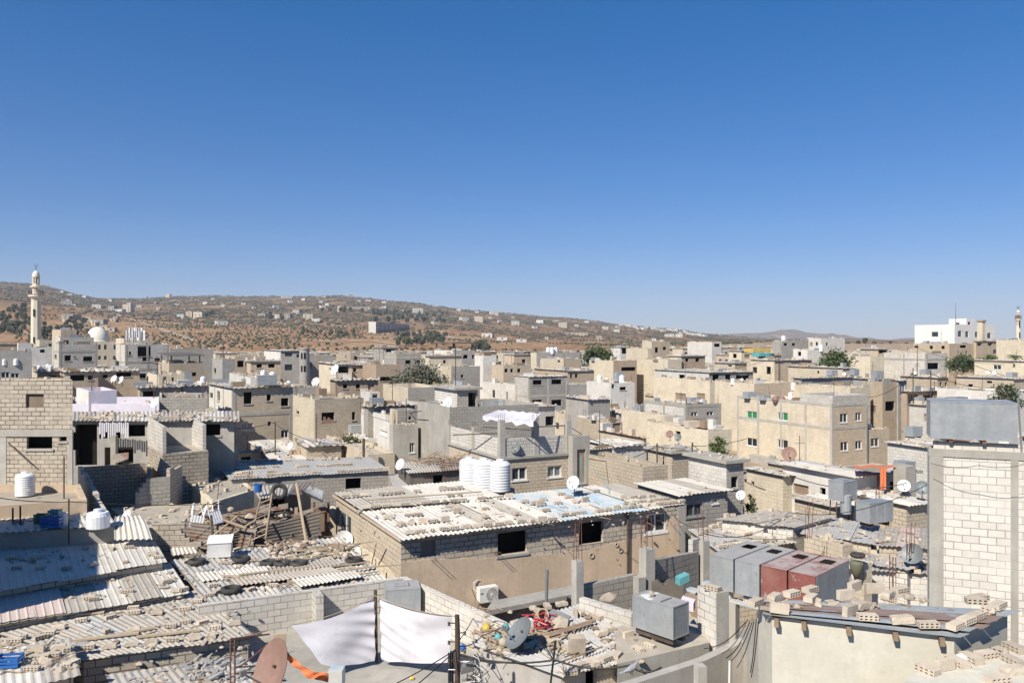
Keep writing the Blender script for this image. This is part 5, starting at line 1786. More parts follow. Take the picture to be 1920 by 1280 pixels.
# AC unit
def ac(u_at, z):
    p = m3(u_at, -.02, z)
    t = thing('air_conditioner', 'white outdoor air conditioner on the plastered long house wall', 'air conditioner', p)
    U, W = uM.to_3d(), vM.to_3d()
    b = MB(); b.obox(p - W * .42, U * .8, W * .32, UP * .58); part('casing', b, M['frame_white'], t)
    c = p - W * .425 + U * .52 + UP * .29
    b = MB(); b.lathe(c, [(0, .004), (.245, .004), (.25, .0)], 22, ax=-W); part('fan_opening', b, M['iron'], t)
    b = MB()
    for r_ in (.06, .11, .16, .21, .25):
        b.lathe(c, [(r_, .006), (r_ + .012, .012), (r_ + .018, .006)], 22, ax=-W)
    for k in range(6):
        a = k * math.pi / 6
        e = U * math.cos(a) + UP * math.sin(a)
        b.tube([c - W * .012 - e * .25, c - W * .012 + e * .25], .006, 4)
    b.lathe(c, [(0, .02), (.05, .018), (.055, .004)], 14, ax=-W)
    part('fan_grille', b, M['frame_white'], t)
    b = MB(); b.obox(p - W * .425 + U * .03 + UP * .35, U * .12, -W * .004, UP * .05); part('badge', b, M['frame_grey'], t)
    b = MB()
    for x in (.1, .65):
        b.obox(p - W * .42 + U * x - UP * .05, U * .05, W * .42, UP * .048)
    part('bracket', b, M['iron'], t)
    b = MB(); b.tube([p + U * .05 + UP * .3 - W * .2, p - U * .12 + UP * .5 - W * .15, p - U * .1 + UP * .75 - W * .08, p + U * .1 + UP * .8 - W * .03, p + U * .25 + UP * .75], .02, 6); part('hose', b, M['frame_white'], t)
us, zs2 = ray_face(891, 1125, Cm, Cm + uM * LM)
ac(us, zs2)
# cables and rods on the facade
for i, (x0, y0, x1, y1) in enumerate(((808, 1056, 838, 1092), (814, 1054, 842, 1090), (925, 1042, 960, 1080), (930, 1040, 966, 1078))):
    u0, z0_ = ray_face(x0, y0, Cm, Cm + uM * LM); u1, z1_ = ray_face(x1, y1, Cm, Cm + uM * LM)
    b = MB(); rod(b, m3(u0, -.5, z0_ + .2), m3(u0, -.02, z0_ + .15), .012)
    single('wall_rod', b, M['iron_red'], 'thin steel rod sticking out of the half plastered wall', 'rod', 'steel rods in the half plastered wall')
for x, y, r_ in ((1108, 1040, .13), (1162, 1030, .12), (1155, 1020, .1)):
    u0, z0_ = ray_face(x, y, Cm, Cm + uM * LM)
    b = MB(); b.lathe(m3(u0, -.03, z0_), [(r_ * .55, 0), (r_, .02), (r_ * .9, .04), (r_ * .5, .03)], 12, ax=-vM.to_3d())
    single('plaster_ring', b, M['render_tan'], 'raised plaster ring around a hole in the long house wall', 'patch', 'plaster rings on the long house wall')
# wall dishes on left face
for i, (x, y) in enumerate(((653, 1003), (668, 1028))):
    u0, z0_ = ray_face(x + 9, y + 4, fpM[5], fpM[0])
    q = fpM[5] + (fpM[0] - fpM[5]).normalized() * u0
    place('dish_w', make_dish('dish_white', r=.40), ('upper', 'lower')[i] + ' white dish mounted on the sunlit end wall of the long house', V((q.x - .38, q.y - .25, z0_ - .75)), math.radians(20))
# door and frame at left end
b = MB(); b.obox(P(592, 1012, 37.5), V((.55, .15, 0)), V((-.03, .06, 0)), UP * 1.5); single('shutter_door', b, M['curtain'], 'narrow green brown shutter door at the left end of the long house', 'door')
b = MB()
for x in (589, 616):
    b.box(P(x, 1022, 37), .1, .1, 2.0)
rod(b, P(589, 962, 37), P(616, 958, 37), .05)
single('door_frame', b, M['iron_red'], 'rusty steel door frame at the left end of the long house', 'door frame')
b = MB(); b.obox(P(596, 962, 38.5), V((.9, .3, 0)), V((-.4, .9, 0)), UP * .12); b.obox(P(598, 1012, 38.5), V((.8, .25, 0)), V((-.3, .7, 0)), UP * 1.35); single('shed_box', b, M['cream'], 'small cream lean to beside the long house end wall', 'lean to')

# ---- courtyard with the white sheets
Cw = PZ(765, 1082, 4.04)
Wl, Wr = PZ(372, 1135, 4.04), PZ(968, 1176, 4.0)
zS = 2.85
sl = [PZ(488, 1290, zS), PZ(880, 1320, zS), V((Wr.x, Wr.y, 0)), V((Cw.x, Cw.y, 0)), V((Wl.x, Wl.y, 0))]
b = MB(); b.face([V((p[0], p[1], zS)) for p in sl]); b.face([V((p[0], p[1], zS - .2)) for p in sl][::-1])
for k in range(5):
    p, q = sl[k], sl[(k + 1) % 5]
    b.face([V((p[0], p[1], -1)), V((q[0], q[1], -1)), V((q[0], q[1], zS)), V((p[0], p[1], zS))])
single('roof_slab', b, M['concrete'], 'bare concrete roof slab under the two white sheets', 'roof slab')
wall('pale block parapet behind the white sheets', [Wl, Cw], 4.04, zS, 'block_white', .18)
wall('sunlit pale block parapet running down right from the courtyard corner', [Cw, Wr], 4.04, zS, 'block_white', -.18)
c = PZ(600, 1186, zS)
b = MB(); b.obox(V((c.x - .1, c.y - .1, zS)), V((.22, .06, 0)), V((-.35, .75, 0)), UP * 1.2); single('block_stub', b, M['block_white'], 'short pale block stub wall before the parapet behind the sheets', 'wall')
t = place('tank_court', make_box_tank('galv_dull', 1.1, .95, 1.25, False), 'stained grey steel tank in the courtyard corner behind the sheets', PZ(754, 1168, zS), math.radians(12))

def cloth(label, tl, tr, bl, br, sag, seed, pucker):
    r = random.Random(seed)
    n, m_ = 40, 30
    rows = []
    for i in range(n + 1):
        s = i / n
        top = tl * (1 - s) + tr * s - UP * sag * 4 * s * (1 - s)
        bot = bl * (1 - s) + br * s - UP * sag * .7 * 4 * s * (1 - s)
        row = []
        for j in range(m_ + 1):
            t = j / m_
            p = top * (1 - t) + bot * t
            w_ = (.04 * math.sin(s * 6 + t * 3 + seed) + .018 * math.sin((s * 11 - t * 6) + seed * 2) + .05 * noise.noise(V((s * 2.2, t * 1.6, seed)))) * min(1, t * 3 + .1)
            # folds drawn from the pole corner
            e = pucker * math.exp(-((1 - s) if pucker > 0 else s) * 5) * .05 * math.sin((t + (1 - s) * .6) * 30)
            row.append(p + V((0, w_ + e, 0)) + V((.015 * math.sin(t * 12 + s * 4), 0, 0)))
        rows.append(row)
    b = MB(); b.grid(rows)
    return single('hanging_sheet', b, M['cloth_white'], label, 'sheet', smooth=True)
dS = 22.6
cloth('left white sheet hanging from the roof pole with deep folds', P(545, 1172, 21.5), P(702, 1119, dS), P(603, 1243, 21.5), P(703, 1237, dS - .1), .16, 1, 1)
cloth('right white sheet hanging from the roof pole to the utility pole', P(712, 1121, dS), P(848, 1154, 21.1), P(716, 1236, dS - .1), P(842, 1240, 21.5), .10, 2, -1)
b = MB(); b.tube([P(706, 1240, dS + .05), P(705, 1180, dS + .05), P(704, 1106, dS + .05)], .045, 8); single('roof_pole', b, M['pole_wood'], 'dark wooden pole holding up the two white sheets', 'pole')
wire([P(543, 1171, 21.5), P(703, 1116, dS), P(856, 1154, 21.0)], .12, .012, 'rope along the top of the two white sheets', 'rope', 'rope', 'wood_pale')

# ---- lower left roofs
ROOFA = 'the upper white roof'
plA, tA, cA = shed('low house with pale corrugated roof partly in shade at lower left', (-70, 1120), (314, 1053), (270, 976), (-70, 1004), 4.2, 'block_raw', ['sheet_white', 'sheet_white', 'sheet_dust'], wts=[4, 3, 2], ragged=.14, wl=.23, amp=.014, rib=True)
for x, y in ((160, 1030), (210, 1032), (242, 1029), (173, 1061), (235, 1057), (197, 1015), (108, 999), (187, 995), (58, 1001), (117, 1016), (285, 1041), (296, 1046), (17, 1025), (62, 1024), (117, 1046), (67, 1048), (22, 1050), (32, 1067), (76, 1067), (125, 1068), (20, 1005), (180, 1012), (165, 1013)):
    block_at(plA, x, y, 'the scattered blocks', ROOFA, RND.choice((.25, .3, .35, 1.3, 1.8)))
plB, tB, cB = shed('lower half of the pale corrugated roof with pink painted sheets', (-70, 1184), (356, 1110), (320, 1056), (-70, 1112), 3.9, 'block_raw', ['sheet_white', 'sheet_dust', 'sheet_dust'], wl=.23, amp=.014, rib=True)
sheet('roof', cB[0] + (cB[1] - cB[0]) * .0 + UP * .05, cB[0] + (cB[1] - cB[0]) * .42 + UP * .05, cB[3] + (cB[2] - cB[3]) * .42 + UP * .05, cB[3] + UP * .05, ['sheet_pink', 'sheet_pink', 'sheet_white'], tB, .23, .014, rib=True)
for x, y in ((55, 1100), (240, 1112), (168, 1124), (176, 1126), (312, 1094), (343, 1108), (330, 1110)):
    block_at(plB, x, y, 'the scattered blocks', 'the pink and white roof', RND.uniform(0, 1))
plC, tC, cC = shed('low block house with grey sheet roof and two block rows at lower left', (150, 1236), (480, 1191), (372, 1106), (-40, 1176), 3.7, 'block_raw', ['sheet_grey', 'sheet_dust', 'sheet_dust'], wl=.2, amp=.012, ragged=.12)
RC = 'the grey lower roof'
block_row(plC, 84, 1150, 200, 1133, 'the upper edge row', RC, .85)
block_row(plC, 215, 1134, 352, 1114, 'the upper edge row', RC, .95)
block_row(plC, 185, 1218, 420, 1193, 'the front eave row', RC, .9, gap=.5)
for x, y in ((152, 1166), (207, 1160), (255, 1150), (294, 1152), (348, 1144), (398, 1148), (200, 1187), (252, 1184), (320, 1176), (348, 1169), (380, 1170), (404, 1180), (115, 1160), (110, 1180), (70, 1195), (75, 1198), (45, 1197), (250, 1143), (252, 1151), (305, 1110), (310, 1116), (330, 1105), (370, 1130), (440, 1172), (165, 1216), (92, 1190)):
    block_at(plC, x, y, 'the scattered blocks', RC, RND.choice((.2, .3, .25, .9)))
b = MB()
for x0, y0, x1, y1 in ((255, 1200, 376, 1186), (130, 1158, 195, 1152), (140, 1206, 260, 1192), (225, 1194, 290, 1182)):
    p, q = on_plane(x0, y0, plC) + UP * .05, on_plane(x1, y1, plC) + UP * .05
    e = (q - p); b.obox(p, e, V((-e.y, e.x, 0)).normalized() * .12, UP * .05)
single('roof_planks', b, M['wood_pale'], 'weathered planks lying on the grey roof at lower left', 'planks', kind='stuff')
plE, tE, cE = shed('small shed with grey ribbed roof and blue crate in the lower left corner', (-70, 1315), (152, 1266), (134, 1196), (-70, 1222), 4.0, 'block_raw', ['sheet_grey', 'sheet_dust', 'sheet_white'], wl=.2, amp=.012)
for x, y in ((72, 1222), (100, 1232), (80, 1236), (126, 1222), (60, 1258), (30, 1205), (10, 1206), (135, 1248), (128, 1252), (110, 1218), (15, 1230)):
    block_at(plE, x, y, 'the scattered blocks', 'the corner shed roof', RND.choice((.1, .4, 1.2)))
place('crate_b', make_crate('plastic_blue'), 'blue plastic crate on the corner shed roof at lower left', on_plane(17, 1250, plE) + UP * .04, .15, 1.0)
plD, tD, cD = shed('lowest ribbed roof with scattered debris at the bottom left', (235, 1345), (540, 1290), (458, 1232), (196, 1264), 3.3, 'block_raw', ['sheet_grey', 'sheet_dust'], wl=.2, amp=.014)
b = MB(); r = random.Random(14)
for i in range(90):
    p = on_plane(r.gauss(395, 45), r.uniform(1232, 1278), plD)
    a = r.random() * 3
    b.obox(p + UP * .02, V((math.cos(a), math.sin(a), r.uniform(-.3, .3))) * r.uniform(.08, .35), V((-math.sin(a), math.cos(a), 0)) * r.uniform(.03, .12), UP * r.uniform(.02, .06))
single('roof_debris', b, M['galv_dull'], 'scattered bits of bent metal on the bottom left roof', 'debris', None, 'stuff')
# tyre roof
plF, tF, cF = shed('low shed with patchwork sheet roof weighed down by old tyres', (394, 1134), (724, 1085), (640, 1006), (318, 1050), 3.72, 'block_raw', ['sheet_dust', 'sheet_grey', 'sheet_white'], ragged=.3, wl=.2)
for k, (x0, y0, x1, y1, x2, y2, x3, y3, mk) in enumerate(((375, 1092, 520, 1076, 505, 1064, 362, 1078, 'sheet_white'), (505, 1082, 640, 1062, 628, 1052, 500, 1068, 'sheet_dust'), (440, 1106, 640, 1080, 620, 1070, 428, 1092, 'sheet_dust'), (560, 1108, 680, 1088, 668, 1078, 545, 1096, 'sheet_white'), (322, 1050, 372, 1044, 360, 1026, 318, 1033, 'sheet_white'))):
    cc = [on_plane(x, y, plF) + UP * (.07 + .03 * k) for x, y in ((x0, y0), (x1, y1), (x2, y2), (x3, y3))]
    sheet('roof', cc[0], cc[1], cc[2], cc[3], [mk], tF, .15, .02, 2.0, .2)
for i, (x, y) in enumerate(((369, 1058), (453, 1054), (503, 1060), (530, 1062), (560, 1062), (663, 1056), (433, 1112))):
    place('tyre', make_tyre, 'old black tyre ' + ('at the far left of the patchwork roof', 'beside the white box on the patchwork roof', 'first of three side by side on the patchwork roof', 'middle of three side by side on the patchwork roof', 'last of three side by side on the patchwork roof', 'near the end wall of the long house', 'at the front edge above the block parapet')[i],
          on_plane(x, y, plF) + UP * .03, i, 1.0 if i != 2 else .9)
for x, y in ((350, 1040), (430, 1044), (445, 1032), (520, 1050), (545, 1046), (400, 1100), (408, 1112), (393, 1118), (498, 1052), (470, 1108), (480, 1086), (610, 1052), (590, 1046), (640, 1060), (505, 1096), (512, 1100), (640, 1070), (660, 1068), (455, 1095), (350, 1055)):
    block_at(plF, x, y, 'the scattered blocks', 'the tyre roof', RND.uniform(0, 1.2))
b = MB(); r = random.Random(21)
for i in range(26):
    x, y = r.uniform(400, 690), r.uniform(1030, 1108)
    p = on_plane(x, y, plF) + UP * r.uniform(.05, .12)
    e = V((math.cos(.45 + r.gauss(0, .35)), math.sin(.45 + r.gauss(0, .35)), 0)) * r.uniform(.8, 2.6)
    b.obox(p, e, V((-e.y, e.x, 0)).normalized() * r.uniform(.05, .14), UP * .04)
single('roof_planks', b, M['wood_pale'], 'loose planks and battens strewn over the tyre roof', 'planks', kind='stuff')
b = MB(); r = random.Random(31)
for i in range(120):
    p = on_plane(r.uniform(500, 660), r.uniform(1018, 1050), plF) + UP * r.uniform(.0, .1)
    a = r.random() * 3.1
    if r.random() < .5:
        b.blob(p, r.uniform(.06, .2), r.uniform(.06, .16), r.uniform(.04, .12), 1, .35, r)
    else:
        b.obox(p, V((math.cos(a), math.sin(a), r.uniform(-.1, .2))) * r.uniform(.2, .9), V((-math.sin(a), math.cos(a), 0)) * r.uniform(.03, .1), UP * .04, 0)
single('scrap_wood', b, [M['wood'], M['rubble']], 'broken wood and rubble below the rusty fence', 'scrap', None, 'stuff')
# white box
c = on_plane(410, 1048, plF)
t = thing('white_box', 'pale open cabinet box tilted on the tyre roof', 'box', c)
b = MB(); e1, e2 = V((.86, .12, .02)), V((-.1, .5, .16)); e3 = V((.06, -.1, .56)); b.obox(c + V((-.45, 0, .04)), e1, e2, e3); part('body', b, M['frame_white'], t)
b = MB(); b.obox(c + V((-.45, 0, .04)) + e3 * 1.01 + V((-.02, -.03, 0)), e1 * 1.05, e2 * 1.1, UP * .03); part('lid', b, M['frame_white'], t)
# stepped blocks
b = MB()
a0 = P(278, 1036, 31.2); e = V((math.cos(.12), math.sin(.12), 0))
for row, n in enumerate((6, 6, 5, 4, 4, 4)):
    for i in range(n):
        b.obox(a0 + e * (.31 * i + (.13 if row % 2 else 0)) + UP * (.185 * row), e * .305, V((-e.y, e.x, 0)) * .2, UP * .18)
single('stepped_block_stack', b, M['block_raw'], 'stepped stack of bare tan blocks beside the rusty fence', 'block stack')
# rusty fence sheets
for lab, c0, c1, c2, c3, mk in (
    ('brown rusty corrugated fence sheet behind the stepped block stack', P(345, 1022, 33), P(470, 1042, 32), P(478, 990, 32.4), P(338, 976, 33.4), 'sheet_rust'),
    ('dark corrugated fence sheet below the ladder in the junk yard', P(402, 1042, 32), P(596, 1018, 33.4), P(600, 958, 34), P(430, 996, 32.4), 'sheet_dark')):
    b = sheet('x', c1, c2, c3, c0, ['x'], None, .16, .03, 3, .1, bow=.22)
    single('fence_sheet', b, M[mk], lab, 'fence')
# shack behind
pl, tt, tcn = shed('dark ruined shack with doorway and scrap on top behind the rusty fence', (484, 935), (566, 926), (590, 905), (470, 912), 4.9, 'sheet_dark', ['sheet_dust', 'sheet_rust'], wins=[(0, 512, 934, 534, 960, 'o')], ragged=.3)
place('tyre', None, 'old tyre propped upright on the ruined shack roof', P(523, 922, 36.5), 0, 1.15, rot=(1.2, .1, .3))
b = sheet('x', P(563, 918, 36.5), P(606, 938, 35.6), P(606, 922, 37), P(580, 910, 38), ['x'], None, .14, .02, 3, .05, bow=.25)
single('curled_sheet', b, M['sheet_steel'], 'curled pale blue metal sheet at the end of the ruined shack', 'metal sheet')
b = MB(); b.lathe(P(484, 922, 36.5), [(0, 0), (.16, 0), (.2, .36), (.18, .36), (.15, .03)], 14); single('bucket', b, M['plastic_blue'], 'blue plastic bucket on the ruined shack roof', 'bucket')
for lab, p, q, rr, mk in (
    ('long grey post leaning at the right end of the junk fence', P(574, 1014, 33), P(556, 906, 34.5), .06, 'wood_pale'),
    ('pale stick leaning across the rusty fence toward the left', P(370, 1028, 31.5), P(444, 968, 33), .04, 'wood_pale'),
    ('second pale stick crossing the dark fence sheet', P(410, 1016, 31.5), P(480, 974, 33), .04, 'wood_pale'),
    ('short brown beam braced between sticks on the rusty fence', P(418, 974, 32.3), P(462, 990, 32), .06, 'wood'),
    ('upright brown stick at the middle of the dark fence', P(416, 996, 32), P(406, 1012, 31.8), .05, 'wood'),
    ('dark post standing left of the ladder', P(400, 1014, 32.5), P(396, 966, 33), .05, 'iron')):
    b = MB(); rod(b, p, q, rr, 6); single('leaning_pole', b, M[mk], lab, 'pole')
t = thing('ladder', 'weathered wooden ladder leaning against the ruined shack', 'ladder', P(470, 1025, 31.6))
L0, L1, L2, L3 = P(466, 1024, 31.6), P(489, 934, 34.6), P(498, 1010, 31.9), P(510, 926, 34.9)
for p, q in ((L0, L1), (L2, L3)):
    b = MB(); rod(b, p, q, .045, 6); part('rail', b, M['wood'], t)
for k in range(1, 9):
    b = MB(); rod(b, L0 + (L1 - L0) * k / 9, L2 + (L3 - L2) * k / 9, .025, 5); part('rung', b, M['wood_pale'], t)
# upturned white plastic chairs
def make_chair():
    t = thing('plastic_chair', 'chair', 'chair')
    b = MB()
    b.grid([[V((-.22 + .44 * i / 6, -.22 + .44 * j / 6, .43 - .02 * math.sin(math.pi * i / 6) * math.sin(math.pi * j / 6))) for j in range(7)] for i in range(7)])
    b.grid([[V((-.22 + .44 * i / 6, -.22 + .44 * j / 6, .40)) for j in range(7)] for i in range(7)])
    part('seat', b, M['plastic_white'], t)
    for x in (-.2, .2):
        for y in (-.2, .2):
            b = MB(); b.tube([(x, y, .42), (x * 1.2, y * 1.2, 0)], .028, 6, r2=.02); part('leg', b, M['plastic_white'], t)
    b = MB()
    for i in range(5):
        x = -.2 + .1 * i
        b.obox((x - .035, .2, .42), (.07, 0, 0), (0, .02, 0), (0, .1, .42))
    b.obox((-.24, .295, .8), (.48, 0, 0), (0, .025, 0), (0, .01, .07))
    part('backrest', b, M['plastic_white'], t)
    return t
for i, (x, y, rz) in enumerate(((376, 950, .4), (392, 944, .9))):
    place('chair', make_chair, ('left', 'right')[i] + ' upturned white plastic chair on the junk heap', P(x, y, 34) + UP * .12, rz, 1.15, rot=(2.9, .25 - .3 * i, rz))
# junk heap mass
b = MB(); r = random.Random(41)
for i in range(150):
    p = P(r.uniform(345, 560), r.uniform(930, 985), r.uniform(34.6, 36.5))
    p.z = min(p.z, 4.0 + r.uniform(-.8, .5))
    a = r.gauss(.3, .9)
    if r.random() < .3:
        b.blob(p, r.uniform(.08, .25), r.uniform(.08, .2), r.uniform(.06, .2), 1, .4, r)
    elif r.random() < .5:
        b.obox(p, V((math.cos(a), math.sin(a), r.uniform(-.2, .4))) * r.uniform(.5, 2.0), V((-math.sin(a), math.cos(a), 0)) * r.uniform(.04, .16), UP * .05, 0)
    else:
        b.obox(p, V((math.cos(a), math.sin(a), r.uniform(-.2, .3))) * r.uniform(.3, 1.0), V((-math.sin(a), math.cos(a), .3)) * r.uniform(.2, .6), UP * .02, 2)
single('junk_heap', b, [M['wood'], M['rubble'], M['sheet_rust']], 'heap of boards, rubble and scrap behind the rusty fence', 'junk', None, 'stuff')
plG, tG, cG = shed('low rubble covered roof between the stepped blocks and the ruin', (262, 1000), (400, 985), (380, 940), (200, 950), 3.9, 'block_tan', None, kind='flat', par_h=.02, nlump=(.6, 40))
# small white sheet roof with crates
plH, tH, cH = shed('small white ribbed roof with crates and bottles left of the ruin', (-70, 1002), (222, 985), (200, 957), (-70, 964), 4.9, 'grey', ['sheet_white', 'sheet_dust'], wl=.25)
for i, (x, y, mk, lab) in enumerate(((77, 983, 'plastic_green', 'dark green crate on the small white roof at left'), (103, 975, 'plastic_teal', 'teal crate on the small white roof at left'), (89, 988, 'plastic_blue', 'dark blue crate beside the green crate at left'), (104, 990, 'plastic_blue', 'blue crate in front of the teal crate at left'))):
    place('cr_' + mk, make_crate(mk), lab, on_plane(x, y, plH) + UP * .05, .1, (.75, .9, 1.5))
b = MB(); c = on_plane(119, 985, plH); b.lathe(c, [(0, 0), (.16, 0), (.17, .5), (.15, .5), (.14, .05)], 14); single('paint_bucket', b, M['frame_white'], 'pale round bucket right of the crates at left', 'bucket')
t = thing('water_tank', 'short white plastic tank with domed lid on the left roofs', 'water tank', on_plane(184, 988, plH))
c = on_plane(184, 988, plH)
b = MB(); b.lathe(c, [(0, 0), (.42, 0), (.42, .45), (.36, .58), (0, .6)], 20); part('body', b, M['plastic_white'], t)
b = MB(); b.lathe(c + UP * .6, [(.16, -.05), (.16, .1), (0, .12)], 12); part('lid', b, M['plastic_white'], t)
# curled end sheet of roof A
b = sheet('x', P(214, 1012, 30), P(286, 1010, 30), P(266, 966, 32.2), P(216, 968, 32.2), ['x'], None, .22, .03, 1.0, .05, bow=-.18)
single('curled_sheet', b, M['sheet_white'], 'curled up end of a white ribbed sheet above the pale roof', 'metal sheet')
# iron posts at left
for i, (x, y0, y1) in enumerate(((24, 1006, 952), (38, 1008, 948))):
    b = MB(); rod(b, P(x, y0, 31), P(x, y1, 31), .035); single('iron_post', b, M['iron'], ('left', 'right')[i] + ' dark iron post beside the crates at the left edge', 'post')
b = MB(); rod(b, P(-10, 975, 31), P(70, 976, 31), .02); rod(b, P(-10, 990, 31), P(40, 986, 31), .02); single('iron_rail', b, M['iron'], 'thin iron rails between the two left posts', 'rail')
t = place('poly2', make_poly_tank, 'white ribbed tank on the tan terrace at the left edge', V((PZ(47, 926, 5.2).x, PZ(47, 926, 5.2).y, 5.15)), .3, (.72, .72, .62))

# off to the left, just out of the frame: the tall house whose shadow falls over the lower left roofs
K = V((-13.4 - math.cos(SUN_AZ) * 6, 26 - math.sin(SUN_AZ) * 6))
vv, uu = V((-.457, .889)), V((.889, .457))
house('tall plain tan house standing just outside the left edge', [K - uu * 8, K, K + vv * 8.6, K + vv * 8.6 - uu * 8], 4.1 + 6 / 1.0724 * 1.0, -1, 'block_tan', (), par_h=0)

# ---- metal dish seen from behind, orange tarp, railing
b0 = make_dish('dish_rust', r=.56)()
b0.location = PZ(512, 1262, 4.6) + V((0, .2, -.9)); b0.rotation_euler = (0, 0, math.radians(-48)); b0.scale = (1.15, 1.15, 1.25); tag(b0, 'large rust brown dish tilted up at the bottom left of the sheets')
b = MB()
top = [P(515, 1196, 19.6), P(545, 1228, 19.6), P(580, 1256, 19.5), P(616, 1262, 19.4)]
rows = []
for i in range(25):
    s = i / 24 * 3; k = min(2, int(s)); p = top[k].lerp(top[k + 1], s - k)
    rows.append([p + V((0, .03 * math.sin(i * 1.3 + j), -.04 * j + .015 * math.sin(i * .9 + j * 2))) for j in range(6)])
b.grid(rows)
single('tarpaulin', b, M['tarp_orange'], 'orange tarpaulin strip sagging left of the white sheets', 'tarpaulin', smooth=True)
b = MB(); b.obox(P(508, 1232, 19.3), V((.3, .1, 0)), V((-.02, .05, 0)), V((.06, 0, .55))); single('plywood_board', b, M['wood_pale'], 'plywood board standing behind the brown dish', 'board')
b = MB()
for x in (432, 440):
    rod(b, P(x, 1300, 18.6 + (x - 432) * .03), P(x, 1196, 18.6 + (x - 432) * .03), .022)
rod(b, P(432, 1197, 18.6), P(505, 1188, 19.6), .022); rod(b, P(440, 1250, 18.8), P(500, 1246, 19.6), .02); rod(b, P(440, 1262, 18.8), P(500, 1258, 19.6), .02)
rod(b, P(455, 1245, 18.8), P(505, 1205, 19.5), .02)
single('iron_railing', b, M['iron_red'], 'rusty iron railing frame at the bottom left centre', 'railing')
b = MB(); b.obox(P(614, 1290, 20), V((.36, .02, 0)), V((0, .4, 0)), UP * .42); single('blue_board', b, M['sheet_blue'], 'pale blue board at the bottom edge below the sheets', 'board')
b = MB(); c = PZ(772, 1273, zS); b.blob(c + UP * .05, .07, .07, .05); single('orange_ball', b, M['plastic_yellow'], 'small yellow orange lump on the concrete slab', 'ball')

# ---- utility pole with cables
pt = P(857, 1152, 17.2)
t = thing('utility_pole', 'dark wooden utility pole with insulators right of the sheets', 'utility pole', V((pt.x, pt.y, 2)))
b = MB(); b.tube([(pt.x, pt.y, 1), (pt.x + .01, pt.y, pt.z - .4), (pt.x, pt.y, pt.z)], .065, 9, r2=.05); part('shaft', b, M['pole_wood'], t)
for k in range(5):
    z = pt.z - .18 - k * .2
    b = MB(); s = 1 if k % 2 else -1
    b.tube([(pt.x, pt.y, z), (pt.x + .16 * s, pt.y - .06, z + .02)], .012, 5); b.lathe((pt.x + .17 * s, pt.y - .06, z - .04), [(0, 0), (.035, .01), (.02, .04), (.035, .07), (0, .1)], 8); part('insulator', b, M['iron'], t)
c = P(877, 1262, 16.8)
t2 = thing('floodlight', 'grey floodlight hood on the utility pole', 'floodlight', c)
b = MB(); b.obox(c + V((-.14, 0, 0)), V((.24, .06, .04)), V((-.03, .22, 0)), V((.03, -.02, .13))); part('housing', b, M['frame_grey'], t2)
b = MB(); b.obox(c + V((-.12, -.012, -.012)), V((.2, .05, .03)), V((-.01, .18, 0)), UP * .008); part('lens', b, M['glass_pale'], t2)
b = MB(); rod(b, c + V((0, .1, .08)), V((pt.x, pt.y, c.z + .15)), .015); part('bracket', b, M['iron'], t2)
b = MB()
rows = [[P(840 + 11 * i / 8, 1222 + 2 * math.sin(i), 17.3) + V((0, .05 * math.sin(i * 2.1), -.085 * j)) for j in range(9)] for i in range(9)]
b.grid(rows); single('hanging_cloth', b, M['cloth_grey'], 'dark grey cloth hanging beside the utility pole', 'cloth', smooth=True)
q = P(857, 1215, 17.2)
r = random.Random(77)
WL = [([q, P(700, 1300, 16.2)], .05), ([q, P(760, 1300, 15.5)], .03), ([P(857, 1225, 17.2), P(1040, 1236, 17.0), P(1180, 1246, 16.6), P(1240, 1250, 16.4)], .12), ([P(857, 1222, 17.2), P(960, 1240, 17), P(1060, 1238, 17.4)], .1),
      ([P(857, 1210, 17.2), P(905, 1190, 19.5), P(985, 1140, 22)], .1), ([P(857, 1205, 17.2), P(900, 1130, 28), P(885, 1104, 30)], .1)]
for i, (pts, sg) in enumerate(WL):
    wire(pts, sg, .012 if i != 2 else .022, ['cable from the utility pole down to the bottom edge at left', 'cable from the utility pole down across the slab', 'thick cable run along the centre roof eave', 'slack cable between utility pole and centre roof', 'cable from the utility pole over the junk roof', 'cable from the utility pole to the air conditioner'][i])
b = MB()
for i in range(34):
    p = P(860 + r.uniform(0, 45), r.uniform(1230, 1285), r.uniform(16.8, 17.3))
    a = r.random() * 6
    pts = [p + V((.22 * math.sin(a + k * .9) * r.uniform(.4, 1), .05 * math.cos(k), -.06 * k + .1 * math.cos(a + k))) for k in range(6)]
    b.tube(pts, .008, 4, r.choice((0, 0, 1)))
single('cable_tangle', b, [M['cable'], M['frame_white']], 'tangle of black and pale cables at the foot of the utility pole', 'cables', None, 'stuff')

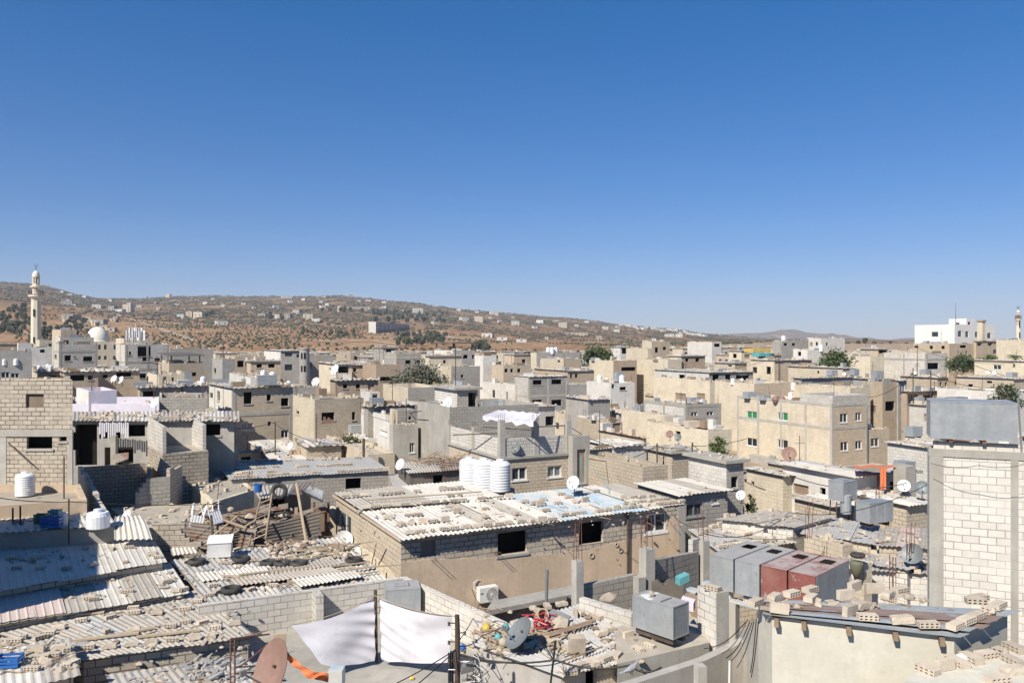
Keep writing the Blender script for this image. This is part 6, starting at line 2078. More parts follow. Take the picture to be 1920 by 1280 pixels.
# ---- centre roof
RCn = 'the cluttered centre roof'
plN, tN, cN = shed('low house with cluttered sheet roof right of the utility pole', (1052, 1270), (1236, 1217), (1102, 1128), (872, 1204), 4.5, 'cream', ['sheet_grey', 'sheet_dust', 'sheet_white'], wins=[(0, 1098, 1238, 1120, 1295, 'o'), (0, 1156, 1222, 1180, 1260, 'o')], facemat={3: 'grey'}, ragged=.1, wl=.16, wts=[3, 3, 1])
block_row(plN, 1058, 1262, 1226, 1213, 'the front eave row', RCn, .9, gap=.34, cross=.5, skew=.3)
block_row(plN, 1055, 1225, 1150, 1182, 'the middle row', RCn, .85, gap=.3, cross=.5, skew=.4)
block_row(plN, 985, 1146, 1092, 1131, 'the back edge row', RCn, .9)
block_row(plN, 1096, 1136, 1172, 1158, 'the right back row', RCn, .8)
for x, y, tl in ((1176, 1196, 1.57), (1160, 1158, 0), (1076, 1156, 0), (1085, 1153, 0), (968, 1172, 0), (1000, 1213, 0), (990, 1216, 0), (1025, 1205, 0), (1010, 1150, 0), (1070, 1265, 0), (1062, 1262, 0), (1120, 1160, 0), (975, 1180, 0), (1135, 1150, 0), (1040, 1208, 0)):
    block_at(plN, x, y, 'the scattered blocks', RCn, RND.uniform(0, 3), tilt=tl)
def lay(x, y, h=.03): return on_plane(x, y, plN) + UP * h
b = MB(); c = lay(1010, 1172, .22); b.lathe(c, [(0, 0), (.13, 0), (.16, .4), (.13, .4), (.11, .06), (0, .05)], 18, ax=(.25, -.8, .45)); drum = single('bucket', b, M['wood_pale'], 'brown drum with red base tipped over on the centre roof', 'bucket')
b = MB(); b.lathe(c, [(0, -.004), (.11, -.004), (.12, .0)], 18, ax=(.25, -.8, .45)); 
part('base', b, M['plastic_red'], drum)
b = MB(); r = random.Random(5)
for i in range(30):
    p = lay(r.uniform(998, 1030), r.uniform(1176, 1190), r.uniform(.05, .35)); e = V((r.gauss(0, 1), r.gauss(0, .6), r.gauss(0, .3))).normalized() * r.uniform(.15, .4)
    b.tube([p, p + e], .018, 5)
single('red_scrap', b, M['plastic_red'], 'heap of red pipes and scrap on the centre roof', 'scrap')
b = MB(); c = lay(1045, 1178); b.obox(c + V((-.35, -.1, .3)), V((.5, .15, -.25)), V((.25, .45, .05)), UP * .03); single('flat_panel', b, M['galv_dull'], 'tilted grey panel leaning on junk on the centre roof', 'panel')
b = MB(); b.blob(lay(1050, 1182, .2), .26, .2, .2, 0, .2); single('sack', b, M['sponge'], 'dirty cream sack below the tilted panel', 'sack')
b = MB(); c = lay(1083, 1232); b.obox(c + V((-.17, 0, 0)), V((.36, .05, 0)), V((-.05, .14, .06)), V((.01, -.03, .42))); single('foam_block', b, M['sponge'], 'dirty square foam block standing on the centre roof', 'foam block')
b = MB(); b.box(lay(990, 1178), .24, .18, .22, .4); single('white_canister', b, M['plastic_white'], 'white plastic canister beside the red scrap', 'canister')
for x, y, s, mk, lab in ((948, 1185, .13, 'plastic_teal', 'teal plastic ball shaped jug behind the grey dish'), (934, 1203, .12, 'plastic_teal', 'pale teal jug left of the grey dish'), (912, 1186, .13, 'plastic_yellow', 'yellow plastic bag among sticks left of the grey dish'), (868, 1221, .1, 'plastic_blue', 'blue bottle at the left tip of the centre roof'), (945, 1216, .16, 'sponge', 'dirty white sack below the grey dish')):
    b = MB(); b.blob(lay(x, y, s), s, s, s, 0, .15); single('plastic_jug', b, M[mk], lab, 'jug', smooth=True)
b = MB()
for x0, y0, x1, y1, rr in ((1022, 1200, 1116, 1172, .05), (1020, 1204, 1110, 1178, .03), (890, 1190, 932, 1215, .04), (915, 1182, 955, 1200, .03), (885, 1196, 925, 1190, .03), (960, 1190, 1025, 1198, .03), (1050, 1250, 1130, 1222, .02), (1060, 1240, 1110, 1222, .02), (985, 1205, 1030, 1204, .06)):
    rod(b, lay(x0, y0, .12), lay(x1, y1, .14), rr, 6)
single('roof_poles', b, M['wood'], 'wooden poles and sticks lying over the centre roof', 'poles', kind='stuff')
b = MB(); r = random.Random(51)
for i in range(110):
    p = lay(r.gauss(985, 45), r.uniform(1185, 1222), r.uniform(0, .1)); a = r.random() * 3
    if i % 3:
        b.obox(p, V((math.cos(a), math.sin(a), .1)) * r.uniform(.1, .5), V((-math.sin(a), math.cos(a), 0)) * r.uniform(.02, .08), UP * .03, 0)
    else:
        b.blob(p, .09, .08, .06, 1, .4, r)
single('roof_litter', b, [M['wood_pale'], M['rubble']], 'litter of sticks and rubble on the centre roof', 'litter', None, 'stuff')
g0 = make_dish('dish_grey', r=.42)()
g0.location = lay(967, 1226, -.2) + V((0, 0, -.05)); g0.rotation_euler = (math.radians(-14), 0, math.radians(-66)); tag(g0, 'large grey dish facing the camera on the centre roof')
b = MB(); r = random.Random(61)
for i in range(16):
    a = r.uniform(-1.4, 1.4); c = P(1040, 1240, 17.4); L_ = r.uniform(.3, .8)
    b.tube([c, c + V((math.sin(a) * L_ * .6, .05, math.cos(a) * L_ * .5)), c + V((math.sin(a) * L_, .1, math.cos(a) * L_ - .15))], .006, 4)
b.tube([P(1030, 1300, 17.3), P(1042, 1200, 17.4)], .025, 6)
single('antenna_wires', b, M['cable'], 'old aerial pole with a spray of loose wires at the centre roof', 'aerial')

# ---- walls and columns behind the centre roof
wall('white block parapet sloping down behind the centre roof', [PZ(1086, 1120, 4.9), PZ(1184, 1150, 4.9)], 4.9, 0, 'block_white', .18)
wall('block wall between the first two concrete columns', [P(1092, 0, 24.4), P(1194, 0, 25.5)], [zat(1098, 24.4), zat(1076, 25.5)], 0, 'block_grey', .18)
wall('block wall between the second and third concrete columns', [P(1226, 0, 25.8), P(1310, 0, 27.6)], [zat(1050, 25.8), zat(1034, 27.6)], 0, 'block_grey', .18)
wall('short high block pier at the third concrete column', [P(1299, 0, 27.5), P(1312, 0, 27.8)], zat(1011, 27.6), 0, 'block_white', .18)
column('leftmost concrete column with rusty starter bars before the long house', 1083, 1050, 24.2, 0, .27, 4, 1.3, 30)
column('middle thick concrete column with starter bars before the long house', 1213, 1027, 25.2, 0, .36, 6, 1.2, 30)
column('short lower concrete column attached to the thick middle one', 1199, 1080, 24.9, 0, .28, 0, 0, 30)
column('right concrete column with starter bars beside the steel tanks', 1319, 1012, 27.8, 0, .3, 4, 1.5, 30)
b = MB(); p = P(1024, 1122, 27.5); b.tube([p - UP * .3, p + V((.03, 0, 1.0))], .06, 7); single('iron_stub', b, M['frame_grey'], 'short grey pipe standing in front of the plastered long wall', 'pipe')
tp, tt, tcn = shed('narrow brown edged roof strip under the plastered long wall', (930, 1142), (1085, 1112), (1078, 1106), (935, 1134), 2.75, 'brown', None, kind='slab', inset_=0)
# clutter between
b = MB(); r = random.Random(9)
rows = [[P(1222 + 58 * i / 12, 1092 - 4 * math.sin(i), 24.6) + V((.2 * j * .2, .25 * j, -.06 * j + .12 * noise.noise(V((i * .5, j * .7, 2))))) for j in range(6)] for i in range(13)]
b.grid(rows); b.grid([[p - UP * .6 for p in rw] for rw in (list(zip(*rows))[0], list(zip(*rows))[0])] if False else [[rows[i][0] for i in range(13)], [rows[i][0] - UP * .55 for i in range(13)]])
single('dark_tarpaulin', b, M['cloth_dark'], 'dark crumpled tarpaulin beside the block wall', 'tarpaulin')
b = MB(); b.obox(P(1275, 1098, 23.6), V((.3, .1, .1)), V((-.1, .2, .02)), UP * .22); single('teal_bag', b, M['plastic_teal'], 'teal bag on the clutter by the steel tanks', 'bag')
b = MB(); b.obox(P(1280, 1150, 22), V((.6, -.3, -.1)), V((.2, .3, 0)), UP * .5); single('brown_crate', b, M['wood'], 'brown slatted crate below the blue planks', 'crate')
b = MB(); b.obox(P(1276, 1140, 20.6), V((.3, -.14, -.05)), V((.1, .2, .05)), UP * .22); single('white_bundle', b, M['lilac'], 'pale lilac bundle on the brown crate', 'bundle')
b = MB(); b.blob(P(1142, 1120, 22.8) , .3, .25, .16, 0, .2); single('bundle', b, M['sponge'], 'dirty wrapped bundle on the wall by the columns', 'bundle')
# galvanised tank
a = math.radians(42)
t = place('tank_g1', make_box_tank('galv_dull', .62, 1.25, .78, True), 'scratched grey steel tank with slate on top at lower centre', PZ(1238, 1192, 4.65), a)
c = PZ(1238, 1192, 4.65) + UP * .95
b = MB(); b.box(c + V((-.15, .1, 0)), .5, .4, .03, .4); single('slate', b, M['frame_white'], 'pale slab lying on the scratched steel tank', 'slab')
b = MB(); b.blob(c + V((-.2, .05, .1)), .09, .08, .08); single('stone', b, M['rubble'], 'stone on the slab of the scratched steel tank', 'stone')
tp, tt, tcn = shed('concrete ledge house under the scratched steel tank', (1158, 1240), (1330, 1200), (1290, 1140), (1150, 1172), 4.6, 'concrete', None, kind='flat', inset_=0, par_h=0, nlump=(0, 4))

# ---- four tanks
a = math.radians(45.5)
u4, v4 = V((math.cos(a), math.sin(a), 0)), V((-math.sin(a), math.cos(a), 0))
c0 = PZ(1530, 1080, 5.55)
for i, (mk, lab) in enumerate((('tank_red', 'red and grey scratched steel tank, nearest of the four in a row'), ('tank_red', 'plain red steel tank, second nearest of the four in a row'), ('galv_dull', 'grey steel tank next to the plain red one'), ('galv_dull', 'grey steel tank at the far left end of the four'))):
    c = c0 + v4 * (.40 + .83 * i) + u4 * 1.15
    c.z = 4.56
    t = place('tank4_' + mk + ('x' if i == 0 else ''), make_box_tank(mk, 2.3, .76, .98, False, hatch=False), lab, c, a)
    b = MB(); b.obox(V((.28, -.2, 1.0)), V((.42, 0, 0)), V((0, .34, 0)), UP * .006)
    me = b.mesh('hatch_hole', M['void']); o = bpy.data.objects.new('hatch_hole', me); COL.objects.link(o); o.parent = t  # dark plate painting the unlit inside of an open hatch
    if i == 0:
        b = MB(); b.obox(V((1.162, -.38, .02)), V((.006, 0, 0)), V((0, .76, 0)), UP * .95); b.obox(V((-1.12, -.397, .02)), V((2.24, 0, 0)), V((0, .006, 0)), UP * .95)
        me = b.mesh('grey_side', M['galv_dull']); o = bpy.data.objects.new('side_plate', me); COL.objects.link(o); o.parent = t
t = thing('tank_platform', 'blue painted plank platform under the four steel tanks', 'platform', c0 - UP * 1.3)
b = MB()
for k in range(3):
    b.obox(V((c0.x, c0.y, 4.2)) + u4 * (.1 + .95 * k) - v4 * .2, u4 * .3, v4 * 4.4, UP * .08)
part('deck', b, M['sheet_blue'], t)
b = MB()
for k in range(4):
    for s in (.15, 1.9):
        b.obox(V((c0.x, c0.y, 4.285)) + v4 * (.2 + .83 * k) + u4 * s, u4 * .2, v4 * .4, UP * .27)
part('bearer', b, M['block_white'], t)
b = MB()
for k in range(4):
    for s in (.2, 2.1):
        b.box(V((c0.x, c0.y, 0)) + v4 * (1.3 * k) + u4 * s, .25, .25, 4.19, a)
part('leg', b, M['concrete'], t)
T('white block pier with concrete column edge under the tank platform', 1308, 1343, 1367, 1112, 19.8, 'block_white', [], 'flat', par_h=0, facemat={0: 'concrete'}, nlump=(0, 0))
pl = plane3(V((0, 0, zat(1112, 19.8))), V((1, 0, zat(1112, 19.8))), V((0, 1, zat(1112, 19.8))))
block_row(pl, 1312, 1100, 1360, 1112, 'the pier top row', 'the white block pier', .9, lift=0)
# curved grey wall
pts = [PZ(1120, 1292, 5.3), PZ(1215, 1262, 5.3), PZ(1308, 1232, 5.3), PZ(1360, 1208, 5.35), PZ(1402, 1186, 5.5), PZ(1440, 1166, 6.2)]
wall('grey concrete garden wall curving up to the right at the bottom', pts, [5.3, 5.3, 5.3, 5.35, 5.5, 6.3], 0, 'concrete', -.2)
column('small square concrete post at the bend of the grey garden wall', 1313, 1246, 15.8, 0, .19, 0, 0, 15)
b = MB(); r = random.Random(15)
for i in range(9):
    p, q = P(1398 + i * 4, 1162 + r.uniform(-3, 4), 14.6), P(1330 + i * 14 + r.uniform(-10, 10), 1215 + 9 * i, 14.4 + r.uniform(0, .6))
    pts_ = [p + (q - p) * k / 8 - UP * .12 * math.sin(math.pi * k / 8) for k in range(9)]
    b.tube(pts_, .009, 4)
single('cable_bundle', b, M['cable'], 'fan of black cables hanging from the eave above the grey garden wall', 'cables', kind='stuff')
b = MB(); rod(b, P(1367, 1300, 14.5), P(1368, 1238, 14.5), .018); single('white_pipe', b, M['frame_white'], 'thin white pipe upright in front of the grey garden wall', 'pipe')

# pigeon
def pigeon(c):
    b = MB()
    spine = [(-.17, 0, .075, .012), (-.12, 0, .085, .03), (-.05, 0, .10, .055), (.02, 0, .115, .062), (.075, 0, .14, .045), (.10, 0, .18, .028), (.115, 0, .205, .03), (.135, 0, .212, .022), (.15, 0, .208, .007), (.168, 0, .202, .002)]
    rows = []
    for k, (x, y, z, r_) in enumerate(spine):
        tilt = .9 if 3 < k < 6 else 0
        rows.append([V((x - math.sin(a) * r_ * tilt * .5, math.cos(a) * r_ * .85, z + math.sin(a) * r_)) for a in [2 * math.pi * i / 12 for i in range(12)]])
    b.grid(rows, 0, True)
    b.grid([[V((-.12, y, .09)) for y in (-.03, .03)], [V((-.24, y, .06)) for y in (-.04, .04)]])
    b.grid([[V((-.12, y, .078)) for y in (-.03, .03)], [V((-.24, y, .054)) for y in (-.04, .04)]])
    for s in (-1, 1):
        b.tube([(0, .02 * s, .06), (.0, .025 * s, .0)], .006, 5, 1)
        b.tube([(-.01, .025 * s, .004), (.035, .03 * s, .003)], .005, 4, 1)
    o = single('pigeon', b, [M['feather'], M['iron_red']], 'grey pigeon perched on the grey garden wall', 'pigeon', smooth=True, loc=V((0, 0, 0)))
    o.location = c; o.rotation_euler = (0, 0, math.radians(25)); o.scale = (1.15,) * 3
pigeon(PZ(1185, 1266, 5.31) + V((0, .06, 0)))

# ---- bottom right house
zR = 7.25
cR = [PZ(1438, 1153, zR), PZ(1800, 1193, zR), PZ(1915, 1143, zR)]
C0, C1, C2 = cR
C3 = PZ(1405, 1120, zR)
fpR = [V(C0.xy), V(C1.xy), V(C2.xy), V(C3.xy)]
wf = inset(fpR, .12)
rh = house('pale rendered house with flat steel sheet roof at the lower right', wf, zR - .05, 0, 'render_pale', (), roof=None, par_h=0, name='house')
sheet('roof', C0 + V((0, 0, 0)), C3, C2, C1, ['sheet_steel', 'sheet_brown', 'sheet_steel'], rh, .5, .006, .33, .03)
b = MB()
e = (C1 - C0); e.normalize(); nrm = V((e.y, -e.x, 0))
for s in (.04, .19, .43, .67, .9):
    p = C0 + (C1 - C0) * s - nrm * .3 - UP * .17
    bb = MB(); bb.obox(p, e * .075, nrm * .36, UP * .12); part('roof_beam', bb, M['wood'], rh)
plR = plane3(C0, C1, C3)
RR = 'the flat steel roof'
def rb(x0, y0, x1, y1, row, n, **k):
    block_row(plR, x0, y0, x1, y1, row, RR, .85, **k)
rb(1398, 1140, 1535, 1108, 'the left edge row', 6, cross=.3, skew=.2)
rb(1575, 1160, 1700, 1108, 'the diagonal middle row', 6, cross=.1, skew=.15)
rb(1780, 1186, 1880, 1138, 'the right edge row', 5, cross=.1, skew=.1, gap=.36)
for x, y, yw in ((1460, 1150, -.1), (1520, 1128, .9), (1598, 1108, .6), (1582, 1124, .3), (1638, 1112, -.05), (1626, 1164, -.1), (1692, 1170, -.15), (1740, 1178, -.1), (1830, 1134, -.2), (1835, 1128, .3)):
    block_at(plR, x, y, 'the scattered blocks', RR, yw)
# near ridge in the corner
zN = 6.95
cc = [PZ(1660, 1310, zN), PZ(1990, 1310, zN), PZ(1990, 1196, zN), PZ(1712, 1262, zN)]
house('nearest roof corner with a row of hollow blocks at the bottom right', [V(p.xy) for p in cc], zN, 0, 'render_pale', (), par_h=0, rmats=['render_pale'])
plN2 = plane3(cc[0], cc[1], cc[3])
block_row(plN2, 1722, 1264, 1915, 1216, 'the edge row', 'the nearest roof corner', 1.0, gap=.32, lift=0, cross=.6, skew=.15)
block_row(plN2, 1745, 1276, 1920, 1240, 'the second row', 'the nearest roof corner', .25, gap=.4, lift=0, cross=.6, skew=.3)
for x, y in ((1900, 1262), (1870, 1279)):
    block_at(plN2, x, y, 'the loose blocks', 'the nearest roof corner', .2, lift=0)
b = MB(); b.blob(PZ(1802, 1238, zN) + UP * .05, .1, .08, .07); single('stone', b, M['frame_white'], 'white rag lump by the nearest block row', 'rag')
pl, tt, tcn = shed('low roof with odds and ends at the bottom right below the pale wall', (1400, 1305), (1700, 1320), (1650, 1255), (1440, 1248), 5.6, 'concrete', None, kind='flat', inset_=0, par_h=0, nlump=(0, 8))
b = MB(); b.lathe(on_plane(1527, 1276, pl), [(0, 0), (.16, 0), (.19, .12), (.17, .12), (.14, .03)], 18); single('white_basin', b, M['plastic_white'], 'white round basin at the bottom right edge', 'basin')
b = MB(); b.box(on_plane(1562, 1280, pl), .36, .25, .12, .1); single('dark_case', b, M['iron'], 'dark flat case at the bottom right edge', 'case')
b = MB(); b.obox(on_plane(1450, 1278, pl), V((.9, .2, .02)), V((-.2, .3, .1)), UP * .04); single('plank', b, M['wood_pale'], 'pale board lying at the bottom right below the rendered wall', 'board')

# ---- block tower with steel tank
a = math.radians(67)
u, v = V((math.cos(a), math.sin(a))), V((-math.sin(a), math.cos(a)))
d = 21.0
Ct = V(((1905 - 960) / F * d, d)) - v * .75
kx = (1743 - 960) / F
L_ = (Ct.x - kx * Ct.y) / (kx * v.y - v.x)
fpW = [Ct, Ct + u * .7, Ct + u * .7 + v * L_, Ct + v * L_]
zT = zat(846, 21.2)
tw = house('tall pale block tower with concrete columns at the right edge', fpW, zT, 0, 'block_pale', (), par_h=0, name='block_tower', cat='tower', nlump=(0, 0))
at = lambda s, o, z: V((*(Ct + v * s - u * o), z))
b = MB(); vv3, uu3 = v.to_3d(), u.to_3d()
for s, w_ in ((L_ - .33, .34), (.70, .17)):
    b.obox(at(s, .03, 0), vv3 * w_, uu3 * .1, UP * (zT - .2))
b.obox(at(-.02, .034, zT - .2), vv3 * (L_ + .05), uu3 * .12, UP * .202)
part('concrete_frame', b, M['concrete'], tw)
b = MB(); b.obox(at(.05, -.06, zT + .002), vv3 * (L_ - .15), uu3 * .2, UP * .19); part('top_course', b, M['block_pale'], tw)
for s in (.3, L_ * .52, L_ - .55):
    b = MB(); b.obox(at(s, .1, zT + .194), vv3 * .09, uu3 * 1.4, UP * .1); part('bearer', b, M['iron_red'], tw)
Cx = at(.78 - .75 + .28, 0, 0)
wl = (PZ(1883, 829, zT + .3) - PZ(1750, 832, zT + .3)).length
t = make_box_tank('galv', 1.25, 2.02, 1.0, False, 1, False)()
pc = at(.70 + 1.0 + .05, -.5, zT + .3)
t.location = pc; t.rotation_euler = (0, 0, a); tag(t, 'big dented steel tank on top of the block tower at right')
b = MB(); rod(b, P(1917, 870, 21), P(1909, 745, 21), .025); single('pipe', b, M['frame_grey'], 'thin grey standing pipe right of the big steel tank', 'pipe')

# ---- right middle sheds
T('tan block house with wide corrugated roof right behind the long house', 1093, 1205, 1252, 876, 43, 'block_tan', [], par_h=.9, nlump=(.05, 10))
T('shaded block house with white ribbed roof behind the right end of the long house', 1196, 1271, 1364, 929, 39, 'block_grey', [(1287, 943, 1318, 968, 'g'), (1336, 934, 1346, 943, 'p')], 'sheet', rmats=['sheet_white', 'sheet_white', 'sheet_dust'], nlump=(.5, 2), drop=.0)
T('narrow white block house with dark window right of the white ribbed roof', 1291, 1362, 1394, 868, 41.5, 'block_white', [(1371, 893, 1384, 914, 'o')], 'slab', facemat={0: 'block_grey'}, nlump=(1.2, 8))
plV, tV, cV = shed('low shed with dusty roof and four block rows right of the long house', (1346, 1034), (1494, 1016), (1384, 981), (1288, 992), 3.6, 'block_tan', ['sheet_grey', 'sheet_dust'])
for k, (x0, y0, x1, y1) in enumerate(((1288, 998, 1370, 984), (1310, 1003, 1420, 990), (1330, 1012, 1450, 997), (1345, 1028, 1485, 1010))):
    block_row(plV, x0, y0, x1, y1, ('the back row', 'the second row', 'the third row', 'the front row')[k], 'the dusty four row roof', .75)
plW, tW, cW = shed('cream block shed with grey roof behind the dusty four row roof', (1342, 973), (1490, 990), (1570, 968), (1440, 957), 4.15, 'block_pale', ['sheet_grey', 'sheet_dust'], amp=.012, nlump=(.7, 4))
plY, tY, cY = shed('plain grey sheet roof below the small steel tank on the right', (1500, 1000), (1640, 1020), (1650, 985), (1530, 966), 3.95, 'block_tan', ['sheet_grey', 'sheet_dust'], amp=.012, nlump=(.4, 6))
plX, tX, cX = shed('tan ribbed roof directly left of the block tower', (1640, 1022), (1760, 1028), (1760, 988), (1650, 990), 4.1, 'block_tan', ['sheet_dust', 'sheet_pink'], nlump=(.6, 10))
plZ, tZ, cZ = shed('rubble strewn grey roof left of the block tower', (1590, 1066), (1760, 1078), (1760, 1034), (1560, 1024), 3.6, 'block_white', ['sheet_dust', 'sheet_grey'], nlump=(1.2, 50))
plAA, tAA, cAA = shed('white block shed with shaded side left of the tower foot', (1630, 1056), (1706, 1070), (1764, 1046), (1690, 1038), 3.75, 'block_white', ['sheet_grey'], facemat={1: 'block_grey'}, nlump=(.8, 14))  # the shaded side's darkness is painted with grey block
T('low grey block wall house left of the rubble strewn roof', 1512, 1580, 1600, 1022, 31, 'block_tan', [], 'flat', par_h=.5, nlump=(.8, 10))
T('white plastered shed with sloping grey roof and boarded window on the right', 1468, 1598, 1644, 895, 42.5, 'white', [(1487, 908, 1516, 928, 'b'), (1537, 914, 1548, 938, 'o')], 'sheet', rmats=['sheet_grey', 'sheet_white'], over=.35, nlump=(.2, 3))
T('cream house with rubble roof left of the white plastered shed', 1400, 1468, 1490, 893, 46, 'cream', [(1408, 902, 1414, 910, 'o')], 'sheet', nlump=(.9, 14))
T('grey rendered shed with orange rag beside the white plastered shed', 1640, 1652, 1718, 893, 44, 'grey', [(1668, 902, 1680, 925, 'o')], 'slab', nlump=(.3, 6))
T('tan block yard wall house below the orange rag', 1600, 1700, 1745, 948, 39, 'block_tan', [], 'sheet', nlump=(.6, 10))
T('tan low house between the rubble roof and the green shuttered house', 1440, 1500, 1560, 880, 60, 'block_tan', [(1510, 884, 1520, 894, 'o')], 'sheet', nlump=(1.2, 10))
T('cream low house right of the narrow white block house', 1396, 1440, 1480, 905, 50, 'cream', [(1403, 920, 1412, 930, 'o')], 'slab', nlump=(.5, 4))
T('block wall house under the dusty cluttered roofs right of centre', 1490, 1600, 1650, 960, 39.5, 'block_tan', [], 'sheet', nlump=(1.0, 12))
T('tan low house in the dip right of the white shed with flat roof', 1215, 1260, 1300, 850, 55, 'block_tan', [], 'slab', nlump=(.8, 10))
b = MB(); c = P(1618, 1052, 28.5); b.box(V((c.x, c.y, 0)), .42, .42, c.z, .5); single('concrete_pier', b, M['cream'], 'cream pier beside the jar and tyre right of the tanks', 'pier')
b = MB(); c = P(1606, 1080, 28); b.lathe(c - UP * .1, [(0, 0), (.08, .02), (.2, .35), (.24, .55), (.22, .62), (0, .66)], 16); single('jar', b, M['leaf_grey'], 'yellow green plastic jar hanging beside the cream pier', 'jar', smooth=True)
place('tyre', None, 'small tyre on top of the yellow green jar', P(1608, 1044, 28) , 0, .75)
# tank on stand
c = P(1580, 936, 39)
t = place('tank_st', make_box_tank('galv', 1.0, .85, .95, False, 1), 'small steel tank on a tall iron stand on the right', c, math.radians(30))
ts = thing('tank_stand', 'iron legs of the small steel tank on the right', 'stand', c - UP * 1.5)
for x, y in ((-.45, -.38), (.45, -.38), (.45, .38), (-.45, .38)):
    b = MB(); b.tube([c + V((x, y, -.02)), c + V((x * 1.05, y * 1.05, -1.5))], .03, 5); part('leg', b, M['iron'], ts)
b = MB(); b.lathe(P(1586, 962, 38.6), [(0, 0), (.25, 0), (.25, .9), (0, .92)], 14); single('barrel', b, M['galv_dull'], 'grey barrel under the small steel tank stand', 'barrel')
place('tank_3p', make_box_tank('galv', 1.15, .6, .72, True, 3, False), 'three panel steel tank on a sheet roof at right centre', PZ(1640, 984, 4.15), math.radians(24), 1.18)
b = MB(); rows = [[P(1650 + 11 * i / 5, 878, 41.5) + V((0, .04 * math.sin(i * 2), -.1 * j)) for j in range(12)] for i in range(6)]; b.grid(rows); single('orange_rag', b, M['tarp_orange'], 'orange cloth hanging down beside the white plastered shed', 'cloth', smooth=True)
b = MB(); rows = [[P(1600 + 84 * i / 12, 877 - 5 * j / 3 + 1.5 * math.sin(i), 42 + j * .7) for j in range(4)] for i in range(13)]; b.grid(rows); single('tarpaulin', b, M['tarp_orange'], 'orange tarpaulin spread along the shed roof on the right', 'tarpaulin', smooth=True)
column('thin concrete box column beside the orange rag', 1696, 872, 42, 0, .75, 0, 0, 26)
# rebar clumps
for i, (x, y, d_) in enumerate(((1510, 1010, 30), (1668, 1130, 21), (1700, 1050, 29), (1640, 960, 38))):
    b = MB()
    for k in range(4):
        p = P(x + k * 4, y, d_); rod(b, p, p + V((RND.uniform(-.1, .1), 0, 1.1 + .3 * RND.random())), .012)
    single('rebar_cluster', b, M['iron_red'], 'rusty starter bars ' + ('behind the four steel tanks', 'between the steel roof and the tower', 'beside the white block shed', 'next to the three panel steel tank')[i], 'rebar')

# poles and wires in the middle distance
PL = [(516, 845, 790, 62, 'thin pole before the grey block house at left'), (1712, 765, 690, 88, 'left of two tall thin poles on the right'), (1745, 770, 695, 84, 'right of two tall thin poles on the right'), (1232, 855, 831, 55, 'short dark post on the cream house roof'), (1298, 848, 829, 55, 'second dark post on the cream house roof'),
      (1720, 690, 645, 140, 'thin pole before the white block parapet house'), (1460, 715, 660, 140, 'thin pole left of the skyline rows'), (1090, 905, 855, 42, 'green pipe standing left of the tan block parapet'), (120, 935, 855, 35, 'slim bar on the terrace parapet'), (129, 1005, 935, 30, 'thin iron rod above the small white roof')]
for x, y0, y1, d_, lab in PL:
    b = MB(); rod(b, P(x, y0 + 15, d_), P(x, y1, d_), .05 if d_ > 50 else .03, 6); single('thin_pole', b, M['iron' if x != 1090 else 'plastic_teal'], lab, 'pole')
wire([P(-20, 930, 30), P(130, 940, 30), P(420, 944, 33)], .08, .016, 'black cable strung across the left roofs')
wire([P(1232, 836, 55), P(1298, 836, 55), P(1400, 822, 60)], .15, .02, 'wire between the two dark posts on the cream house')
wire([P(1320, 1000, 28), P(1480, 960, 36), P(1745, 905, 30)], .5, .014, 'long sagging wire over the right middle sheds')
wire([P(1240, 925, 39), P(1290, 985, 33), P(1520, 1005, 31)], .3, .012, 'wire along the end of the long house')
wire([P(1745, 868, 21.3), P(1835, 872, 20.5), P(1930, 868, 20)], .08, .007, 'black cable strung across the block tower')
wire([P(1100, 860, 42), P(1135, 900, 39), P(1160, 960, 36)], .2, .012, 'green cord hanging before the tan block parapet', mk='plastic_teal')
# tarps and pots
b = MB(); b.box(P(1420, 660, 168), 4.5, 3, .8, .4); single('tarpaulin', b, M['tarp_yellow'], 'yellow tarpaulin on the far skyline roofs', 'tarpaulin')
b = MB(); b.box(P(1428, 668, 165), 3.2, 2.4, .7, .4); single('tarpaulin', b, M['tarp_teal'], 'teal tarpaulin below the yellow one', 'tarpaulin')
for i, (x, mk, lab) in enumerate(((1454, 'dish_rust', 'left brown pot on the green shuttered house roof'), (1466, 'dish_rust', 'right brown pot on the green shuttered house roof'))):
    b = MB(); b.lathe(P(x, 754, 96.5), [(0, 0), (.3, 0), (.45, .35), (.3, .7), (.2, .75), (0, .75)], 14); single('clay_pot', b, M[mk], lab, 'pot')
b = MB(); b.blob(P(1481, 753, 97), .8, .5, .25, 0, .3); single('tarpaulin', b, M['sheet_blue'], 'light blue crumpled cover by the pots', 'cover')
# laundry in the window house
b = MB()
for i in range(5):
    p = P(606 + 4 * i, 786 + (i % 2), 66.5); b.obox(p - UP * .3, V((.18, .08, 0)), V((0, .02, 0)), UP * RND.uniform(.25, .6))
single('laundry', b, M['dish_rust'], 'laundry hanging from the dark window of the tan block house', 'laundry')
T('grey tan block house with four dark windows and shaded side at left', 388, 436, 549, 729, 73, 'block_tan', [(393, 736, 399, 746, 'o'), (407, 733, 412, 751, 'o'), (457, 735, 472, 757, 'o'), (452, 793, 475, 807, 'p'), (500, 739, 508, 751, 'o'), (527, 746, 541, 761, 'o'), (527, 806, 541, 821, 'w'), (502, 790, 508, 798, 'o')], 'sheet', yaw=33, facemat={3: 'block_pale'}, nlump=(1.2, 10), frame=True, floors=(zat(781, 73),))
T('tan block house with a dark laundry window', 549, 590, 682, 749, 67, 'block_tan', [(603, 773, 627, 788, 'o'), (660, 772, 666, 787, 'o'), (555, 770, 561, 776, 'o')], 'flat', yaw=30, facemat={3: 'cream'}, par_h=.3, nlump=(.6, 8))
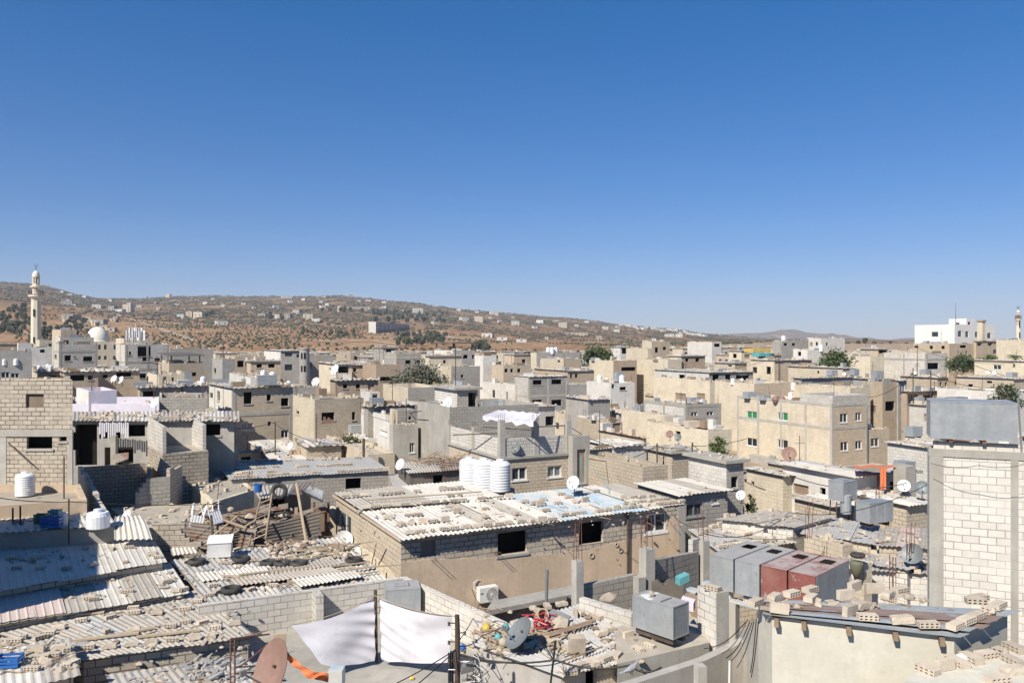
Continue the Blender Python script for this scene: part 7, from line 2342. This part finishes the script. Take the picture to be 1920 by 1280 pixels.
# small houses filling the dips between
T('low brown shed below the grey tan block house at left', 470, 520, 600, 868, 58, 'block_tan', [], 'sheet', nlump=(1.0, 16))
T('tan shed roof covered in stones left of the long grey sheet roof', 440, 446, 520, 850, 62, 'block_tan', [(452, 856, 470, 866, 'o')], 'sheet', nlump=(1.4, 20), yaw=34)
T('flat roofed low house right of the laundry window house', 600, 690, 740, 852, 56, 'cream', [], 'flat', par_h=.2, nlump=(.6, 16))

# small stones, sticks and rags over the near roofs
b = MB(); r = random.Random(99)
for pl, x0, x1, y0, y1, n in ((plA, 20, 300, 985, 1060, 70), (plB, 120, 345, 1075, 1125, 60), (plC, 60, 470, 1120, 1225, 150), (plE, 0, 145, 1205, 1265, 70), (plF, 340, 690, 1030, 1110, 170), (plD, 230, 520, 1245, 1290, 60), (plH, 0, 185, 965, 995, 40), (plM, 640, 1280, 940, 990, 120), (plN, 900, 1220, 1140, 1250, 120), (plR, 1460, 1780, 1120, 1146, 24), (plW, 1400, 1560, 962, 985, 40), (plY, 1510, 1640, 975, 1010, 60), (plV, 1300, 1480, 988, 1025, 50), (plX, 1650, 1750, 995, 1022, 40), (plZ, 1590, 1745, 1032, 1070, 110), (plAA, 1640, 1750, 1042, 1062, 40)):
    for k in range(n):
        p = on_plane(r.uniform(x0, x1), r.uniform(y0, y1), pl) + pl[1] * .03
        s = min(.11, abs(r.gauss(.03, .03)) + .015) if pl is not plE or k > 16 else r.uniform(.1, .17)
        t = r.random()
        if t < .7:
            b.blob(p, s * r.uniform(.8, 1.6), s, s * .7, 0 if r.random() < .7 else 2, .4, r)
        elif t < .88:
            a = r.uniform(0, 3.1); L_ = r.uniform(.15, .7)
            b.tube([p, p + V((math.cos(a) * L_, math.sin(a) * L_, r.uniform(0, .06)))], r.uniform(.008, .02), 4, 1)
        else:
            a = r.uniform(0, 3.1)
            b.obox(p, V((math.cos(a), math.sin(a), .05)) * r.uniform(.1, .4), V((-math.sin(a), math.cos(a), .05)) * r.uniform(.05, .2), UP * .015, r.choice((0, 1, 3)))
single('roof_rubble', b, [M['rubble'], M['wood'], M['sponge'], M['galv_dull']], 'small stones, sticks and scraps scattered over the near roofs', 'rubble', None, 'stuff')
# rooftop aerials and cables of the middle and far rows
r = random.Random(123)
k = 0
for fp_, z_, _ in ALLH:
    d_ = fp_[0].y
    if 55 < d_ < 170 and r.random() < .42 and k < 60:
        q = (V(fp_[0]) + (V(fp_[2]) - V(fp_[0])) * r.uniform(.2, .8)); q = V((q.x, q.y, z_ - .3)); h = r.uniform(1.4, 3.4)
        b = MB(); b.tube([q, q + UP * h], .028, 4)
        for m_ in range(r.choice((0, 1, 3))):
            w_ = r.uniform(.25, .5); zz = h * (.78 + .08 * m_)
            b.tube([q + V((-w_, -.1, zz)), q + V((w_, .1, zz))], .015, 4)
        single('roof_aerial', b, M['iron'], 'thin metal aerial pole on a roof in the middle or far rows', 'aerial', 'thin aerials over the middle and far roofs')
        k += 1
for i, (x0, y0, d0, x1, y1, d1, sg) in enumerate(((516, 795, 62, 690, 824, 56, .8), (516, 792, 62, 300, 770, 58, .8), (1712, 700, 88, 1620, 745, 98, .7), (1745, 700, 84, 1900, 722, 90, .8), (1712, 705, 88, 1745, 705, 84, .3), (1460, 668, 140, 1260, 690, 128, 1.2), (1720, 652, 140, 1900, 680, 120, 1.0), (1298, 832, 55, 1420, 880, 46, .6), (640, 745, 86, 790, 770, 56, .9), (1068, 800, 48, 1230, 840, 55, .6), (1232, 834, 55, 1105, 860, 44, .5), (1480, 890, 42, 1700, 905, 40, .5))):
    wire([P(x0, y0, d0), P(x1, y1, d1)], sg, .022 if d0 < 70 else .03, 'thin sagging cable ' + ('from the lone pole to the centre left', 'from the lone pole toward the lilac house', 'from the left tall pole to the overhanging house', 'from the right tall pole toward the right edge', 'between the two tall thin poles', 'over the far rows right of centre', 'before the white villa rows', 'from the dark post to the rubble roof', 'over the white washed wall house', 'from the terrace columns to the cream house', 'from the dark post to the terrace house', 'along the white plastered shed')[i])
# --- rows behind, hardly more than roofs and gaps
FILL = ['tan', 'cream', 'white', 'block_tan', 'grey', 'block_white', 'cream', 'tan']
FNAME = {'tan': 'tan', 'cream': 'cream', 'white': 'white', 'block_tan': 'tan block', 'grey': 'grey', 'block_white': 'pale block'}
zone = lambda X: 'left of stair tower' if X < 480 else 'left of dark canopy' if X < 850 else 'right of dark canopy' if X < 1230 else 'left of white villa'
rf = random.Random(5)
TOPL = [(0, 662), (480, 662), (700, 660), (1000, 660), (1200, 655), (1300, 653), (1500, 650), (1700, 658)]
SPEC = []
for fp_, zt_0, _ in ALLH:
    xs_ = [960 + p.x / p.y * F for p in fp_]
    SPEC.append((min(xs_), max(xs_), 640 + (CZ - zt_0) * F / fp_[0].y, fp_[0].y))
for d in (46, 52, 58, 65, 74, 84, 94, 104, 117, 130, 143, 155, 166, 178, 190, 205, 220, 235, 252, 270, 300):
    X = -40 + rf.uniform(0, 40)
    while X < (1720 if d > 150 else 2020):
        w_ = rf.uniform(5, 11) / d * F
        mk = rf.choice(FILL)
        g_ = ground((X - 960) / F * d, d)
        hh = rf.uniform(5.0, 8.0) if d < 100 else rf.uniform(3.5, 5.5) if d < 150 else rf.uniform(3.5, 7.0)
        hh = min(hh, CZ - g_ - (interp(TOPL, X + w_ / 2) - 640) / F * d)
        yt = 640 + (CZ - g_ - hh) * F / d
        sheet_ = rf.random() < .5
        dd = d + rf.uniform(-8, 8)
        clash = any(a - 6 < X + w_ and X < c + 6 and (yt < y_ + (3.2 if dd > 80 else 3.4) * F / ds and ds > dd - 3 or abs(ds - dd) < (4.5 if dd > 80 else 3.5)) for a, c, y_, ds in SPEC)
        if hh > 2 and not clash and not (X < 200 and d > 200):
            fk = FNAME[mk]
            T('small %s house %s in the far rows %s' % (fk, 'under rubble and sheets' if sheet_ else 'with flat roof', zone(X) if X < 1760 else 'beyond the right edge'), X, X + w_ * rf.uniform(.3, .6), X + w_, yt, dd, mk, (), 'sheet' if sheet_ else rf.choice(['flat', 'slab']), yaw=max(rf.uniform(18, 34), math.degrees(math.atan2(960 - X, F)) + 8),
              group='small houses in the far rows', detail=False, auto=rf.choice([1, 2, 2]), nlump=(.9, 6))
        X += w_ * rf.uniform(1.0, 1.35)

# ---- roof tanks and dishes farther off
TK = [  # x, ybase, d, label
    (74, 663, 76, 'left of two white tanks below the minaret'), (95, 664, 76, 'right of two white tanks below the minaret'), (90, 689, 74, 'white tank in front of the pale grey two storey house'),
    (381, 724, 66, 'white tank on the grey shed right of the lilac row'), (541, 700, 104, 'wide white tank before the round stair tower house'), (494, 709, 88, 'left white tank of the pair above the grey block house'), (511, 709, 88, 'right white tank of the pair above the grey block house'),
    (1124, 718, 108, 'left white tank on the white washed house'), (1166, 718, 109, 'right white tank on the white washed house'), (1482, 745, 99, 'white tank on the roof of the green shuttered house'), (1469, 640, 212, 'white tank on the grey aerial house skyline'),
    (1539, 660, 176, 'white tank beside the house with one dark window'), (1028, 655, 188, 'first white tank on the centre hall roof'), (1035, 655, 188, 'second white tank on the centre hall roof'), (1042, 655, 188, 'third white tank on the centre hall roof'),
    (8, 660, 74, 'white tank on the left edge parapet house'), (30, 660, 74, 'second white tank on the left edge parapet house'), (1488, 706, 118, 'white tank at the left end of the cream low house'), (1374, 724, 100, 'white tank behind the green shuttered house')]
for x, y, d_, lab in TK:
    place('ftank', make_far_tank, lab, snap(x, y, d_) or P(x, y, d_), 0, (16.5 if x in (1124, 1166, 381, 494, 511) else 13) * d_ / F / 1.65)
BT = [(500, 727, 77, 1.7, .9, .9, 'long steel tank above the grey block house at left'), (817, 763, 54.5, 1.3, .8, .5, 'low steel tank left of the white stair room'), (922, 763, 54.5, 1.9, .8, .5, 'long low steel tank right of the white stair room'),
      (948, 763, 55, .8, .7, .55, 'short steel tank at the right of the grey rear block'), (706, 762, 60, 1.0, .8, .5, 'steel tank above the white washed wall house'), (1406, 750, 101, 1.5, .9, .8, 'steel tank on the green shuttered house roof'),
      (1434, 752, 99, 1.2, .9, .6, 'dull steel tank beside the pots on the green shuttered house'), (1602, 697, 112, 1.0, .9, .9, 'small steel tank on the right middle rows'), (1645, 711, 103, 1.4, .9, .9, 'steel tank before the tan overhanging house'),
      (1795, 750, 84, 1.8, 1, .6, 'low steel tank on the rubble roof right of centre'), (1160, 699, 128, 1.3, 1, 1.3, 'tall grey tank box in the far centre rows'), (1209, 750, 86, 2.0, 1, .6, 'wide steel tank on the rubble roof at centre right'),
      (1712, 820, 68, 1.2, .9, .8, 'grey steel tank left of the big steel tank'), (348, 712, 100, 1.2, 1, .8, 'steel tank in the far left rows'), (1115, 690, 130, 1.2, 1, .7, 'low steel tank in the far centre rows'),
      (1300, 745, 100, 1.4, 1, .6, 'steel tank in front of the tan banded house'), (1560, 705, 112, 1.2, 1, .8, 'steel tank among stones in the right rows'), (1735, 700, 120, 1.2, 1, .8, 'steel tank near the two tall wire poles'), (1696, 888, 42, .8, .8, .5, 'grey tank on the thin box column')]
for x, y, d_, sx, sy, sz, lab in BT:
    place('btank', make_box_tank('galv', 1, 1, 1, True, 1), lab, snap(x, y, d_) or P(x, y, d_), math.radians(26), (sx, sy, sz))
DS = [(215, 722, 62, 'w', 'first white dish beside the lilac parapet block'), (228, 724, 62, 'w', 'second white dish beside the lilac parapet block'), (291, 752, 56, 'w', 'white dish at the right end of the lilac parapet'), (371, 742, 64, 'w', 'white dish on the small grey shed'),
      (593, 710, 100, 'w', 'white dish before the dark awning house'), (630, 708, 96, 'w', 'big white dish below the dark awning house'), (841, 778, 51, 'w', 'white dish on the corner of the grey rear block'), (1076, 925, 37.5, 'w', 'large white dish behind the blue roof sheets'),
      (966, 918, 41, 'g', 'grey dish right of the three white tanks'), (1256, 826, 60.8, 'r', 'rusty dish on the cream wall, upper of two'), (1272, 832, 60.6, 'g', 'grey dish on the cream wall, lower of two'), (1480, 876, 58, 'r', 'large brown pink dish before the green shuttered house'),
      (1583, 706, 111, 'w', 'white dish on the grey sheet roof among right rows'), (1695, 918, 41, 'w', 'white dish below the thin box column'), (1729, 896, 40, 'g', 'grey dish against the house left of the tower'), (1852, 700, 114, 'w', 'left of two white dishes at the right edge house'),
      (1864, 702, 114, 'w', 'right of two white dishes at the right edge house'), (1716, 694, 118, 'w', 'white dish beneath the white block parapet house'), (1391, 712, 118, 'w', 'white dish in the recess of the pale upper house'), (1137, 713, 108, 'w', 'white dish between the two roof tanks'),
      (752, 888, 44, 'w', 'white dish leaning against the dark tin shack'), (1316, 745, 96, 'w', 'white dish before the reddish doors'), (1712, 1078, 27.5, 'g', 'large grey dish in the shade left of the tower foot'), (1390, 943, 41, 'w', 'white dish on the side of the narrow white block house'),
      (240, 986, 31, 'w', 'bent white dish standing among the left roofs'), (545, 848, 58, 'w', 'white folded dish on the rubble left of the lone post'), (825, 703, 100, 'w', 'white dish right of the bushy tree'), (880, 672, 132, 'w', 'white dish near the broken white parapet')]
for i, (x, y, d_, k, lab) in enumerate(DS):
    mk = {'w': 'dish_white', 'g': 'dish_grey', 'r': 'dish_rust'}[k]
    s = {1076: .72, 1480: 1.25, 630: 1.4, 1712: .85, 752: .72, 593: 1.1, 240: .6, 841: 1.1, 1695: .7, 1729: .8, 966: .75, 1390: .58}.get(x, .68 if d_ < 70 else .55)
    far = d_ > 60
    place('fd' + mk + str(far), make_dish(mk, far, .45), lab, (None if 'wall' in lab or 'side' in lab or 'leaning' in lab else snap(x, y, d_)) or P(x, y, d_), math.radians(RND.uniform(-50, -20)), s)
# ---------------------------------------------------------------- the blocks: nearest 300 in the frame one by one, the rest as one mass
def in_frame(p):
    return p.y > 1 and -.66 < p.x / p.y < .66 and (CZ - p.z) / p.y < .445
ORD = ['first', 'second', 'third', 'fourth', 'fifth', 'sixth', 'seventh', 'eighth', 'ninth', 'tenth', 'eleventh', 'twelfth']
def ordw(i):
    if i < 12:
        return ORD[i]
    n = i + 1
    return '%d%s' % (n, 'th' if 10 < n % 100 < 14 else {1: 'st', 2: 'nd', 3: 'rd'}.get(n % 10, 'th'))
vis = sorted([k for k in BLOCKS if in_frame(k[0])], key=lambda k: (k[0] - V((0, 0, CZ))).length)
near, rest = vis[:296], vis[296:]
SCALE = {'the upper white roof': .78, 'the pink and white roof': .8, 'the grey lower roof': .8, 'the corner shed roof': .85, 'the tyre roof': .75, 'the cluttered centre roof': .8, 'the white and blue roof': .92, 'the flat steel roof': .82, 'the nearest roof corner': .85}
rows = {}
for k in near:
    rows.setdefault((k[2], k[3]), []).append(k)
for (row, roof), ks in rows.items():
    ks.sort(key=lambda k: k[0].x / k[0].y)
    for i, k in enumerate(ks):
        lab = ('%s hollow block from left in %s of %s' % (ordw(i), row.replace('the ', ''), roof)) if len(ks) > 1 else 'only hollow block in %s of %s' % (row, roof)
        s = RND.uniform(.94, 1.04) * SCALE.get(roof, 1)
        t_ = RND.random()
        key, mk_ = ('hollow_block', make_hollow_block) if t_ < .66 else ('half_block', lambda: make_hollow_block(2, 1)) if t_ < .78 else ('solid_block', make_solid_block)
        if key == 'half_block':
            lab = lab.replace('hollow', 'half')
        elif key == 'solid_block':
            lab = lab.replace('hollow', 'solid')
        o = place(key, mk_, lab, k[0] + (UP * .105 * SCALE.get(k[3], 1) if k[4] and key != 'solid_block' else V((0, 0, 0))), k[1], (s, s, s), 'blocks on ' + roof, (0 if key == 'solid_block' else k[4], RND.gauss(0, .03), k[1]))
b = MB()
for p, yaw, row, roof, tilt in rest + [k for k in BLOCKS if not in_frame(k[0])]:
    b.box(p, .4, .2, .12, yaw)
    u, w_ = V((math.cos(yaw), math.sin(yaw), 0)), V((math.sin(yaw), -math.cos(yaw), 0))
    if tilt == 0 and (p.y < 60):
        for i in range(4):
            for j in range(2):
                c = p + u * (-.165 + i * .1) + w_ * .101 + UP * (.015 + j * .055)
                b.obox(c - w_ * .004, u * .065, w_ * .003, UP * .036, 1)  # thin dark plates paint the shaded holes on farther blocks
for p, yaw, a, c, h in LUMPS:
    if a > .46 or h > .3:
        b.box(p - UP * .02, a, c, h, yaw, RND.choice((3, 4, 5, 0)))
    elif RND.random() < .55:
        b.box(p - UP * .02, a, c, h, yaw, 0 if RND.random() < .7 else 2)
    else:
        b.blob(p + UP * h * .35, a * .6, c * .6, h * .6, 2, .3)
single('roof_blocks', b, [M['hollow_block'], M['block_hole_shade'], M['rubble'], M['galv_dull'], M['white'], M['wood']], 'loose blocks and stones weighing down the farther roofs', 'blocks', None, 'stuff', loc=V((0, 0, 0)))

dup = {k: v for k, v in LABELS.items() if len(v) > 1}
long_ = [k for k in LABELS if not 4 <= len(k.split()) <= 16]
print('TOPN', len(bpy.data.objects), 'TOP', len([o for o in bpy.data.objects if not o.parent]), 'BLOCKS', len(near), len(rest), len(LUMPS))
print('LONG', long_[:20])
